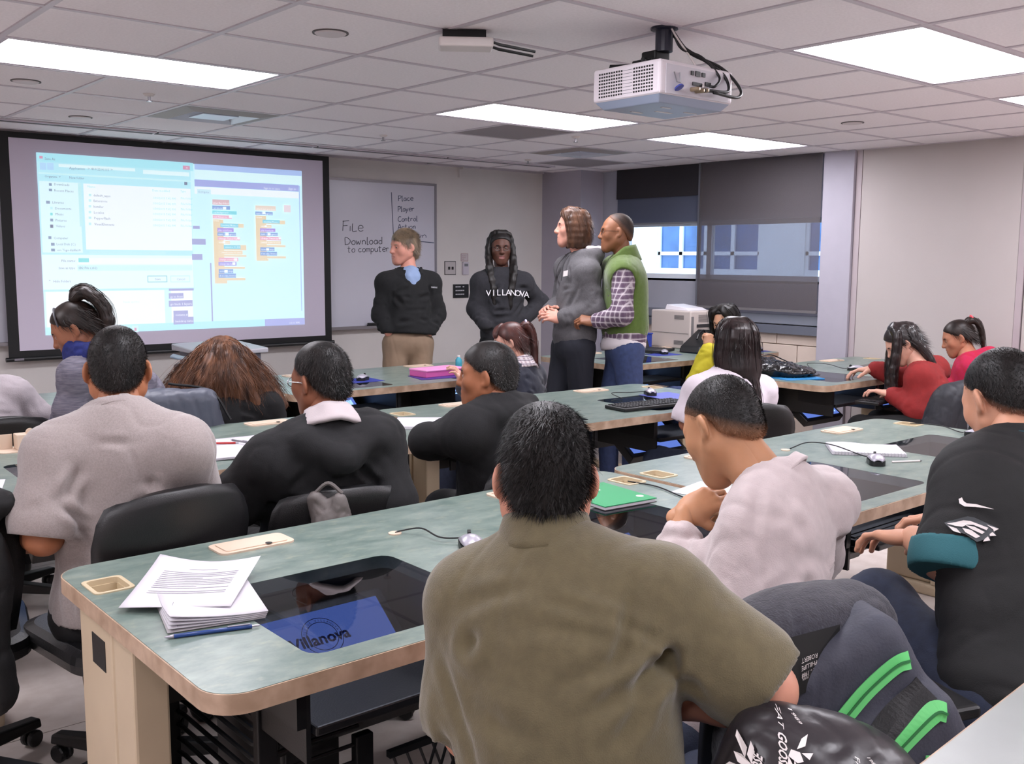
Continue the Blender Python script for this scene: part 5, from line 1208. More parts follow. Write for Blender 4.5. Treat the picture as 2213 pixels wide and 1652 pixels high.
PJ = {
'brown': dict(H=(1.122, 1.234, 1.127), N=(1.085, 1.187, 1.015), SL=(1.006, 1.273, 0.926), SR=(1.181, 1.024, 0.962), EL=(0.983, 1.258, 0.709), WL=(1.160, 1.420, 0.700), ER=(1.268, 0.877, 0.833), WR=(1.268, 1.098, 0.731), P=(1.020, 1.020, 0.530)),
'white': dict(H=(1.822, 1.405, 1.118), N=(1.850, 1.258, 1.010), SL=(1.762, 1.226, 0.923), SR=(1.982, 1.242, 0.951), EL=(1.685, 1.411, 0.763), WL=(1.769, 1.469, 0.911), ER=(2.082, 1.316, 0.789), WR=(1.986, 1.413, 0.889), P=(1.600, 1.180, 0.530)),
'jersey': dict(H=(2.488, 1.073, 1.164), N=(2.412, 0.999, 1.049), SL=(2.292, 1.038, 0.986), SR=(2.576, 0.929, 0.982), EL=(2.194, 1.013, 0.812), WL=(2.269, 1.164, 0.830), ER=(2.567, 1.007, 0.769), WR=(2.538, 1.174, 0.828), P=(2.167, 0.842, 0.530), KL=(2.265, 1.242, 0.640)),
'greyt': dict(H=(0.931, 2.766, 1.189), N=(0.904, 2.677, 1.069), SL=(0.753, 2.712, 0.982), SR=(1.019, 2.567, 0.990), EL=(0.696, 2.675, 0.783), WL=(0.720, 3.200, 0.680), ER=(1.087, 2.692, 0.810), WR=(1.060, 3.050, 0.690), P=(0.900, 2.700, 0.530)),
'hoodie': dict(H=(1.555, 2.767, 1.115), N=(1.539, 2.679, 0.976), SL=(1.353, 2.715, 0.878), SR=(1.671, 2.623, 0.918), EL=(1.276, 2.789, 0.769), WL=(1.456, 3.008, 0.778), ER=(1.675, 2.553, 0.746), WR=(1.699, 2.825, 0.760), P=(1.520, 2.740, 0.530)),
'dark': dict(H=(2.212, 2.747, 1.084), N=(2.226, 2.678, 0.978), SL=(2.059, 2.676, 0.905), SR=(2.337, 2.732, 0.910), EL=(2.017, 2.835, 0.855), WL=(2.228, 2.952, 0.805), ER=(2.371, 2.758, 0.764), WR=(2.376, 2.956, 0.787), P=(2.260, 2.740, 0.530)),
'wgirl': dict(H=(3.866, 2.930, 1.091), N=(3.820, 2.908, 0.954), SL=(3.677, 2.964, 0.876), SR=(3.984, 2.860, 0.862), EL=(3.620, 2.989, 0.736), WL=(3.853, 3.145, 0.715), ER=(4.012, 2.872, 0.677), WR=(4.093, 3.073, 0.712), P=(3.718, 2.813, 0.530)),
'leftarm': dict(H=(0.949, 4.796, 1.007), N=(0.976, 4.692, 0.915), SL=(0.878, 4.700, 0.863), SR=(1.108, 4.643, 0.893), EL=(0.887, 4.797, 0.690), WL=(0.750, 4.600, 0.800), ER=(1.191, 4.622, 0.793), WR=(1.283, 4.660, 0.689), P=(0.905, 4.566, 0.530)),
'scarf': dict(H=(1.309, 4.389, 1.191), N=(1.378, 4.334, 1.054), SL=(1.280, 4.278, 1.008), SR=(1.522, 4.443, 1.010), EL=(1.243, 4.286, 0.869), WL=(1.248, 4.474, 0.746), ER=(1.580, 4.437, 0.871), WR=(1.508, 4.669, 0.701), P=(1.559, 4.393, 0.840)),
'curly': dict(H=(2.042, 4.589, 0.967), N=(2.031, 4.510, 0.829), SL=(1.876, 4.567, 0.776), SR=(2.200, 4.450, 0.771), EL=(1.815, 4.597, 0.644), WL=(1.996, 4.778, 0.669), ER=(2.263, 4.412, 0.620), WR=(2.213, 4.661, 0.674), P=(2.020, 4.450, 0.530)),
'pony': dict(H=(3.795, 4.497, 1.006), N=(3.813, 4.431, 0.859), SL=(3.681, 4.401, 0.803), SR=(3.946, 4.466, 0.791), EL=(3.621, 4.528, 0.699), WL=(3.622, 4.729, 0.725), ER=(3.968, 4.489, 0.646), WR=(3.904, 4.676, 0.645), P=(3.754, 4.327, 0.530)),
'gman': dict(H=(3.986, 5.881, 1.576), N=(4.010, 5.857, 1.392), SL=(4.154, 5.802, 1.321), SR=(3.844, 5.894, 1.322), EL=(4.187, 5.765, 1.098), WL=(4.077, 5.707, 0.981), ER=(3.796, 5.899, 1.104), WR=(3.799, 5.812, 0.987), P=(3.960, 5.800, 0.948), KL=(3.976, 5.681, 0.462), KR=(3.789, 5.736, 0.472)),
'woman': dict(H=(4.696, 5.675, 1.574), N=(4.692, 5.648, 1.386), SL=(4.833, 5.583, 1.318), SR=(4.537, 5.702, 1.319), EL=(4.988, 5.559, 1.169), WL=(4.780, 5.518, 1.050), ER=(4.492, 5.710, 1.131), WR=(4.476, 5.572, 1.015), P=(4.655, 5.605, 0.928), KL=(4.670, 5.514, 0.452), KR=(4.523, 5.574, 0.458)),
'hman': dict(H=(4.480, 4.689, 1.697), N=(4.526, 4.647, 1.512), SL=(4.446, 4.512, 1.405), SR=(4.535, 4.798, 1.436), EL=(4.447, 4.434, 1.175), WL=(4.302, 4.588, 1.126), ER=(4.555, 4.873, 1.190), WR=(4.354, 4.775, 1.163), P=(4.431, 4.614, 0.981), KL=(4.399, 4.509, 0.576), KR=(4.342, 4.687, 0.560)),
'vman': dict(H=(4.618, 4.435, 1.667), N=(4.658, 4.396, 1.475), SL=(4.538, 4.300, 1.391), SR=(4.726, 4.541, 1.424), EL=(4.446, 4.207, 1.157), WL=(4.392, 4.378, 1.114), ER=(4.699, 4.550, 1.169), WR=(4.531, 4.551, 1.114), P=(4.620, 4.347, 0.975), KL=(4.594, 4.251, 0.574), KR=(4.532, 4.394, 0.562)),
'yellow': dict(H=(5.830, 4.496, 1.052), N=(5.855, 4.450, 0.900), SL=(5.602, 4.361, 0.821), SR=(6.051, 4.508, 0.817), EL=(5.442, 4.431, 0.663), WL=(5.547, 4.418, 0.885), ER=(6.015, 4.527, 0.583), WR=(5.875, 4.589, 0.640), P=(5.822, 4.419, 0.530)),
'red': dict(H=(5.661, 3.047, 1.006), N=(5.686, 2.934, 0.852), SL=(5.592, 2.889, 0.813), SR=(5.942, 2.977, 0.831), EL=(5.533, 2.856, 0.630), WL=(5.544, 3.031, 0.708), ER=(5.801, 3.155, 0.781), WR=(5.724, 3.255, 0.829), P=(5.650, 2.784, 0.530)),
'pink': dict(H=(6.559, 3.141, 0.991), N=(6.557, 3.053, 0.844), SL=(6.440, 2.986, 0.796), SR=(6.813, 3.091, 0.793), EL=(6.405, 3.012, 0.614), WL=(6.416, 3.145, 0.676), ER=(6.825, 3.116, 0.598), WR=(6.733, 3.269, 0.654), P=(6.530, 2.959, 0.530)),
}
# ------------------------------------------------------------------ the people
def yaw_of(p): return math.atan2(p.hf[0], p.hf[1])
CH = {'greyt': (0.94, 2.76, -0.14), 'hoodie': (1.55, 2.80, 0.2), 'dark': (2.30, 2.80, 0.1), 'wgirl': (3.82, 2.92, 0.5), 'leftarm': (1.0, 4.58, 0.1), 'white': (1.57, 1.25, 0.1), 'brown': (1.05, 1.06, 0.62), 'curly': (2.03, 4.50, 0.3)}
def chair_for(p, label, back=0.03, arms=False):
    if p.key in CH: return add_chair(*CH[p.key], label, arms, {'brown': 0.84, 'curly': 0.84, 'hoodie': 0.93, 'pony': 0.8, 'dark': 0.9, 'yellow': 0.85, 'greyt': 1.02}.get(p.key, 0.97))
    return add_chair(float(p.J['P'][0]-p.hf[0]*back), float(p.J['P'][1]-p.hf[1]*back), yaw_of(p), label, arms, {'pony': 0.8, 'yellow': 0.85}.get(p.key, 0.95))
jeans = mat('denim_dark', (34, 42, 62), 0.85, var=0.15, vscale=40, bump=0.2, bscale=300)
jeans2 = mat('denim_blue', (52, 66, 104), 0.85, var=0.15, vscale=40, bump=0.2, bscale=300)
m_blackcloth = mat('black_cloth', (10, 10, 13), 0.9, var=0.12, vscale=60, bump=0.25, bscale=350)
m_navy = mat('navy_cloth', (26, 30, 46), 0.9, var=0.12, vscale=60, bump=0.25, bscale=350, sheen=0.2)
hb = hairmat('hair_black', (26, 20, 18), 0.5, rgb2=(12, 10, 10)); hdb = hairmat('hair_darkbrown', (44, 30, 24), 0.42, rgb2=(22, 15, 13))

# 1 nearest student, olive polo
p = Person('brown', 'student in an olive-brown polo shirt, seen from behind in the foreground', PJ['brown'], head=(40, 14, 0, 0.965), skin=(199, 141, 119), build=1.17, arm=1.10)
m_polo = mat('olive_pique', (96, 87, 62), 0.9, var=0.10, vscale=45, bump=0.35, bscale=420, sheen=0.3)
J_ = p.J; cr = [(p.tp(0.16, -0.08, 0.92), p.tp(0.10, -0.13, 0.55), 0.008, 0.012), (p.tp(0.20, -0.03, 0.85), p.tp(0.17, -0.09, 0.42), 0.012, 0.012), (p.tp(-0.18, -0.06, 0.75), p.tp(-0.12, -0.11, 0.35), 0.007, 0.013),
      (p.tp(-0.05, -0.13, 0.80), p.tp(0.12, -0.13, 0.74), 0.004, 0.014), (p.tp(0.02, -0.14, 0.60), p.tp(0.15, -0.11, 0.68), 0.005, 0.014), (p.tp(-0.14, -0.10, 0.86), p.tp(0.0, -0.12, 0.90), 0.004, 0.012),
      (p.tp(0.19, -0.04, 0.60), p.tp(0.24, -0.06, 0.48), 0.010, 0.012), (p.tp(-0.20, -0.02, 0.62), p.tp(-0.17, -0.06, 0.30), 0.008, 0.012), (p.tp(0.0, -0.14, 0.45), p.tp(-0.12, -0.12, 0.56), 0.004, 0.015)]
p.top('polo_shirt', m_polo, 'short', 0.020, 0.0070, 0.0030, 17, 11, cr)
p.ring('collar', m_polo, 0.088, 0.066, 0.062, -0.002, 0.006, front=0.6, flare=0.0)
p.pants(jeans); p.short_hair(hb, 0.011, n=16000, L=0.017, w=0.0010, seed=2, h=0.0038, lumps=0.0015, bulge=[ell((0.0, 0.02, 0.085), (0.06, 0.07, 0.045), k=0.03)])
p_brown = p; chair_for(p, 'black task chair under the student in the olive polo', 0.04)

# 2 student in pale sweatshirt, hand at the chin
p = Person('white', 'student in a pale grey sweatshirt resting chin on hand', PJ['white'], head=(2, 34, -6, 0.93), skin=(182, 132, 98), build=0.93, arm=0.95,
           hands=(('cup', (0.80, -0.36, 0.38), (-0.35, -0.55, 0.75)), ('mouse', (-0.05, 1, -0.1), (0.1, 0, 1))))
m_sw = mat('pale_sweat', (184, 171, 171), 0.9, var=0.05, vscale=40, bump=0.25, bscale=380, sheen=0.3)
cr = [(p.tp(-0.13, -0.02, 0.98), p.tp(-0.16, -0.08, 0.55), 0.008, 0.012), (p.tp(-0.06, -0.11, 0.62), p.tp(-0.14, -0.08, 0.42), 0.006, 0.012), (p.tp(0.02, -0.13, 0.70), p.tp(0.10, -0.11, 0.62), 0.005, 0.012), (p.tp(-0.02, -0.13, 0.45), p.tp(-0.13, -0.10, 0.32), 0.007, 0.012), (p.tp(-0.03, -0.13, 0.55), p.tp(0.06, -0.13, 0.58), 0.005, 0.010)]
p.slv = 0.62
p.top('sweatshirt', m_sw, 'long', 0.018, 0.0085, 0.0050, 26, 21, cr)
p.ring('neck_rib', m_sw, 0.074, 0.066, 0.026, -0.004, 0.007, front=0.8)
for sd in 'LR': soft('cuff', [cap(p.J['E'+sd]+(p.J['W'+sd]-p.J['E'+sd])*0.45, p.J['E'+sd]+(p.J['W'+sd]-p.J['E'+sd])*0.66, 0.046, 0.043, 0.01)], m_sw, p.root, 0.006, (), 0.0015, 60, 4)
p.pants(jeans); p.short_hair(hb, 0.005, n=16000, L=0.006, w=0.0010, seed=3, line=(0.082, 0.066, -0.09, -0.082), h=0.0042, fade=0.045)
p_white = p; chair_for(p, 'black task chair draped with the grey fleece jacket', 0.05)

# 3 student in black team jersey
p = Person('jersey', 'student in a black football jersey with teal sleeve bands', PJ['jersey'], head=(28, 26, 4, 0.97), skin=(199, 146, 119), build=1.22, arm=1.25,
           hands=(('type', (0.15, 0.95, -0.15), (0.2, 0.1, 1)), ('type', (-0.2, 0.95, -0.1), (0, 0.1, 1))))
m_jer = mat('jersey_black', (9, 9, 11), 0.75, var=0.1, vscale=50, bump=0.2, bscale=500)
p.top('jersey', m_jer, 'short', 0.024, 0.0085, 0.0040, 24, 31)
for sd in 'LR':
    S, E = p.J['S'+sd], p.J['E'+sd]; r0 = 0.058*p.arm+0.0336
    soft('sleeve_band', [cap(S+(E-S)*0.74, S+(E-S)*0.95, r0+0.008, r0+0.008, 0.004)], mat('teal_band', (40, 96, 104), 0.8, bump=0.2, bscale=400), p.root, 0.006,
         [(S+(E-S)*0.80, -unit(E-S), 0.002), (S+(E-S)*0.80+unit(E-S)*r0*0.62, unit(E-S), 0.002)], 0.0, 20, 2)
p.ring('collar', mat('teal_trim', (28, 74, 86), 0.8), 0.086, 0.080, 0.012, 0.0, 0.006)
p.pants(jeans, e=0.022); p.short_hair(hb, 0.006, n=12000, L=0.007, w=0.0011, seed=4, fade=0.03)
p_jersey = p; chair_for(p, 'black task chair with armrests under the student in the jersey', 0.05, True)

# 4 student in grey T-shirt
p = Person('greyt', 'student in a heather grey T-shirt seen from behind at left', PJ['greyt'], head=(21, 8, 0, 0.95), skin=(165, 107, 76), build=1.12, arm=1.12)
m_tee = mat('heather_grey', (148, 138, 136), 0.95, var=0.10, vscale=220, bump=0.25, bscale=400, sheen=0.3)
cr = [(p.tp(-0.12, -0.08, 0.35), p.tp(-0.10, -0.12, 0.05), 0.008, 0.013), (p.tp(0.05, -0.13, 0.45), p.tp(0.17, -0.09, 0.52), 0.010, 0.014), (p.tp(-0.17, -0.04, 0.72), p.tp(-0.14, -0.09, 0.4), 0.008, 0.012), (p.tp(-0.04, -0.12, 0.93), p.tp(0.05, -0.12, 0.93), 0.005, 0.010), (p.tp(-0.05, -0.13, 0.3), p.tp(-0.08, -0.13, 0.02), 0.006, 0.012), (p.tp(0.0, -0.13, 0.36), p.tp(0.16, -0.10, 0.46), 0.008, 0.012)]
p.top('t_shirt', m_tee, 'short', 0.022, 0.0085, 0.0045, 24, 41, cr)
p.ring('neck_rib', m_tee, 0.076, 0.066, 0.026, 0.0, 0.006, front=0.8)
p.pants(m_blackcloth); p.short_hair(hb, 0.008, n=12000, L=0.007, w=0.0011, seed=5, line=(0.085, 0.07, -0.09, -0.085), fade=0.025)
chair_for(p, 'large black task chair behind the student in the grey T-shirt', 0.06)

# 5 black hoodie with glasses
p = Person('hoodie', 'student with glasses in a black hoodie with pale grey hood lining', PJ['hoodie'], head=(-12, 6, 4, 0.95), skin=(139, 89, 66), build=1.15, arm=1.15)
hood = [cap(p.tp(-0.12, 0.0, 0.97), p.tp(-0.10, -0.09, 0.95), 0.034, 0.040, 0.03), cap(p.tp(-0.10, -0.09, 0.95), p.tp(0.0, -0.155, 0.88), 0.040, 0.046, 0.03), cap(p.tp(0.0, -0.155, 0.88), p.tp(0.105, -0.09, 0.98), 0.046, 0.042, 0.03), cap(p.tp(0.105, -0.09, 0.98), p.tp(0.12, 0.01, 1.07), 0.042, 0.032, 0.03)]
p.top('hoodie', m_blackcloth, 'long', 0.030, 0.0095, 0.0065, 24, 51, extra=hood)
p.ring('hood_lining', mat('hood_grey', (176, 166, 168), 0.95, var=0.05, bump=0.2, bscale=300), 0.100, 0.068, 0.075, -0.028, 0.012, front=0.5, folds=0.004)
p.pants(m_blackcloth); p.short_hair(hb, 0.010, n=9000, L=0.012, w=0.0012, seed=6, line=(0.085, 0.072, -0.09, -0.078), lumps=0.001, fade=0.02)
p.glasses(mat('glasses_silver', (200, 200, 205), 0.25, metal=0.8)); p_hoodie = p
chair_for(p, 'dark task chair behind the student in the black hoodie', 0.07)

# 6 boy in profile, dark hoodie
p = Person('dark', 'boy in a dark hooded sweatshirt turned in profile to the left', PJ['dark'], head=(-38, 2, 0, 0.93), skin=(148, 94, 66), build=1.08, arm=0.95, brow=(20, 14, 12))
hood = [cap(p.tp(-0.09, -0.06, 1.0), p.tp(0.0, -0.11, 0.98), 0.032, 0.036, 0.04), cap(p.tp(0.0, -0.11, 0.98), p.tp(0.10, -0.05, 1.02), 0.036, 0.03, 0.04)]
p.top('hoodie', m_blackcloth, 'long', 0.024, 0.011, 0.005, 24, 61, extra=hood); p.pants(m_blackcloth)
p.short_hair(hb, 0.013, n=8000, L=0.008, w=0.0014, seed=7, line=(0.088, 0.062, -0.09, -0.085), lumps=0.001, fade=0.02); chair_for(p, 'dark task chair behind the boy in profile', 0.06)

# 7 girl in white T-shirt, long dark hair
p = Person('wgirl', 'girl in a white T-shirt with long dark hair over her back', PJ['wgirl'], head=(40, 14, -4, 0.93), fem=True, skin=(163, 107, 85), build=1.0, arm=0.95)
m_wt = mat('white_tee', (206, 196, 204), 0.9, var=0.03, bump=0.2, bscale=300)
p.top('t_shirt', m_wt, 'short', 0.024, 0.011, 0.005, 24, 71, [(p.tp(-0.1, -0.1, 0.7), p.tp(0.0, -0.12, 0.3), 0.006, 0.014), (p.tp(0.1, -0.1, 0.75), p.tp(0.12, -0.1, 0.25), 0.006, 0.014)]); p.pants(jeans)
L_ = []
for a in np.linspace(-0.9, 0.9, 9): L_.append(([(0.055*math.sin(a), -0.05, 0.11), (0.10*math.sin(a), -0.105*math.cos(a)-0.015, 0.05), (0.115*math.sin(a), -0.11*math.cos(a)-0.02, -0.07), (0.105*math.sin(a)+0.01, -0.115*math.cos(a)-0.03, -0.17)], 0.034, 0.030))
L_ += [([(0.04, -0.11, -0.12), (0.07, -0.15, -0.24), (0.10, -0.17, -0.36), (0.125, -0.165, -0.46)], 0.036, 0.012), ([(0.06, -0.10, -0.12), (0.09, -0.14, -0.25), (0.11, -0.15, -0.36), (0.13, -0.14, -0.48)], 0.03, 0.010), ([(0.0, -0.12, -0.14), (0.02, -0.16, -0.22), (0.035, -0.18, -0.33)], 0.018, 0.003)]
p.long_hair(hairmat('hair_brownblack', (40, 26, 26), 0.35, rgb2=(20, 13, 14)), L_, per=70, seed=8, w=0.0035, jitter=0.008)
chair_for(p, 'black task chair behind the girl in the white T-shirt', 0.07)

# 8 arm of a student cut by the left edge
p = Person('leftarm', 'student in a pale grey sweater cut by the left picture edge', PJ['leftarm'], head=(10, 25, 0, 0.93), skin=(176, 130, 104), build=1.15, arm=1.1, hands=(None, ('relax', None, None)))
p.top('sweater', mat('lilac_grey_knit', (158, 150, 154), 0.95, var=0.05, bump=0.3, bscale=200), 'long', 0.028, 0.011, 0.007, 26, 81); p.pants(m_blackcloth)
p.short_hair(hdb, 0.012, n=3000, seed=9); chair_for(p, 'black task chair at the far left behind the power outlet box', 0.07)

# 9 girl bending over, blue scarf
p = Person('scarf', 'girl in a blue scarf and grey striped sweater leaning over a table', PJ['scarf'], seated=False, head=(-62, 28, 0, 0.93), fem=True, skin=(148, 96, 72), build=0.95, arm=0.95)
m_str = mat('grey_marl', (120, 116, 128), 0.95, var=0.35, vscale=60, stretch=(0.4, 0.4, 3.0), rgb2=(92, 90, 104), bump=0.2, bscale=200)
p.top('sweater', m_str, 'long', 0.020, 0.0095, 0.006, 34, 91); p.pants(jeans)
SC = mat('scarf_blue', (30, 40, 104), 0.95, var=0.25, vscale=50, bump=0.4, bscale=120)
sc_c = p.J['N']*0.62+p.hp((0, -0.02, -0.05))*0.38
soft('scarf', [cap(sc_c+A3((0.078*math.cos(a), 0.078*math.sin(a), 0.0+0.02*math.sin(a+1))), sc_c+A3((0.078*math.cos(a+0.6), 0.078*math.sin(a+0.6), 0.03+0.02*math.sin(a+1.6))), 0.042, 0.042, 0.02) for a in np.arange(0, 6.2, 0.6)], SC, p.root, 0.008, (), 0.008, 55, 3)
L_ = [([(0, -0.06, 0.11), (0, -0.09, 0.14), (0.0, -0.135, 0.12), (0.0, -0.165, 0.02), (0.0, -0.175, -0.10)], 0.026, 0.034), ([(0.02, -0.07, 0.12), (0.025, -0.12, 0.125), (0.025, -0.155, 0.02), (0.025, -0.165, -0.13)], 0.022, 0.018), ([(-0.02, -0.07, 0.12), (-0.025, -0.12, 0.125), (-0.025, -0.155, 0.02), (-0.025, -0.165, -0.12)], 0.022, 0.018)]
p.long_hair(hdb, L_, cap_t=0.008, line=(0.080, 0.072, -0.09, -0.055), per=70, seed=10, w=0.003, jitter=0.006)
MB().tube([tuple(p.hp((0.081*math.sin(t), 0.012-0.012*abs(math.cos(t))+0.03, 0.034+0.088*math.cos(t)))) for t in np.linspace(-1.5, 1.5, 20)], 0.006, 6, flat=0.4).build('headband', mat('headband_grey', (60, 58, 64), 0.5), p.root)
for k_ in range(1):
    add_chair(1.60, 4.52, 0.25, 'black task chair with a slate rain jacket over its back')

# 10 girl with big curly brown hair
p = Person('curly', 'girl with voluminous curly brown hair seen from behind', PJ['curly'], head=(22, 20, -3, 0.93), fem=True, skin=(139, 93, 70), build=1.05)
p.top('black_top', m_blackcloth, 'long', 0.020, 0.012, 0.005, 24, 101); p.pants(m_blackcloth)
L_ = []; rg = np.random.RandomState(4)
for a in np.linspace(-1.75, 1.75, 15):
    s_, c_ = math.sin(a), math.cos(a); wd = 1+0.35*abs(s_)
    L_.append(([(0.03*s_, -0.02, 0.115), (0.095*s_, -0.10*c_-0.01, 0.06), (0.130*s_*wd, -0.135*c_-0.01, -0.03), (0.185*s_*wd, -0.155*c_-0.015, -0.12), (0.225*s_*wd, -0.15*c_-0.02, -0.20-0.07*c_)], 0.036, 0.030))
for a in np.linspace(-0.8, 0.8, 6):
    L_.append(([(0.06*a, -0.12, 0.0), (0.13*a, -0.17, -0.12), (0.20*a, -0.175, -0.25)], 0.045, 0.03))
p.long_hair(hairmat('hair_auburn', (118, 76, 50), 0.5, rgb2=(50, 30, 23)), L_, cap_t=0.018, per=230, seed=12, w=0.0028, jitter=0.028, frizz=0.006, core=0.9)
chair_for(p, 'black task chair hidden behind the curly haired girl', 0.05)

# 11 girl with reddish ponytail
p = Person('pony', 'girl with a reddish ponytail in a navy hooded jacket', PJ['pony'], head=(-45, 8, 0, 0.93), fem=True, skin=(206, 156, 139), build=0.95, hands=(('cup', (-0.25, 0.1, 0.95), (0.6, -0.7, 0)), None))
p.top('navy_jacket', m_navy, 'long', 0.022, 0.012, 0.005, 24, 111); p.pants(jeans)
pl = plaid('plaid_scarf', (196, 186, 190), [('X', 14, 0, 0.35, (120, 84, 96)), ('Z', 16, 1, 0.35, (90, 80, 100)), ('Z', 30, 0, 0.2, (230, 222, 224))])
p.ring('plaid_collar', pl, 0.098, 0.075, 0.075, -0.03, 0.012, folds=0.005)
L_ = [([(0, -0.08, 0.09), (0, -0.125, 0.095), (0, -0.15, 0.03), (0.0, -0.16, -0.10), (0.0, -0.17, -0.26), (0.0, -0.16, -0.40)], 0.024, 0.022), ([(0.015, -0.09, 0.09), (0.02, -0.14, 0.08), (0.02, -0.165, -0.05), (0.025, -0.175, -0.30)], 0.020, 0.014), ([(-0.02, -0.09, 0.09), (-0.02, -0.14, 0.08), (-0.02, -0.16, -0.05), (-0.02, -0.17, -0.32)], 0.020, 0.014),
      ([(0.0, 0.03, 0.105), (-0.03, 0.070, 0.080), (-0.045, 0.082, 0.045)], 0.018, 0.010), ([(0.0, 0.03, 0.105), (0.03, 0.070, 0.080), (0.045, 0.082, 0.045)], 0.018, 0.010), ([(0.0, 0.03, 0.105), (0.0, 0.078, 0.080), (0.0, 0.09, 0.045)], 0.018, 0.010)]
p.long_hair(hairmat('hair_reddish', (92, 52, 46), 0.4, rgb2=(56, 32, 30)), L_, cap_t=0.010, line=(0.082, 0.07, -0.09, -0.06), per=60, seed=13, w=0.003, jitter=0.006)
MB().lathe([(0.022, -0.006), (0.027, 0), (0.022, 0.006)], tuple(p.hp((0, -0.125, 0.105))), 12, axis=tuple(p.Rh@A3((0, -0.9, 0.3)))).build('hair_tie', mat('tie_lilac', (190, 180, 215), 0.4), p.root)
chair_for(p, 'task chair of the girl with the reddish ponytail', 0.05)

# 12 grey-haired man standing
p = Person('gman', 'grey-haired man in a black fleece and khaki trousers standing by the whiteboard', PJ['gman'], seated=False, head=(-88, 6, 3, 0.96), skin=(197, 139, 122), build=1.05, arm=0.95, hands=('none', 'none'), brow=(150, 132, 112), nose=1.05, jaw=1.08)
m_fl = mat('black_fleece', (15, 16, 18), 0.95, var=0.15, vscale=70, bump=0.3, bscale=250)
p.top('fleece', m_fl, 'long', 0.016, hem=0.03, h=0.009, folds=0.003, ff=24, seed=121, extra=[sub(cap(p.tp(0, 0.10, 1.12), p.tp(0, 0.155, 0.70), 0.058, 0.014, 0.012))])
soft('shirt', [ell(p.tp(0, 0.042, 0.82), (0.085, 0.072, 0.13), p.R, 0.02), cap(p.tp(-0.05, 0.03, 1.02), p.tp(-0.03, 0.10, 0.90), 0.024, 0.016, 0.02), cap(p.tp(0.05, 0.03, 1.02), p.tp(0.03, 0.10, 0.90), 0.024, 0.016, 0.02)], mat('shirt_blue', (128, 148, 182), 0.85, bump=0.1), p.root, 0.007, (), 0.002, 60, 2)
p.ring('shirt_collar', mat('shirt_blue', (128, 148, 182)), 0.074, 0.066, 0.04, 0.0, 0.006, gap=0.25, flare=0.01)
p.ring('fleece_collar', m_fl, 0.098, 0.086, 0.05, -0.012, 0.010, gap=0.55)
MB().add(*text_on(tuple(map(float, p.tp(-0.115, 0.148, 0.74))), tuple(-p.rt), tuple(p.up), 'THE NORTH FACE', 0.014, extrude=0.001, width=0.045)).build('chest_logo', mat('logo_grey', (190, 190, 195), 0.7), p.root)
p.pants(mat('khaki', (122, 102, 84), 0.9, var=0.06, bump=0.2, bscale=300), e=0.012)
p.short_hair(hairmat('hair_sandgrey', (142, 122, 98), 0.45, rgb2=(104, 90, 76)), 0.014, n=9000, L=0.030, w=0.0022, seed=14, line=(0.088, 0.048, -0.09, -0.10), flow=lambda P_, N_: N_*0.12+np.array([0, -0.25, -1.0])+np.array([-1.2, 0, 0])*(P_[:, 2:3] > 0.07))

# 13 woman with long braids
p = Person('woman', 'woman with long black braids and glasses in a charcoal hoodie', PJ['woman'], seated=False, head=(-146, 4, 0, 0.95), fem=True, skin=(85, 53, 42), lips=(120, 70, 66), build=0.98, arm=1.0, hands=('none', 'none'), brow=(14, 10, 10))
m_ch = mat('charcoal_fleece', (36, 36, 41), 0.95, var=0.12, vscale=70, bump=0.3, bscale=250)
p.top('hoodie', m_ch, 'long', 0.018, 0.010, 0.004, 24, 131, hem=-0.08, extra=[cap(p.tp(-0.10, -0.03, 1.0), p.tp(0, -0.10, 1.0), 0.034, 0.038, 0.04), cap(p.tp(0, -0.10, 1.0), p.tp(0.10, -0.03, 1.0), 0.038, 0.034, 0.04)])
p.pants(m_blackcloth)
m_wht = mat('letter_white', (214, 212, 216), 0.7)
mb = MB()
for q_, ch in enumerate('VILLANOVA'):
    x_ = 0.145-0.036*q_; an = (q_-4)*0.05
    v_, f_ = text_on(tuple(map(float, p.tp(x_, 0.148-0.9*x_*x_, 0.63-0.9*x_*x_))), tuple(-p.rt+p.fw*(-1.8*x_)*-1*0+p.up*an*-0.6), tuple(p.up), ch, 0.062, extrude=0.001, align='CENTER'); mb.add(v_, f_)
mb.build('chest_lettering', m_wht, p.root)
L_ = []
for k_, a in enumerate(np.linspace(-1.2, 1.2, 22)):
    s_, c_ = math.sin(a*1.3), math.cos(a*1.3); f_ = 1 if abs(a) > 0.55 else -1
    x2 = 0.105*np.sign(a)*(0.75+0.25*abs(a)); yy = 0.02+0.05*(abs(a)-0.5)
    L_.append(([(0.02*a, 0.02, 0.113), (0.065*s_, -0.03*c_, 0.10), (0.098*np.sign(a)*(0.8+0.2*abs(s_)), -0.03+0.03*math.cos(k_*2.1), 0.0), (x2*0.95, 0.07+yy*0.5, -0.14), (x2*0.8, 0.125+yy*0.4, -0.24), (x2*0.6, 0.145+yy*0.3, -0.36), (x2*0.5, 0.145+yy*0.3, -0.47-0.03*math.sin(k_*1.7))], 0.0115, 0.0075))
p.long_hair(hb, L_, cap_t=0.010, line=(0.080, 0.076, -0.09, -0.07), per=14, seed=15, w=0.003, jitter=0.002, h=0.0048, core=1.0, caphair=True)
p.glasses(m_black)
for e in (-1, 1): MB().lathe([(0, 0), (0.004, 0.001), (0.004, 0.004), (0, 0.005)], tuple(p.hp((e*0.083, 0.0, -0.038))), 8).build('earring', m_white, p.root)

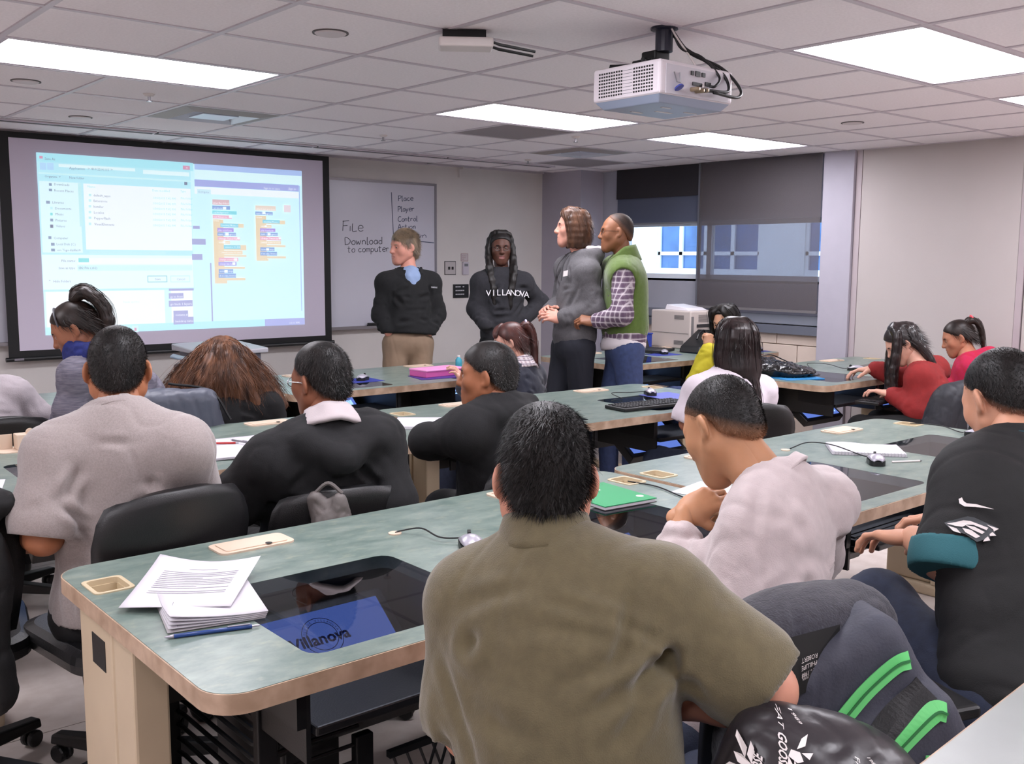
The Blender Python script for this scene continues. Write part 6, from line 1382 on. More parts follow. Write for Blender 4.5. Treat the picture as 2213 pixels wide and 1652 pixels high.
# 14 young man in grey hoodie
p = Person('hman', 'young man with chin-length brown hair in a grey zip hoodie, hands clasped', PJ['hman'], seated=False, head=(-50, 0, 0, 0.96), skin=(202, 146, 128), nose=1.2, build=1.05, arm=1.02,
           hands=(('cup', (-0.65, 0.45, 0.15), (-0.3, -0.7, 0.5)), ('relax', (-0.75, -0.45, 0.15), (-0.2, 0.5, 0.75))))
m_gh = mat('grey_marl_fleece', (88, 86, 89), 0.95, var=0.12, vscale=120, bump=0.3, bscale=250)
hood = [cap(p.tp(-0.10, 0.04, 1.0), p.tp(-0.10, -0.06, 1.02), 0.032, 0.036, 0.04), cap(p.tp(-0.10, -0.06, 1.02), p.tp(0.06, -0.13, 0.98), 0.036, 0.042, 0.04), cap(p.tp(0.06, -0.13, 0.98), p.tp(0.10, 0.02, 1.0), 0.042, 0.03, 0.04)]
p.top('hoodie', m_gh, 'long', 0.018, 0.0095, 0.004, 26, 141, hem=-0.12, extra=hood, creases=[(p.tp(-0.12, 0.10, 0.2), p.tp(0.05, 0.13, 0.12), 0.008, 0.014), (p.tp(-0.16, 0.02, 0.3), p.tp(-0.14, 0.08, 0.1), 0.007, 0.012)])
soft('hood_lining', [cap(p.tp(-0.075, 0.0, 1.08), p.tp(-0.05, -0.09, 1.09), 0.022, 0.026, 0.02), cap(p.tp(-0.05, -0.09, 1.09), p.tp(0.05, -0.10, 1.06), 0.026, 0.026, 0.02)], mat('lining_white', (214, 206, 206), 0.9), p.root, 0.007, (), 0.002, 40, 4)
for x_ in (-0.03, 0.03): MB().tube(spline_pts([tuple(map(float, p.tp(x_, 0.11, 0.98))), tuple(map(float, p.tp(x_*1.3, 0.148, 0.85))), tuple(map(float, p.tp(x_*1.5, 0.155, 0.66)))], 6), 0.003, 5).build('drawstring', mat('string_dark', (50, 48, 52), 0.8), p.root)
S_ = p.tp(-0.085, 0.15, 0.74)
MB().box(tuple(map(float, S_)), (0.055, 0.004, 0.035), Matrix([list(map(float, r_)) for r_ in np.stack([p.rt, p.fw, p.up]).T])).build('name_tag', m_white, p.root)
p.pants(mat('denim_black', (28, 30, 40), 0.9, bump=0.2, bscale=300), e=0.014)
L_ = []
for e in (-1, 1):
    for a in np.linspace(-0.2, 1.35, 7):
        s_, c_ = math.sin(a), math.cos(a)
        L_.append(([(e*0.015, 0.02, 0.112), (e*0.075*max(0.35, c_), 0.03-0.11*s_, 0.095), (e*0.098*max(0.3, c_), 0.012-0.115*s_, 0.02), (e*0.096*max(0.3, c_), 0.0-0.115*s_, -0.06), (e*0.085*max(0.3, c_), 0.01-0.115*s_, -0.13)], 0.024, 0.014))
    L_.append(([(e*0.012, 0.03, 0.112), (e*0.045, 0.066, 0.095), (e*0.074, 0.055, 0.055)], 0.018, 0.010))
p.long_hair(hairmat('hair_chestnut', (92, 62, 44), 0.42, rgb2=(58, 38, 28)), L_, cap_t=0.010, per=60, seed=16, w=0.003, jitter=0.006, line=(0.07, 0.085, -0.09, -0.07))

# 15 man in green vest
p = Person('vman', 'man with glasses in a green fleece vest over a plaid shirt', PJ['vman'], seated=False, head=(-48, 2, 0, 0.96), skin=(135, 89, 63), build=1.10, arm=1.05, brow=(24, 17, 14),
           hands=(('grip', (-0.6, 0.7, 0.1), (-0.5, -0.3, 0.8)), None))
m_pl = plaid('plaid_shirt', (134, 122, 130), [('X', 9, 0, 0.40, (76, 54, 78)), ('Y', 9, 0.5, 0.40, (76, 56, 82)), ('Z', 9, 1, 0.40, (80, 56, 80)), ('Z', 9, 4.1, 0.06, (206, 198, 202)), ('Y', 9, 3.6, 0.05, (200, 190, 196))])
p.top('plaid_shirt', m_pl, 'long', 0.016, 0.010, 0.005, 30, 151, hem=-0.16)
m_gv = mat('green_fleece', (80, 102, 40), 0.95, var=0.08, vscale=50, bump=0.3, bscale=250, sheen=0.3)
P_ = p.trunk(0.032, low=False)+[ell(p.tp(0, 0, 0.16), (0.185, 0.14, 0.15), p.R, 0.06)]+[sub(ell(p.J['S'+sd]+(p.J['E'+sd]-p.J['S'+sd])*0.30+p.rt*(0.045 if sd == 'R' else -0.045), (0.062, 0.085, 0.115), p.R, 0.01)) for sd in 'LR']
P_.append(sub(cap(p.J['N'], p.hp((0, -0.02, -0.05)), 0.062, 0.066, 0.012)))
soft('green_vest', P_, m_gv, p.root, 0.009, [(p.tp(0, 0, 0.06), -p.up, 0.006)], 0.004, 22, 7)
p.ring('vest_collar', m_gv, 0.100, 0.082, 0.105, -0.008, 0.010, front=0.9, gap=0.12)
soft('white_hem', [ell(p.tp(0, 0.01, -0.03), (0.188, 0.146, 0.085), p.R, 0.04)], mat('undershirt', (214, 206, 210), 0.9), p.root, 0.010, [(p.tp(0, 0, -0.10), -p.up, 0.004)], 0.002, 30, 3)
p.pants(jeans2, e=0.012)
p.short_hair(hairmat('hair_cropped', (52, 36, 28), 0.6, rgb2=(34, 24, 19)), 0.003, n=5000, L=0.004, w=0.0014, seed=17, line=(0.066, 0.098, -0.095, -0.075), bulge=[], fade=0.05)
p.glasses(mat('glasses_tort', (60, 34, 22), 0.3))

# 16 person in yellow
p = Person('yellow', 'student in a yellow long-sleeved shirt resting chin on fist', PJ['yellow'], head=(-92, 16, -6, 0.93), fem=True, skin=(191, 145, 117), build=1.0, hands=(('fist', (0.15, 0.1, 1), (-0.2, -0.9, 0.2)), None), brow=(24, 18, 16))
p.top('yellow_shirt', mat('yellow_jersey', (180, 168, 32), 0.85, var=0.06, vscale=20, bump=0.2, bscale=250), 'long', 0.022, 0.012, 0.006, 26, 161); p.pants(jeans2)
L_ = []
for e in (-1, 1):
    for a in np.linspace(-0.1, 1.4, 7):
        s_, c_ = math.sin(a), math.cos(a)
        L_.append(([(e*0.012, 0.02, 0.112), (e*0.078*max(0.35, c_), 0.03-0.11*s_, 0.10), (e*0.105*max(0.3, c_), 0.012-0.115*s_, 0.02), (e*0.11*max(0.3, c_), 0.0-0.115*s_, -0.07), (e*0.10*max(0.3, c_), 0.01-0.115*s_, -0.14)], 0.026, 0.02))
    L_.append(([(e*0.012, 0.03, 0.112), (e*0.055, 0.062, 0.09), (e*0.084, 0.045, 0.03)], 0.018, 0.014))
p.long_hair(hb, L_, cap_t=0.012, per=40, seed=18, w=0.0035, jitter=0.006, line=(0.07, 0.085, -0.09, -0.07))
chair_for(p, 'task chair of the student in yellow', 0.05)

# 17 girl in red top
p = Person('red', 'girl in a red gathered top with long straight dark hair using a mouse', PJ['red'], head=(-38, 36, 0, 0.93), fem=True, skin=(208, 159, 139), build=1.0, arm=1.05, hands=(('type', (-0.2, 0.9, 0.1), (0.1, -0.1, 1)), ('mouse', (-0.35, 0.9, -0.15), (0, 0.1, 1))))
m_red = mat('red_jersey', (132, 27, 27), 0.85, var=0.08, vscale=30, bump=0.25, bscale=250)
p.top('red_top', m_red, 'long', 0.018, 0.010, 0.004, 40, 171, extra=[ell(p.J['SL']+p.up*0.01-p.rt*0.01, (0.082, 0.075, 0.075), p.R, 0.03), ell(p.J['SR']+p.up*0.01+p.rt*0.01, (0.082, 0.075, 0.075), p.R, 0.03)]); p.pants(m_blackcloth)
L_ = []
for a in np.linspace(-1.5, 1.5, 13):
    s_, c_ = math.sin(a), math.cos(a)
    if abs(a) > 0.75: L_.append(([(0.012*s_, 0.0, 0.112), (0.085*s_, 0.0, 0.085), (0.098*s_, 0.02+0.03*(abs(a)-0.75), 0.02), (0.10*s_, 0.035+0.03*(abs(a)-0.75), -0.12), (0.095*s_, 0.045, -0.24), (0.09*s_, 0.05, -0.34)], 0.026, 0.020))
    else: L_.append(([(0.03*s_, -0.02, 0.112), (0.08*s_, -0.10*c_, 0.06), (0.10*s_-0.01, -0.125*c_, -0.02), (0.09*s_-0.02, -0.165, -0.12), (0.07*s_-0.03, -0.22, -0.22), (0.05*s_-0.03, -0.26, -0.32)], 0.030, 0.022))
p.long_hair(hairmat('hair_softblack', (42, 32, 32), 0.32, rgb2=(22, 16, 17), spec=0.6), L_, per=60, seed=19, w=0.003, jitter=0.005)
chair_for(p, 'task chair with a dark jacket behind the girl in the red top', 0.06)

# 18 girl in pink-red hoodie
p = Person('pink', 'girl in a bright pink-red hoodie with a ponytail and coral hair tie', PJ['pink'], head=(-32, 22, 0, 0.93), fem=True, skin=(176, 119, 93), build=1.0)
m_pk = mat('pink_fleece', (168, 24, 50), 0.9, var=0.08, vscale=30, bump=0.3, bscale=200, rgb2=(174, 20, 72))
p.top('hoodie', m_pk, 'long', 0.024, 0.011, 0.006, 26, 181, extra=[cap(p.tp(-0.11, -0.02, 1.0), p.tp(-0.06, -0.13, 1.0), 0.045, 0.055, 0.05), cap(p.tp(-0.06, -0.13, 1.0), p.tp(0.10, -0.12, 0.98), 0.055, 0.055, 0.05)]); p.pants(jeans)
L_ = [([(0, -0.08, 0.08), (0.0, -0.12, 0.09), (0.0, -0.16, 0.05), (0.0, -0.185, -0.05), (0.0, -0.20, -0.15), (0.0, -0.22, -0.25)], 0.026, 0.012), ([(0.02, -0.09, 0.08), (0.02, -0.13, 0.085), (0.02, -0.165, 0.02), (0.02, -0.19, -0.10), (0.02, -0.21, -0.20)], 0.022, 0.010), ([(-0.02, -0.09, 0.08), (-0.02, -0.13, 0.085), (-0.02, -0.165, 0.02), (-0.02, -0.19, -0.12)], 0.022, 0.010)]
p.long_hair(hdb, L_, cap_t=0.008, line=(0.080, 0.074, -0.09, -0.055), per=60, seed=20, w=0.003, jitter=0.006)
MB().lathe([(0.024, -0.008), (0.032, 0), (0.024, 0.008)], tuple(p.hp((0, -0.135, 0.095))), 14, axis=tuple(p.Rh@A3((0, -0.9, 0.25)))).build('hair_tie', mat('tie_coral', (226, 84, 96), 0.6), p.root)
chair_for(p, 'task chair of the girl in the pink-red hoodie', 0.05)
# ------------------------------------------------------------------ things on the ceiling
r = empty('ceiling_projector', (2.88, 2.54, 2.08), 0, 'white video projector hanging from the ceiling on a black bracket', 'projector')
PX0, PX1, PY0, PY1, PZ0, PZ1 = 2.68, 3.085, 2.38, 2.71, 2.045, 2.19
m_pj = mat('projector_white', (214, 206, 212), 0.4); m_pjb = mat('projector_base', (150, 160, 182), 0.35)
MB().bb(PX0, PX1, PY0, PY1, PZ0+0.025, PZ1).build('housing', m_pj, r, bevel=0.012, seg=3)
MB().add([(PX0+0.004, PY0+0.004, PZ0+0.03), (PX1-0.004, PY0+0.004, PZ0+0.03), (PX1-0.004, PY1-0.004, PZ0+0.03), (PX0+0.004, PY1-0.004, PZ0+0.03),
          (PX0+0.03, PY0+0.03, PZ0), (PX1-0.03, PY0+0.03, PZ0), (PX1-0.03, PY1-0.03, PZ0), (PX0+0.03, PY1-0.03, PZ0)], [(0, 1, 2, 3), (7, 6, 5, 4), (0, 4, 5, 1), (1, 5, 6, 2), (2, 6, 7, 3), (3, 7, 4, 0)]).build('base_cover', m_pjb, r, bevel=0.004)
for (x, y, w, d) in ((2.80, 2.47, 0.05, 0.012), (2.86, 2.55, 0.09, 0.014), (2.96, 2.50, 0.07, 0.010), (2.80, 2.62, 0.06, 0.012)):
    MB().bb(x, x+w, y, y+d, PZ0-0.0015, PZ0+0.001).build('label_strip', m_white, r)
g_ = MB()
for iz in range(8):
    for iy in list(range(0, 8))+list(range(12, 22)):
        y = PY0+0.032+iy*0.0122; z = 2.085+iz*0.0115
        g_.bb(PX0-0.0012, PX0+0.001, y, y+0.0075, z, z+0.0062)
tag(g_.build('vent_slot', m_black, r), kind='stuff')
for iz in range(8): MB().bb(PX0-0.001, PX0+0.001, PY0+0.13, PY0+0.175, 2.087+iz*0.0115, 2.0885+iz*0.0115).build('vent_groove', m_grey, r)
MB().bb(PX0+0.03, PX1-0.03, PY0-0.002, PY0+0.004, 2.075, 2.175).build('rear_panel', mat('projector_grey', (190, 186, 194), 0.5), r)
for (x, z, w, h) in ((2.84, 2.15, 0.014, 0.014), (2.865, 2.148, 0.024, 0.018), (2.90, 2.15, 0.018, 0.014), (2.85, 2.115, 0.05, 0.012), (2.92, 2.12, 0.03, 0.014)):
    MB().bb(x, x+w, PY0-0.006, PY0, z, z+h).build('socket', m_black, r)
for (x, z) in ((2.845, 2.10), (2.87, 2.097), (2.895, 2.10)):
    MB().lathe([(0, 0), (0.008, 0), (0.008, 0.03), (0.005, 0.035), (0, 0.035)], (x, PY0, z), 10, axis=(0.3, -1, 0)).build('plug', mat('plug_brass', (150, 132, 110), 0.4, metal=0.5), r)
MB().lathe([(0, 0), (0.016, 0), (0.018, 0.006), (0, 0.008)], (2.765, PY0-0.012, 2.10), 14, axis=(0.1, -0.5, -0.8)).build('lock_disc', mat('lock_blue', (60, 70, 150), 0.4), r)
MB().tube([(2.75, PY0-0.004, 2.15), (2.755, PY0-0.012, 2.115), (2.775, PY0-0.012, 2.115), (2.78, PY0-0.004, 2.15)], 0.0025, 6).build('lock_shackle', m_steel, r)
mt = MB().bb(2.77, 2.94, 2.50, 2.60, PZ1, PZ1+0.03).bb(2.81, 2.89, 2.52, 2.59, PZ1+0.03, PZ1+0.065).build('mount', m_blackm, r, bevel=0.006)
MB().lathe([(0.032, PZ1+0.06), (0.032, CZ-0.012), (0.05, CZ-0.008), (0.05, CZ)], (2.85, 2.515, 0), 16).build('pole', mat('pole_navy', (34, 36, 52), 0.4), r)
for a in ((2.70, 2.48), (2.72, 2.66), (2.98, 2.62), (3.0, 2.46)): MB().tube([(2.85, 2.55, PZ1+0.02), (a[0], a[1], PZ1+0.012), (a[0], a[1], PZ1-0.004)], 0.007, 6).build('mount_arm', m_blackm, mt)
for pts, rad, m_ in (([(2.86, 2.5, CZ-0.005), (2.90, 2.47, 2.27), (2.97, 2.42, 2.22), (3.03, 2.38, 2.17), (3.02, 2.35, 2.11), (2.93, 2.35, 2.10), (2.88, 2.36, 2.10)], 0.006, m_black),
                     ([(2.87, 2.5, CZ-0.005), (2.93, 2.46, 2.25), (3.04, 2.40, 2.20), (3.10, 2.36, 2.13), (3.06, 2.34, 2.09), (2.93, 2.345, 2.095)], 0.006, m_black),
                     ([(2.85, 2.48, CZ-0.005), (2.88, 2.46, 2.26), (2.95, 2.42, 2.23), (2.99, 2.37, 2.16), (2.95, 2.355, 2.12), (2.935, 2.37, 2.12)], 0.005, m_black),
                     ([(2.845, 2.48, CZ-0.005), (2.86, 2.46, 2.29), (2.92, 2.44, 2.22), (2.93, 2.40, 2.15), (2.89, 2.36, 2.11)], 0.0035, m_white)):
    MB().tube(spline_pts(pts, 8), rad, 7).build('cable', m_, r, smooth=True)
MB().lathe([(0, 0.018), (0.026, 0.014), (0.04, 0.0), (0.04, -0.004)], (2.98, 2.72, 2.13), 20, axis=(0.1, 1, 0)).build('lens', m_black, r)

r = empty('access_point', (2.33, 3.05, 2.3), 0, 'small white wireless access point with two black antennas on the ceiling', 'access point')
Ra = Matrix.Rotation(-0.62, 3, 'Z')
MB().box((2.335, 3.03, 2.285), (0.20, 0.115, 0.034), Ra).build('case', m_white, r, bevel=0.008, seg=3)
MB().box((2.335, 3.04, 2.315), (0.16, 0.07, 0.035), Ra).build('mount_plate', m_blackm, r)
c_ = Vector((2.335, 3.03, 2.285)); ux = Ra @ Vector((1, 0, 0)); uy = Ra @ Vector((0, 1, 0))
for sgn in (-0.045, 0.035): MB().tube([c_+ux*0.10+uy*sgn, c_+ux*0.125+uy*sgn-Vector((0, 0, 0.008)), c_+ux*0.255+uy*sgn-Vector((0, 0, 0.03))], [0.005, 0.006, 0.005], 7).build('antenna', m_black, r)

# ------------------------------------------------------------------ small things on the tables
m_paper = mat('white_paper', (208, 205, 212), 0.8); m_print = mat('print_grey', (150, 147, 158), 0.8); m_silver = mat('mouse_silver', (176, 172, 184), 0.3, metal=0.35)
m_cable = mat('cable_black', (22, 22, 24), 0.5)
def mouse(pos, rz, label, cable=None, dark=False):
    r = empty('computer_mouse', pos, rz, label, 'mouse', 'computer mice')
    top = MB(); G = []
    for i in range(11):
        u = -1+2*i/10; row = []
        for j in range(9):
            v = -1+2*j/8; w = 0.030*math.sqrt(max(0.02, 1-0.75*abs(u)**2.6)); z = 0.012+0.026*(1-u*u*0.75-0.25*u)*(1-0.55*v*v)
            row.append((v*w, u*0.056, z))
        G.append(row)
    top.grid(G, thick=0.003); top.build('shell', m_black if dark else m_silver, r, smooth=True, world=False)
    base = rrect(-0.029, 0.029, -0.055, 0.055, 0.026, 5)
    MB().prism(base, (0, 0, 0), (1, 0, 0), (0, 1, 0), 0.001, 0.018).build('base', m_black, r, world=False)
    MB().lathe([(0, -0.004), (0.009, -0.004), (0.009, 0.004), (0, 0.004)], (0, 0.034, 0.031), 12, axis=(1, 0, 0)).build('wheel', m_black, r, world=False)
    if cable:
        P = spline_pts([Vector(pos)+Vector((math.sin(-rz)*0.056, math.cos(rz)*0.056, 0.012))]+[Vector(c) for c in cable], 8)
        MB().tube([(Matrix.Rotation(-rz, 3, 'Z') @ (p_-Vector(pos))) for p_ in P], 0.0023, 6).build('cord', m_cable, r, smooth=True, world=False)
    return r
T = TOPZ
mouse((1.53, 1.965, T), -0.55, 'silver computer mouse left of the olive polo student', [(1.505, 2.06, T+0.012), (1.50, 2.14, T+0.02), (1.47, 2.19, T+0.008), (1.455, 2.20, T+0.003)])
mouse((2.36, 1.80, T), -0.2, 'black computer mouse under the hand of the pale sweatshirt student', [(2.37, 1.95, T+0.004), (2.42, 2.12, T+0.004), (2.41, 2.24, T+0.002)], True)
mouse((3.34, 1.875, T), -0.9, 'silver computer mouse in front of the spiral notebook', [(3.40, 1.97, T+0.01), (3.45, 2.12, T+0.02), (3.40, 2.20, T+0.025), (3.33, 2.235, T+0.003)])
mouse((4.19, 1.90, T), -0.3, 'computer mouse partly hidden by the student in the jersey', [(4.24, 2.0, T+0.004), (4.30, 2.12, T+0.01), (4.29, 2.25, T+0.004)])
mouse((4.08, 3.64, T), -0.6, 'silver computer mouse behind the black keyboard', [(4.0, 3.72, T+0.012), (3.86, 3.72, T+0.02), (3.82, 3.60, T+0.006)])
mouse((3.19, 5.16, T), -0.9, 'silver computer mouse on the blue pad left of the pink box')
mouse((5.95, 5.17, T), -0.8, 'silver computer mouse on the blue pad by the laptop', [(5.85, 5.22, T+0.006), (5.75, 5.2, T+0.004)])
mouse((6.80, 4.90, T), -0.8, 'computer mouse on the blue pad at the far table end by the window')
mouse((6.09, 3.60, T), 0.3, 'computer mouse held by the girl in the red top', [(6.08, 3.70, T+0.01), (6.15, 3.86, T+0.02), (6.08, 3.96, T+0.02), (6.0, 3.90, T+0.003)])
# small round cable grommets
for (x, y, lb) in ((3.30, 2.235, 'small round cable grommet left of the spiral notebook'), (1.455, 2.20, 'small cable end on the foreground table'), (5.99, 3.905, 'small round cable grommet on the red girls table')):
    r = empty('cable_grommet', (x, y, T), 0, lb, 'grommet', 'cable grommets')
    MB().lathe([(0.010, 0), (0.018, 0), (0.018, 0.003), (0.010, 0.003)], (x, y, T), 16).build('ring', m_beige, r); MB().lathe([(0, 0), (0.010, 0), (0.010, 0.0015), (0, 0.0015)], (x, y, T), 12).build('plug', m_black, r)

def pad_of(name, pts, z, m, label, cat, thick=0.002, parent=None):
    r = empty(name, (sum(p[0] for p in pts)/len(pts), sum(p[1] for p in pts)/len(pts), z), 0, label, cat)
    MB().prism(pts, (0, 0, z), (1, 0, 0), (0, 1, 0), 0, thick).build('sheet', m, r); return r
m_bluepad = mat('pad_blue', (40, 52, 140), 0.6)
pad_of('mouse_pad', [(3.06, 5.06), (3.28, 5.05), (3.29, 5.25), (3.07, 5.26)], T-0.0, m_bluepad, 'blue mouse pad left of the pink box', 'mouse pad', 0.0008)
pad_of('mouse_pad', [(5.76, 5.08), (6.02, 5.04), (6.06, 5.24), (5.80, 5.28)], T-0.0, m_bluepad, 'blue mouse pad in front of the laptop', 'mouse pad', 0.0008)
pad_of('mouse_pad', [(6.64, 4.82), (6.84, 4.80), (6.85, 4.99), (6.66, 5.0)], T-0.0, m_bluepad, 'blue mouse pad at the far table end by the window', 'mouse pad', 0.0008)
pad_of('mouse_pad', [(4.0, 3.42), (4.22, 3.40), (4.25, 3.66), (4.03, 3.68)], T-0.0, mat('pad_violet', (84, 92, 176), 0.5), 'violet-blue mouse pad right of the black keyboard', 'mouse pad', 0.0008)

# keyboard
def keyboard(pos, rz, label, tilt=0.0):
    r = empty('keyboard', pos, rz, label, 'keyboard')
    MB().box((0, 0, 0.010), (0.44, 0.155, 0.018)).build('case', m_black, r, bevel=0.005, world=False)
    me = MB().add([(-0.0075, -0.0075, 0), (0.0075, -0.0075, 0), (0.0075, 0.0075, 0), (-0.0075, 0.0075, 0), (-0.006, -0.006, 0.006), (0.006, -0.006, 0.006), (0.006, 0.006, 0.006), (-0.006, 0.006, 0.006)],
                  [(4, 5, 6, 7), (0, 1, 5, 4), (1, 2, 6, 5), (2, 3, 7, 6), (3, 0, 4, 7)]).mesh('key'); me.materials.append(mat('key_black', (34, 34, 37), 0.5))
    for row in range(6):
        for cc in range(22):
            if cc in (15, 18+0) and row in (2,): continue
            if row == 0 and 4 < cc < 11: continue
            o = bpy.data.objects.new('key', me); COL.objects.link(o); o.parent = r; o.location = (-0.206+cc*0.0195, -0.060+row*0.0205+(0.008 if row == 5 else 0), 0.019)
    MB().box((-0.04, -0.060, 0.021), (0.105, 0.014, 0.005)).build('space_bar', MATS['key_black'], r, world=False)
    return r
keyboard((3.735, 3.345, T), -0.10, 'black computer keyboard lying on the second row table')
for x, y, rz, lb in ((2.96, 1.74-0.05, 0, 'black keyboard on the tray under the hands of the student in the jersey'), ):
    r = empty('keyboard', (x, y-0.10, 0.625), rz, lb, 'keyboard')
    MB().box((0, 0, 0.010), (0.44, 0.155, 0.018)).build('case', m_black, r, bevel=0.005, world=False)
    k_ = MB()
    for row in range(5): MB().box((0, -0.056+row*0.026, 0.021), (0.41, 0.018, 0.006)).build('key_row', mat('key_black', (34, 34, 37), 0.5), r, world=False)
# kb under the red girl's hand
r = empty('keyboard', (5.62, 3.08+0.06, 0.625+0.02), 0.1, 'black keyboard on the tray below the hand of the girl in red', 'keyboard')
MB().box((0, 0, 0.010), (0.42, 0.15, 0.018)).build('case', m_black, r, bevel=0.005, world=False)
for row in range(5): MB().box((0, -0.056+row*0.026, 0.021), (0.39, 0.018, 0.006)).build('key_row', MATS['key_black'], r, world=False)

# foreground papers: legal pad, loose curled sheet, pen
r = empty('writing_pad', (0.81, 1.93, T), 0, 'white writing pad with curled pages under the loose sheet', 'writing pad')
A_, B_, C_, D_ = Vector((0.705, 1.875, 0)), Vector((0.893, 1.832, 0)), Vector((0.955, 2.07, 0)), Vector((0.765, 2.115, 0))
for k in range(5):
    G = []
    for i in range(7):
        u = i/6; row = []
        for j in range(7):
            v = j/6; pnt = A_*(1-u)*(1-v)+B_*u*(1-v)+C_*u*v+D_*(1-u)*v
            row.append((pnt.x+0.0012*k, pnt.y-0.0008*k, T+0.002+k*0.0034+0.020*(1-v)**3*(1-u)**2*(k/4)))
        G.append(row)
    MB().grid(G, thick=0.0022).build('page', m_paper if k else mat('pad_board', (180, 176, 180), 0.8), r, smooth=True)
MB().tube([A_+Vector((0.02, -0.004, T+0.012)), A_+Vector((0.03, 0.06, T+0.021)), (D_+A_)*0.5+Vector((0.03, 0, T+0.02))], 0.0006, 4).build('margin_line', m_print, r)
r = empty('loose_sheet', (0.84, 2.08, T+0.02), 0.0, 'loose curled white printed sheet on top of the writing pad', 'paper')
A_, B_, C_, D_ = Vector((0.672, 2.055, 0.012)), Vector((0.842, 1.885, 0.024)), Vector((1.018, 2.105, 0.045)), Vector((0.848, 2.282, 0.030))
def sheet_pt(u, v):
    p_ = A_*(1-u)*(1-v)+B_*u*(1-v)+C_*u*v+D_*(1-u)*v
    return Vector((p_.x, p_.y, T+p_.z-0.016*math.sin(PI*u)*(v)+0.010*(v**3)*(1-u)))
MB().grid([[sheet_pt(i/10, j/10) for j in range(11)] for i in range(11)], thick=0.0006).build('page', m_paper, r, smooth=True)
mb = MB()
for k in range(15):
    v = 0.80-k*0.037; u0, u1 = (0.36, 0.64) if k == 0 else (0.14, 0.86 if k % 5 else 0.55)
    if k in (1, 12): continue
    P = [sheet_pt(u0+(u1-u0)*q/8, v)+Vector((0, 0, 0.0012)) for q in range(9)]
    d_ = (sheet_pt(0.5, v+0.01)-sheet_pt(0.5, v)).normalized()*0.0016
    mb.grid([[p_-d_, p_+d_] for p_ in P])
tag(mb.build('printed_lines', m_print, r), kind='stuff')
def pen(a, b, m, label, rad=0.0042, clip=True):
    a, b = Vector(a), Vector(b); r = empty('pen', tuple(a), 0, label, 'pen'); d = (b-a)
    MB().tube([a+d*0.10, a+d*0.92], rad, 10).build('barrel', m, r, smooth=True)
    MB().tube([a, a+d*0.04, a+d*0.10], [0.0008, rad*0.7, rad*0.95], 10).build('tip', m_silver, r, smooth=True)
    MB().tube([a+d*0.92, b], [rad*0.6, rad*0.5], 8).build('button', m_silver, r)
    if clip: MB().tube([a+d*0.66+Vector((0, 0, rad*1.25)), a+d*0.9+Vector((0, 0, rad*1.25))], 0.0014, 6).build('clip', m_silver, r)
pen((0.690, 1.853, T+0.0045), (0.862, 1.797, T+0.0045), mat('pen_blue', (34, 66, 130), 0.3), 'blue ballpoint pen in front of the writing pad')
# green notebook
Rg = Matrix.Rotation(-0.10, 3, 'Z')
r = empty('green_notebook', (2.19, 2.13, T), 0, 'green covered notebook beside the smoked glass', 'notebook')
MB().box((2.185, 2.13, T+0.006), (0.20, 0.25, 0.010), Rg).build('pages', m_paper, r); MB().box((2.185, 2.13, T+0.012), (0.206, 0.256, 0.0025), Rg).build('cover', mat('cover_green', (20, 140, 84), 0.5), r)
MB().box((2.185, 2.13, T+0.0008), (0.206, 0.256, 0.0016), Rg).build('back_cover', mat('cover_dark', (60, 50, 50), 0.6), r)
MB().lathe([(0, 0), (0.012, 0), (0.012, 0.0008), (0, 0.0008)], (2.25, 2.04, T+0.0134), 16).build('emblem', m_white, r)
MB().box((2.17, 2.20, T+0.0137), (0.09, 0.05, 0.0006), Rg).build('name_label', m_white, r)
# paper under the leaning student
r = empty('worksheet', (2.52, 1.97, T), 0, 'white worksheet under the chin of the pale sweatshirt student', 'paper')
MB().box((2.52, 1.985, T+0.0012), (0.20, 0.17, 0.0012), Matrix.Rotation(0.2, 3, 'Z')).build('page', m_paper, r)
def spiral(c, w, d, rz, label, cov=None, nrings=22, side='x'):
    r = empty('spiral_notebook', (c[0], c[1], c[2]), rz, label, 'notebook', 'spiral notebooks')
    MB().box((0, 0, 0.006), (w, d, 0.010)).build('pages', m_paper, r, world=False)
    MB().box((0, 0, 0.0008), (w+0.006, d+0.006, 0.0016)).build('back_cover', cov or m_grey, r, world=False)
    G = [[(-w/2+w*i/8, -d/2+d*j/4, 0.0116+0.004*math.sin(i*0.8)*(j/4)) for j in range(5)] for i in range(9)]
    MB().grid(G, thick=0.0008).build('top_page', m_paper, r, smooth=True, world=False)
    mb = MB()
    for k in range(nrings):
        x = -w/2+0.008+(w-0.016)*k/(nrings-1)
        mb.tube([(x, -d/2-0.004+0.007*math.cos(t), 0.007+0.008*math.sin(t)) for t in np.linspace(0, 2*PI, 9)[:-1]], 0.0008, 4, closed=True)
    tag(mb.build('wire_binding', m_steel, r, world=False), kind='stuff')
    return r
spiral((3.53, 2.03, T), 0.27, 0.20, -0.88, 'open white spiral notebook between two smoked glass panels')
r = empty('pencil', (3.41, 1.84, T), 0, 'thin white pencil beside the spiral notebook', 'pencil')
MB().tube([(3.40, 1.845, T+0.004), (3.50, 1.79, T+0.004)], 0.0036, 6).build('shaft', m_white, r); MB().tube([(3.50, 1.79, T+0.004), (3.508, 1.785, T+0.004)], [0.0036, 0.0006], 6).build('tip', m_black, r)
spiral((2.52, 3.62, T), 0.26, 0.20, 0.9, 'white spiral notebook before the boy in profile')
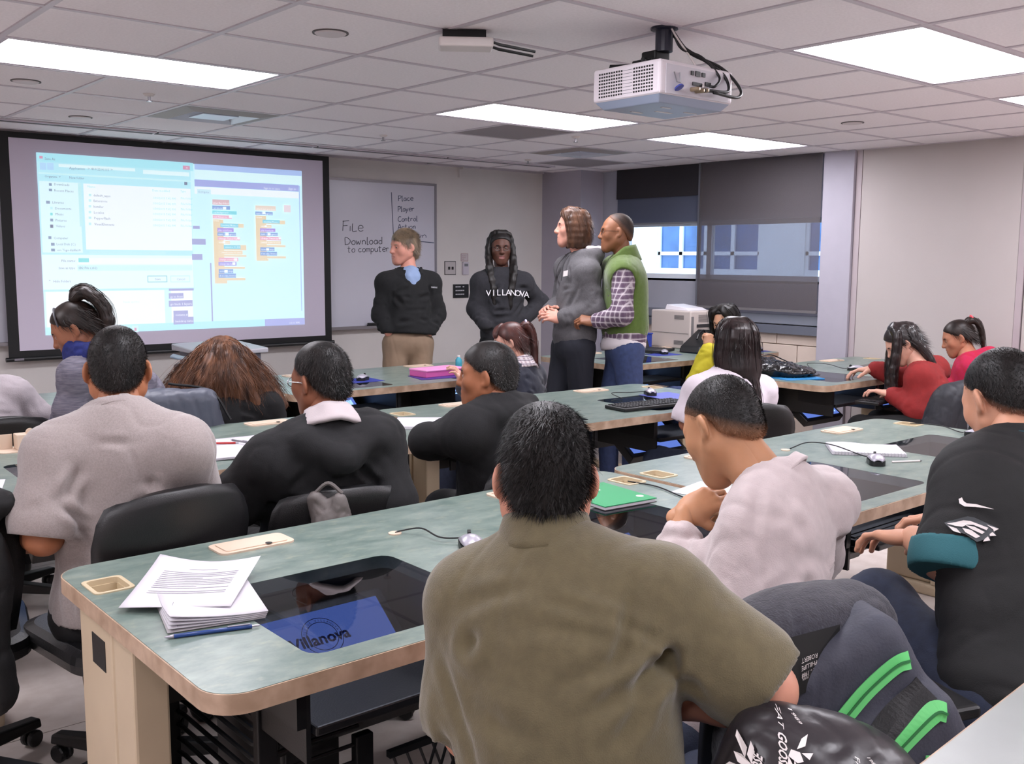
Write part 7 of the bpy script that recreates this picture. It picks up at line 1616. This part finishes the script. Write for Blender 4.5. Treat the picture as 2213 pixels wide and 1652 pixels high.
# white sheets with pens on the second row
r = empty('paper_stack', (1.65, 3.63, T), 0, 'stack of white sheets with a red pen on the second row table', 'paper')
for k in range(3):
    A_, B_, C_, D_ = Vector((1.60, 3.80, 0)), Vector((1.46, 3.42, 0)), Vector((1.70, 3.34, 0)), Vector((1.86, 3.72, 0))
    G = []
    for i in range(9):
        row = []
        for j in range(9):
            u, v = i/8, j/8; p_ = A_*(1-u)*(1-v)+B_*u*(1-v)+C_*u*v+D_*(1-u)*v; row.append((p_.x+0.003*k, p_.y, T+0.001+k*0.003+0.016*(v**4)*(1-u)+0.004*math.sin(v*PI)))
        G.append(row)
    MB().grid(G, thick=0.0008).build('sheet', m_paper, r, smooth=True)
pen((1.55, 3.70, T+0.016), (1.67, 3.62, T+0.016), mat('pen_red', (170, 34, 34), 0.4), 'red and black pen lying on the white sheets', clip=False)
pen((1.655, 3.66, T+0.024), (1.685, 3.56, T+0.024), mat('pen_grey', (120, 118, 124), 0.3), 'grey pen beside the red pen on the white sheets')
r = empty('worksheet', (0.75, 3.52, T), 0, 'corner of a white sheet at the left picture edge', 'paper')
MB().box((0.70, 3.52, T+0.001), (0.20, 0.15, 0.001), Matrix.Rotation(-0.3, 3, 'Z')).build('page', m_paper, r)
# raised outlet box
r = empty('outlet_box', (1.03, 4.08, T), -0.025, 'raised beige power outlet box standing open on the second row table', 'outlet box')
MB().prism(rrect(-0.115, 0.115, -0.06, 0.06, 0.015, 3), (0, 0, 0), (1, 0, 0), (0, 1, 0), 0, 0.004).build('rim', m_beige, r, world=False)
bx_ = MB().bb(-0.052, 0.052, -0.03, 0.03, 0.004, 0.062).build('socket_block', m_beige, r, bevel=0.003, world=False)
MB().lathe([(0, 0), (0.016, 0), (0.016, 0.006), (0, 0.006)], (0.0, -0.012, 0.066), 18, axis=(0, 1, 0)).build('pull_tab', m_beige, r, world=False)
for x in (-0.028, 0.022):
    for dz in (-0.008, 0.008): MB().bb(x-0.005, x+0.005, -0.0315, -0.029, 0.034+dz-0.0012, 0.034+dz+0.0012).build('socket_slot', m_black, bx_, world=False)
    MB().lathe([(0, 0), (0.004, 0), (0.004, 0.002), (0, 0.002)], (x+0.014, -0.0315, 0.034), 8, axis=(0, 1, 0)).build('socket_hole', m_black, bx_, world=False)
for s in (-1, 1): MB().bb(s*0.056 if s > 0 else -0.105, 0.105 if s > 0 else -0.056, 0.028, 0.032, 0.004, 0.060).build('lid_flap', m_beige, r, world=False)
# pink box
r = empty('pink_box', (3.69, 5.09, T), 0, 'flat pink box on a dark folder on the third row table', 'box')
Rp = Matrix.Rotation(0.05, 3, 'Z')
MB().box((3.70, 5.09, T+0.022), (0.32, 0.17, 0.038), Rp).build('tray', mat('box_pink', (206, 92, 160), 0.6, var=0.05), r, bevel=0.003); MB().box((3.70, 5.09, T+0.043), (0.326, 0.176, 0.010), Rp).build('lid', mat('box_pink_lid', (222, 140, 190), 0.6, var=0.05), r, bevel=0.003)
pad_of('folder', [(3.47, 4.94), (3.80, 4.90), (3.86, 5.10), (3.52, 5.16)], T, mat('folder_violet', (60, 40, 120), 0.5), 'violet folder under the pink box', 'folder', 0.003)
r = empty('water_bottle', (4.07, 5.36, T), 0, 'small turquoise bottle on the third row table beside the profile boy', 'bottle')
MB().lathe([(0, 0), (0.020, 0), (0.022, 0.006), (0.022, 0.055), (0.012, 0.068), (0.010, 0.074)], (4.07, 5.36, T), 18).build('bottle', mat('bottle_teal', (60, 150, 170), 0.2), r, smooth=True); MB().lathe([(0, 0.074), (0.011, 0.074), (0.011, 0.085), (0, 0.085)], (4.07, 5.36, T), 14).build('cap', m_white, r)

# ------------------------------------------------------------------ laptop, carry case, printers
r = empty('laptop', (6.05, 5.36, T), 0.35, 'open black laptop beside the man in the green vest', 'laptop')
MB().bb(-0.16, 0.16, -0.11, 0.11, 0, 0.022).build('base', m_black, r, bevel=0.004, world=False)
MB().box((0, 0.145, 0.115), (0.32, 0.012, 0.22), Matrix.Rotation(-0.30, 3, 'X')).build('lid', m_black, r, bevel=0.004, world=False)
MB().box((0, 0.137, 0.113), (0.29, 0.002, 0.19), Matrix.Rotation(-0.30, 3, 'X')).build('display', mat('lcd_off', (12, 12, 16), 0.15), r, world=False)
for k in range(5): MB().bb(-0.14, 0.14, -0.03+k*0.024, -0.012+k*0.024, 0.022, 0.024).build('key_row', mat('key_black', (34, 34, 37)), r, world=False)
r = empty('carry_case', (6.38, 5.17, T), 0.25, 'black wedge-shaped case behind the student in yellow', 'case')
soft_case = MB().prism([(-0.20, 0), (0.20, 0), (0.20, 0.16), (0.14, 0.165), (-0.17, 0.05)], (0, 0.09, 0), (1, 0, 0), (0, 0, 1), 0, 0.18).build('shell', mat('case_black', (16, 17, 19), 0.45, bump=0.15), r, bevel=0.012, seg=3, world=False)
MB().tube(spline_pts([(-0.06, 0, 0.10), (-0.02, 0, 0.14), (0.06, 0, 0.165), (0.09, 0, 0.148)], 5), 0.008, 8).build('handle', m_black, r, world=False)
MB().bb(-0.19, 0.19, -0.093, -0.089, 0.035, 0.041).build('zip', m_grey, r, world=False)
m_prn = mat('printer_beige', (196, 184, 178), 0.5); m_prd = mat('printer_grey', (120, 116, 116), 0.5)
r = empty('laser_printer', (6.55, 5.48, T), 0, 'large beige laser printer on the table by the window', 'printer')
MB().bb(6.40, 6.74, 5.29, 5.72, T, T+0.315).build('cabinet', m_prn, r, bevel=0.012, seg=3)
MB().add([(6.46, 5.36, T+0.315), (6.70, 5.36, T+0.315), (6.70, 5.62, T+0.315), (6.46, 5.62, T+0.315), (6.47, 5.40, T+0.335), (6.69, 5.40, T+0.335), (6.69, 5.61, T+0.36), (6.47, 5.61, T+0.36)], [(0, 1, 5, 4), (1, 2, 6, 5), (2, 3, 7, 6), (3, 0, 4, 7), (4, 5, 6, 7), (3, 2, 1, 0)]).build('output_hood', mat('paper_tray_pale', (222, 218, 224), 0.4), r, bevel=0.004)
for z0, y0, w in ((T+0.245, 5.36, 0.10), (T+0.035, 5.36, 0.10)):
    for k in range(6): MB().bb(6.397, 6.402, y0, y0+w, z0+k*0.006, z0+k*0.006+0.003).build('vent', m_prd, r)
MB().bb(6.397, 6.402, 5.31, 5.70, T+0.128, T+0.131).build('seam', m_prd, r); MB().bb(6.41, 6.44, 5.287, 5.291, T+0.03, T+0.27).build('control_strip', m_prd, r)
for k in range(7): MB().bb(6.50, 6.72, 5.287, 5.291, T+0.225+k*0.009, T+0.228+k*0.009).build('grille', m_prd, r)
for z0, z1 in ((T+0.18, T+0.205), (T+0.105, T+0.125)): MB().bb(6.48, 6.735, 5.284, 5.291, z0, z1).build('paper_slot', mat('slot_dark2', (46, 44, 46), 0.6), r)
MB().bb(6.47, 6.735, 5.25, 5.291, T+0.085, T+0.102).build('paper_tray', m_prn, r, bevel=0.004); MB().bb(6.47, 6.735, 5.27, 5.291, T+0.01, T+0.07).build('cassette', m_prn, r, bevel=0.004)
r = empty('blue_bin', (6.2, 5.62, T), 0, 'small blue box beside the printer', 'box')
MB().bb(6.12, 6.24, 5.56, 5.62, T, T+0.12).build('box', mat('bin_blue', (40, 60, 150), 0.5), r, bevel=0.004); MB().bb(6.115, 6.245, 5.555, 5.625, T+0.12, T+0.13).build('rim', mat('bin_blue', (40, 60, 150)), r)

# black leather bag on a blue folder, right table
r = empty('shoulder_bag', (5.42, 3.75, T), 0, 'crumpled shiny black leather bag on the right side table', 'bag')
m_lea = mat('black_leather', (20, 20, 22), 0.22, bump=0.5, bscale=45, var=0.1)
soft('bag_body', [ell((5.40, 3.78, T+0.045), (0.16, 0.17, 0.05), None, 0.05), ell((5.48, 3.66, T+0.03), (0.15, 0.12, 0.034), None, 0.05), ell((5.34, 3.88, T+0.06), (0.10, 0.10, 0.055), None, 0.05), cap((5.30, 3.82, T+0.08), (5.50, 3.86, T+0.085), 0.03, 0.03, 0.03)], m_lea, r, 0.007, [(A3((0, 0, T+0.005)), A3((0, 0, -1)), 0.004)], 0.008, 45, 5)
MB().tube(spline_pts([(5.30, 3.86, T+0.10), (5.38, 3.80, T+0.135), (5.48, 3.76, T+0.10), (5.55, 3.68, T+0.05)], 6), 0.009, 7, flat=0.4).build('strap', m_lea, r, smooth=True)
MB().tube(spline_pts([(5.36, 3.64, T+0.015), (5.45, 3.57, T+0.012), (5.56, 3.55, T+0.012), (5.62, 3.58, T+0.012)], 6), 0.010, 7, flat=0.35).build('belt_end', m_lea, r, smooth=True)
pad_of('folder', [(5.24, 3.56), (5.50, 3.46), (5.56, 3.60), (5.30, 3.76)], T, mat('folder_blue', (40, 130, 190), 0.5), 'bright blue and white folder under the black leather bag', 'folder', 0.005)

# ------------------------------------------------------------------ lectern cabinet and document camera below the screen
r = empty('equipment_lectern', (2.95, 6.45, 0), 0, 'grey equipment lectern with a pale sloping top below the screen', 'lectern')
MB().bb(2.66, 3.03, 6.18, 6.66, 0, 0.86).build('cabinet', mat('lectern_grey', (92, 92, 104), 0.5), r, bevel=0.008)
MB().add([(2.62, 6.15, 0.86), (3.07, 6.15, 0.86), (3.07, 6.70, 0.86), (2.62, 6.70, 0.86), (2.62, 6.15, 0.875), (3.07, 6.15, 0.895), (3.07, 6.70, 0.915), (2.62, 6.70, 0.905)], [(3, 2, 1, 0), (4, 5, 6, 7), (0, 1, 5, 4), (1, 2, 6, 5), (2, 3, 7, 6), (3, 0, 4, 7)]).build('top', mat('lectern_top', (176, 176, 184), 0.35), r, bevel=0.008)
MB().bb(2.68, 2.84, 6.173, 6.181, 0.1, 0.82).build('door', mat('lectern_door', (104, 104, 114), 0.5), r); MB().bb(2.85, 3.01, 6.173, 6.181, 0.1, 0.82).build('door', MATS['lectern_door'], r)
r = empty('document_camera', (2.50, 6.12, 0), 0, 'dark document camera on a stand beside the curly haired girl', 'document camera')
MB().lathe([(0, 0), (0.16, 0), (0.16, 0.03), (0.03, 0.05), (0.025, 0.70), (0, 0.70)], (2.52, 6.0, 0), 20).build('stand', m_black, r)
MB().box((2.52, 6.0, 0.76), (0.10, 0.14, 0.13), Matrix.Rotation(-0.5, 3, 'Z')).build('body', mat('camera_dark', (52, 56, 66), 0.4), r, bevel=0.012, seg=3)
MB().box((2.44, 5.98, 0.80), (0.16, 0.12, 0.085), Matrix.Rotation(-0.5, 3, 'Z')).build('head', mat('camera_dark', (52, 56, 66)), r, bevel=0.015, seg=3)
MB().box((2.44, 5.98, 0.865), (0.20, 0.13, 0.014), Matrix.Rotation(-0.5, 3, 'Z') @ Matrix.Rotation(0.25, 3, 'Y')).build('shade', mat('camera_grey', (110, 126, 140), 0.35), r, bevel=0.004)
MB().lathe([(0, 0), (0.04, 0), (0.045, 0.03), (0.035, 0.06), (0, 0.06)], (2.385, 5.96, 0.77), 18, axis=(-0.8, -0.5, -0.2)).build('lens', m_black, r)
MB().box((2.56, 5.96, 0.83), (0.06, 0.09, 0.02), Matrix.Rotation(0.6, 3, 'Y')).build('side_panel', mat('camera_grey', (110, 126, 140)), r, bevel=0.004)

# ------------------------------------------------------------------ jackets and the backpack
CAMR = np.array([math.cos(0.70334), -math.sin(0.70334), 0]); CAMF = np.array([math.sin(0.70334), math.cos(0.70334), 0]); UPZ = np.array([0, 0, 1.0])
def put_text(name, parent, m, prims, s, o, u, v, size, toward, **k):
    vv, ff = text_on(tuple(map(float, o)), tuple(map(float, u)), tuple(map(float, v)), s, size, extrude=0.0, **k)
    P = onto(prims, vv, toward); ok = np.abs(sdf_at(prims, P)) < 0.004
    ff = [q for q in ff if all(ok[i] for i in q)]
    return MB().add([tuple(map(float, q)) for q in P], ff).build(name, m, parent) if ff else None
def put_poly(mb, prims, pts2, o, u, v, toward, mi=0, lift=0.002):
    P = onto(prims, [A3(o)+A3(u)*a+A3(v)*b for a, b in pts2], toward, lift)
    if (np.abs(sdf_at(prims, P)) < lift+0.004).all(): mb.add([tuple(map(float, q)) for q in P], [tuple(range(len(P)))], mi)

# fleece jacket over the pale sweatshirt student's chair
r = empty('fleece_jacket', (1.64, 1.0, 0.5), 0, 'dark grey fleece jacket with a white printed label draped on a chair', 'jacket')
m_fle = mat('slate_fleece', (48, 48, 56), 1.0, var=0.2, vscale=90, bump=0.5, bscale=220, sheen=0.15)
Rz = np.array(Matrix.Rotation(-0.10, 3, 'Z'), np.float32).T
JP = [rbx((1.530, 0.975, 0.70), (0.150, 0.030, 0.135), Rz, 0.045, 0.05), ell((1.53, 0.99, 0.86), (0.185, 0.075, 0.050), Rz, 0.05), cap((1.37, 0.97, 0.80), (1.34, 0.95, 0.5), 0.05, 0.05, 0.05), cap((1.68, 0.96, 0.80), (1.70, 0.96, 0.56), 0.045, 0.05, 0.05), sub(rbx((1.54, 1.085, 0.68), (0.17, 0.030, 0.16), Rz, 0.01, 0.01))]
soft('jacket', JP, m_fle, r, 0.0085, (), 0.0055, 30, 8)
toward = CAMF*1.0
def cam_pt(base, right, up_): return A3(base)+A3(CAMR*right)+A3(UPZ*up_)
# woven label, upside down as the jacket hangs
lab_o = A3((1.455, 0.93, 0.862)); u_ = -CAMR; v_ = -UPZ
mb = MB(); put_poly(mb, JP, [(-0.062, -0.012), (0.062, -0.012), (0.062, 0.085), (-0.062, 0.085)], lab_o, u_, v_, toward, 0, 0.006); lb_ = mb.build('neck_label', mat('label_black', (14, 14, 15), 0.6), r)
JP2 = JP
for k, (s_, z_, w_) in enumerate((('ROBERT', 0.040, 0.034), ('PHILLIPE', 0.027, 0.034), ('EST.1988', 0.014, 0.033), ('INTERNATIONAL', 0.005, 0.032))):
    vv, ff = text_on(tuple(map(float, lab_o+A3(u_)*(-0.012)+A3(v_)*(0.062-z_))), tuple(map(float, u_)), tuple(map(float, v_)), s_, 0.012 if k < 3 else 0.006, extrude=0.0, width=w_)
    P = onto(JP, vv, toward, 0.0075); MB().add([tuple(map(float, q)) for q in P], ff).build('label_text', m_white, lb_)

# black printed puffer jacket on the nearest chair
r = empty('printed_jacket', (1.16, 0.78, 0.5), 0, 'black jacket with white goose logos hanging beside the olive polo student', 'jacket')
c0 = np.array([1.195, 0.790, 0.045])
def gp(rt_, fw_, z_): return c0+CAMR*rt_+CAMF*fw_+UPZ*z_
GP = [cap(gp(-0.01, 0.02, 0.735), gp(0.05, 0.01, 0.70), 0.072, 0.085, 0.06), ell(gp(0.06, 0.0, 0.64), (0.16, 0.13, 0.14), None, 0.06), cap(gp(-0.05, 0, 0.64), gp(-0.10, 0.0, 0.50), 0.07, 0.075, 0.06), cap(gp(0.12, 0, 0.66), gp(0.17, 0, 0.50), 0.08, 0.085, 0.06), ell(gp(0.04, 0.0, 0.50), (0.19, 0.14, 0.14), None, 0.05)]
soft('jacket', GP, mat('jacket_black', (38, 34, 38), 0.35, bump=0.12, bscale=60, var=0.08), r, 0.0075, (), 0.0035, 34, 3)
def goose(o, u, v, sc):
    o = A3(o); mb = MB()
    for poly in ([(-0.004, 0.010), (0.004, 0.006), (0.008, 0.018), (0.004, 0.026), (-0.004, 0.022)], [(0.006, 0.014), (0.022, 0.024), (0.030, 0.022), (0.020, 0.012)], [(0.004, 0.006), (0.024, 0.004), (0.030, 0.008), (0.012, 0.012)], [(-0.006, 0.018), (-0.018, 0.026), (-0.024, 0.036), (-0.012, 0.030)], [(-0.004, 0.024), (-0.008, 0.040), (0.0, 0.034)]):
        put_poly(mb, GP, [(a*sc, b*sc) for a, b in poly], o, u, v, CAMF, 0, 0.0022)
    mb.build('goose_emblem', m_white, r)
    put_text('logo_text', r, m_white, GP, 'FAT', o+A3(u)*(-0.040*sc)+A3(v)*(-0.004*sc), u, v, 0.010*sc, CAMF, shear=0.3)
    put_text('logo_text', r, m_white, GP, 'GOOSE', o+A3(u)*(-0.018*sc)+A3(v)*(-0.006*sc), u, v, 0.016*sc, CAMF, shear=0.3, width=0.038*sc, bold=0.0004)
    put_text('logo_text', r, m_white, GP, '1989', o+A3(u)*(-0.040*sc)+A3(v)*(0.014*sc), u*0.6+np.asarray(v)*0.8, v, 0.008*sc, CAMF)
ua = CAMR*0.18+UPZ*0.98; va = -CAMR*0.98+UPZ*0.18
goose(gp(-0.055, -0.1, 0.745), ua, va, 0.95); goose(gp(-0.018, -0.1, 0.775), -ua, -va, 0.95); goose(gp(0.075, -0.1, 0.735), -ua, -va, 0.95)

# backpack hanging behind the chair
r = empty('backpack', (1.56, 0.86, 0.3), 0, 'charcoal backpack with bright green zips hanging on a chair back', 'backpack')
bu = CAMR*0.86+UPZ*0.48+CAMF*0.10; bu = bu/np.linalg.norm(bu); bv = UPZ*0.86+CAMR*(-0.48); bv = bv-bu*(bv@bu); bv = bv/np.linalg.norm(bv); bw = np.cross(bu, bv); BRm = np.stack([bu, bv, bw])
bc = np.array([1.575, 0.865, 0.650])-CAMR*0.005
def bp_(a, b, w_=0.0): return bc+bu*a+bv*b+bw*w_
BP = [rbx(bp_(0, 0.0, -0.02), (0.092, 0.175, 0.045), BRm, 0.045, 0.03), rbx(bp_(0.02, -0.06, 0.055), (0.090, 0.10, 0.018), BRm, 0.035, 0.02), rbx(bp_(0.03, -0.13, 0.085), (0.07, 0.06, 0.010), BRm, 0.03, 0.015)]
m_bp = mat('backpack_slate', (58, 60, 72), 0.7, var=0.08, vscale=30, bump=0.25, bscale=200)
soft('bag_body', BP, m_bp, r, 0.0075, (), 0.0028, 30, 4)
m_grn = mat('zip_green', (104, 206, 120), 0.5); m_bpk = mat('bag_black', (26, 26, 29), 0.6, bump=0.3, bscale=300)
def strip(name, pts, wid, m, lift=0.004, parent=r):
    C = np.array([tuple(q) for q in spline_pts([tuple(map(float, bp_(a, b, 0.1))) for a, b in pts], 8)], np.float32); Tn = np.gradient(C, axis=0); S_ = np.cross(Tn, -bw); S_ /= np.linalg.norm(S_, axis=1, keepdims=True)
    rows = [onto(BP, C+S_*wid*t_, -bw, lift) for t_ in (-0.5, 0.0, 0.5)]
    return MB().grid([[Vector(map(float, q)) for q in row] for row in rows], thick=-0.002).build(name, m, parent)
for nm, pts in (('zip', [(-0.06, 0.095), (-0.02, 0.112), (0.03, 0.130), (0.09, 0.142), (0.115, 0.135)]), ('zip', [(-0.10, -0.015), (-0.04, 0.012), (0.03, 0.038), (0.10, 0.055), (0.118, 0.045)])):
    z_ = strip(nm, pts, 0.030, m_grn); strip('zip_teeth', pts, 0.004, mat('zip_teeth', (40, 110, 60), 0.5), 0.0075, z_)
strip('pocket_zip', [(0.05, -0.005), (0.08, -0.025), (0.085, -0.06), (0.095, -0.10), (0.105, -0.15)], 0.012, m_grn)
strip('webbing', [(-0.07, -0.115), (-0.02, -0.10), (0.04, -0.085)], 0.034, mat('webbing_green', (112, 190, 150), 0.7)); strip('strap', [(-0.03, -0.16), (-0.01, -0.10), (0.02, -0.04)], 0.008, m_bpk, 0.007)
strip('black_band', [(-0.09, 0.025), (-0.03, 0.048), (0.05, 0.072), (0.115, 0.085)], 0.036, m_bpk, 0.003)
mb = MB()
for k in range(22):
    t = k/21
    a0, b0, a1, b1 = -0.142+0.03*t, 0.085-0.2*t, -0.085+0.02*t, 0.06-0.17*t
    C = onto(BP, [bp_(a0+(a1-a0)*q/5, b0+(b1-b0)*q/5-0.01*math.sin(q), 0.1) for q in range(6)], -bw, 0.004); mb.tube([tuple(map(float, q)) for q in C], 0.0016, 4)
tag(mb.build('mesh_pocket', m_bpk, r), kind='stuff'); strip('mesh_binding', [(-0.105, 0.115), (-0.085, 0.05), (-0.065, -0.02), (-0.05, -0.085)], 0.014, m_bpk, 0.004)

# slate rain jacket over the empty chair
r = empty('rain_jacket', (1.55, 4.05, 0.5), 0, 'slate grey rain jacket over the chair left of the curly haired girl', 'jacket')
c2 = np.array([1.60, 4.27, 0]); Rj = np.stack([np.array([math.cos(0.25), -math.sin(0.25), 0]), np.array([math.sin(0.25), math.cos(0.25), 0]), UPZ]); g2 = lambda a, b, z: c2+Rj[0]*a+Rj[1]*b+UPZ*z
soft('jacket', [rbx(g2(0, -0.03, 0.72), (0.19, 0.02, 0.15), Rj, 0.045, 0.05), cap(g2(-0.2, 0, 0.84), g2(-0.25, 0.02, 0.5), 0.05, 0.05, 0.05), cap(g2(0.2, 0, 0.84), g2(0.30, 0.0, 0.55), 0.055, 0.05, 0.05), ell(g2(0.0, 0.0, 0.88), (0.22, 0.06, 0.045), Rj, 0.05)], mat('slate_nylon', (74, 78, 92), 0.5, bump=0.15, bscale=40), r, 0.009, (), 0.006, 34, 6)
MB().tube(spline_pts([tuple(map(float, g2(0.05, 0.02, 0.945))), tuple(map(float, g2(0.22, -0.03, 0.91))), tuple(map(float, g2(0.30, -0.05, 0.78)))], 6), 0.006, 6).build('piping', m_black, r)
# dark jacket on the red girl's chair
r = empty('dark_jacket', (5.45, 2.62, 0.4), 0, 'dark navy jacket over the chair behind the girl in red', 'jacket')
c3 = np.array([5.50, 2.60, 0]); g3 = lambda a, b, z: c3+CAMR*a+CAMF*b+UPZ*z
soft('jacket', [ell(g3(0.0, 0, 0.62), (0.17, 0.10, 0.20), np.stack([CAMR, CAMF, UPZ]), 0.06), cap(g3(-0.08, 0, 0.72), g3(-0.16, 0, 0.45), 0.08, 0.09, 0.06), cap(g3(0.05, 0, 0.76), g3(0.12, 0, 0.5), 0.08, 0.10, 0.06)], mat('jacket_navy', (28, 30, 38), 0.6, var=0.1, bump=0.2), r, 0.010, (), 0.008, 30, 7)
MB().tube([tuple(map(float, g3(-0.02, -0.11, 0.78))), tuple(map(float, g3(0.0, -0.13, 0.55)))], 0.004, 5).build('zip', m_grey, r)
# grey bag on the hoodie student's chair
r = empty('grey_bag', (1.42, 2.30, 0.4), 0, 'crumpled grey cloth bag hanging below the black hoodie', 'bag')
c4 = np.array([1.425, 2.50, 0]); g4 = lambda a, b, z: c4+CAMR*a+CAMF*b+UPZ*z
soft('bag_body', [cap(g4(-0.04, 0, 0.80), g4(0.01, 0, 0.66), 0.028, 0.05, 0.04), cap(g4(0.03, 0, 0.80), g4(0.05, 0, 0.62), 0.022, 0.055, 0.04), ell(g4(0.03, 0, 0.60), (0.085, 0.06, 0.09), None, 0.04)], mat('bag_grey', (92, 86, 84), 0.6, var=0.15, bump=0.3), r, 0.007, (), 0.007, 50, 9)
MB().tube(spline_pts([tuple(map(float, g4(-0.04, 0, 0.82))), tuple(map(float, g4(0.0, 0.0, 0.85))), tuple(map(float, g4(0.04, 0, 0.82)))], 5), 0.006, 6).build('handle', mat('bag_grey', (92, 86, 84)), r)

# ------------------------------------------------------------------ jersey emblems
p = p_jersey; S, E = p.J['SL'], p.J['EL']; axd = unit(E-S)
SLV = p.trunk(0.024)+p.sleeves(0.024, 'short')
o = A3(S+(E-S)*0.42)-A3(CAMR*0.055); vv_ = -axd; uu_ = unit(np.cross(CAMF, vv_)); uu_ = uu_ if uu_@CAMR > 0 else -uu_
vv_ = unit(np.cross(uu_, CAMF)); vv_ = vv_ if vv_[2] > 0 else -vv_
mb = MB()
put_poly(mb, SLV, [(-0.022, 0.064), (-0.026, 0.058), (-0.024, 0.050), (-0.016, 0.048), (0.0, 0.056), (0.030, 0.066), (0.0, 0.062), (-0.014, 0.056), (-0.019, 0.058)], o, uu_, vv_, CAMF, 0, 0.007)
mb.build('sleeve_swoosh', m_white, p.root)
mb = MB()
K = lambda L: [(a*0.001, b*0.001) for a, b in L]
put_poly(mb, SLV, K([(-38, -2), (-30, 8), (-18, 22), (-8, 31), (2, 34), (20, 33), (44, 32), (38, 22), (42, 16), (32, 10), (34, 2), (24, -2), (14, -12), (-6, -6), (-28, -10)]), o, uu_, vv_, CAMF, 1, 0.006)
for L_ in ([(-36, -1), (-24, 10), (-14, 20), (-4, 24), (26, 25), (24, 19), (2, 19), (-8, 14), (-14, 6), (-24, 2)], [(-10, 12), (4, 16), (22, 14), (18, 8), (0, 9)], [(-14, 4), (0, 7), (16, 2), (10, -5), (-8, -2)], [(-34, -4), (-22, -2), (-14, -8), (-26, -10)], [(22, 30), (43, 31), (36, 22), (34, 26)], [(34, 20), (41, 16), (31, 10), (30, 14)], [(28, 8), (33, 2), (22, -6), (24, 1)]):
    put_poly(mb, SLV, K(L_), o, uu_, vv_, CAMF, 0, 0.0085)
mb.build('sleeve_emblem', [m_white, mat('emblem_grey', (70, 74, 78), 0.6)], p.root)
# chair emblem text

# dark coat hanging at the far left, beside the student in the grey T-shirt
r = empty('black_coat', (0.62, 2.72, 0.2), 0, 'black coat hanging at the far left beside the grey T-shirt student', 'coat')
add_chair(0.50, 3.04, 0.2, 'black task chair under the black coat at the far left')
c5 = np.array([0.47, 2.80, 0]); g5 = lambda a, b, z: c5+CAMR*a+CAMF*b+UPZ*z
soft('coat', [cap(g5(-0.05, -0.02, 0.80), g5(-0.07, -0.04, 0.42), 0.06, 0.08, 0.06), cap(g5(0.09, -0.02, 0.82), g5(0.13, -0.03, 0.40), 0.06, 0.07, 0.06), ell(g5(0.03, -0.02, 0.70), (0.17, 0.07, 0.18), np.stack([CAMR, CAMF, UPZ]), 0.05), ell(g5(0.03, 0.02, 0.88), (0.18, 0.08, 0.05), np.stack([CAMR, CAMF, UPZ]), 0.05)], mat('coat_black', (12, 12, 14), 0.8, bump=0.2, bscale=120), r, 0.009, (), 0.008, 30, 12)
MB().tube([tuple(map(float, g5(0.0, -0.085, 0.72))), tuple(map(float, g5(0.0, -0.11, 0.45))), tuple(map(float, g5(0.0, -0.11, 0.28)))], 0.003, 5).build('zip', m_grey, r)
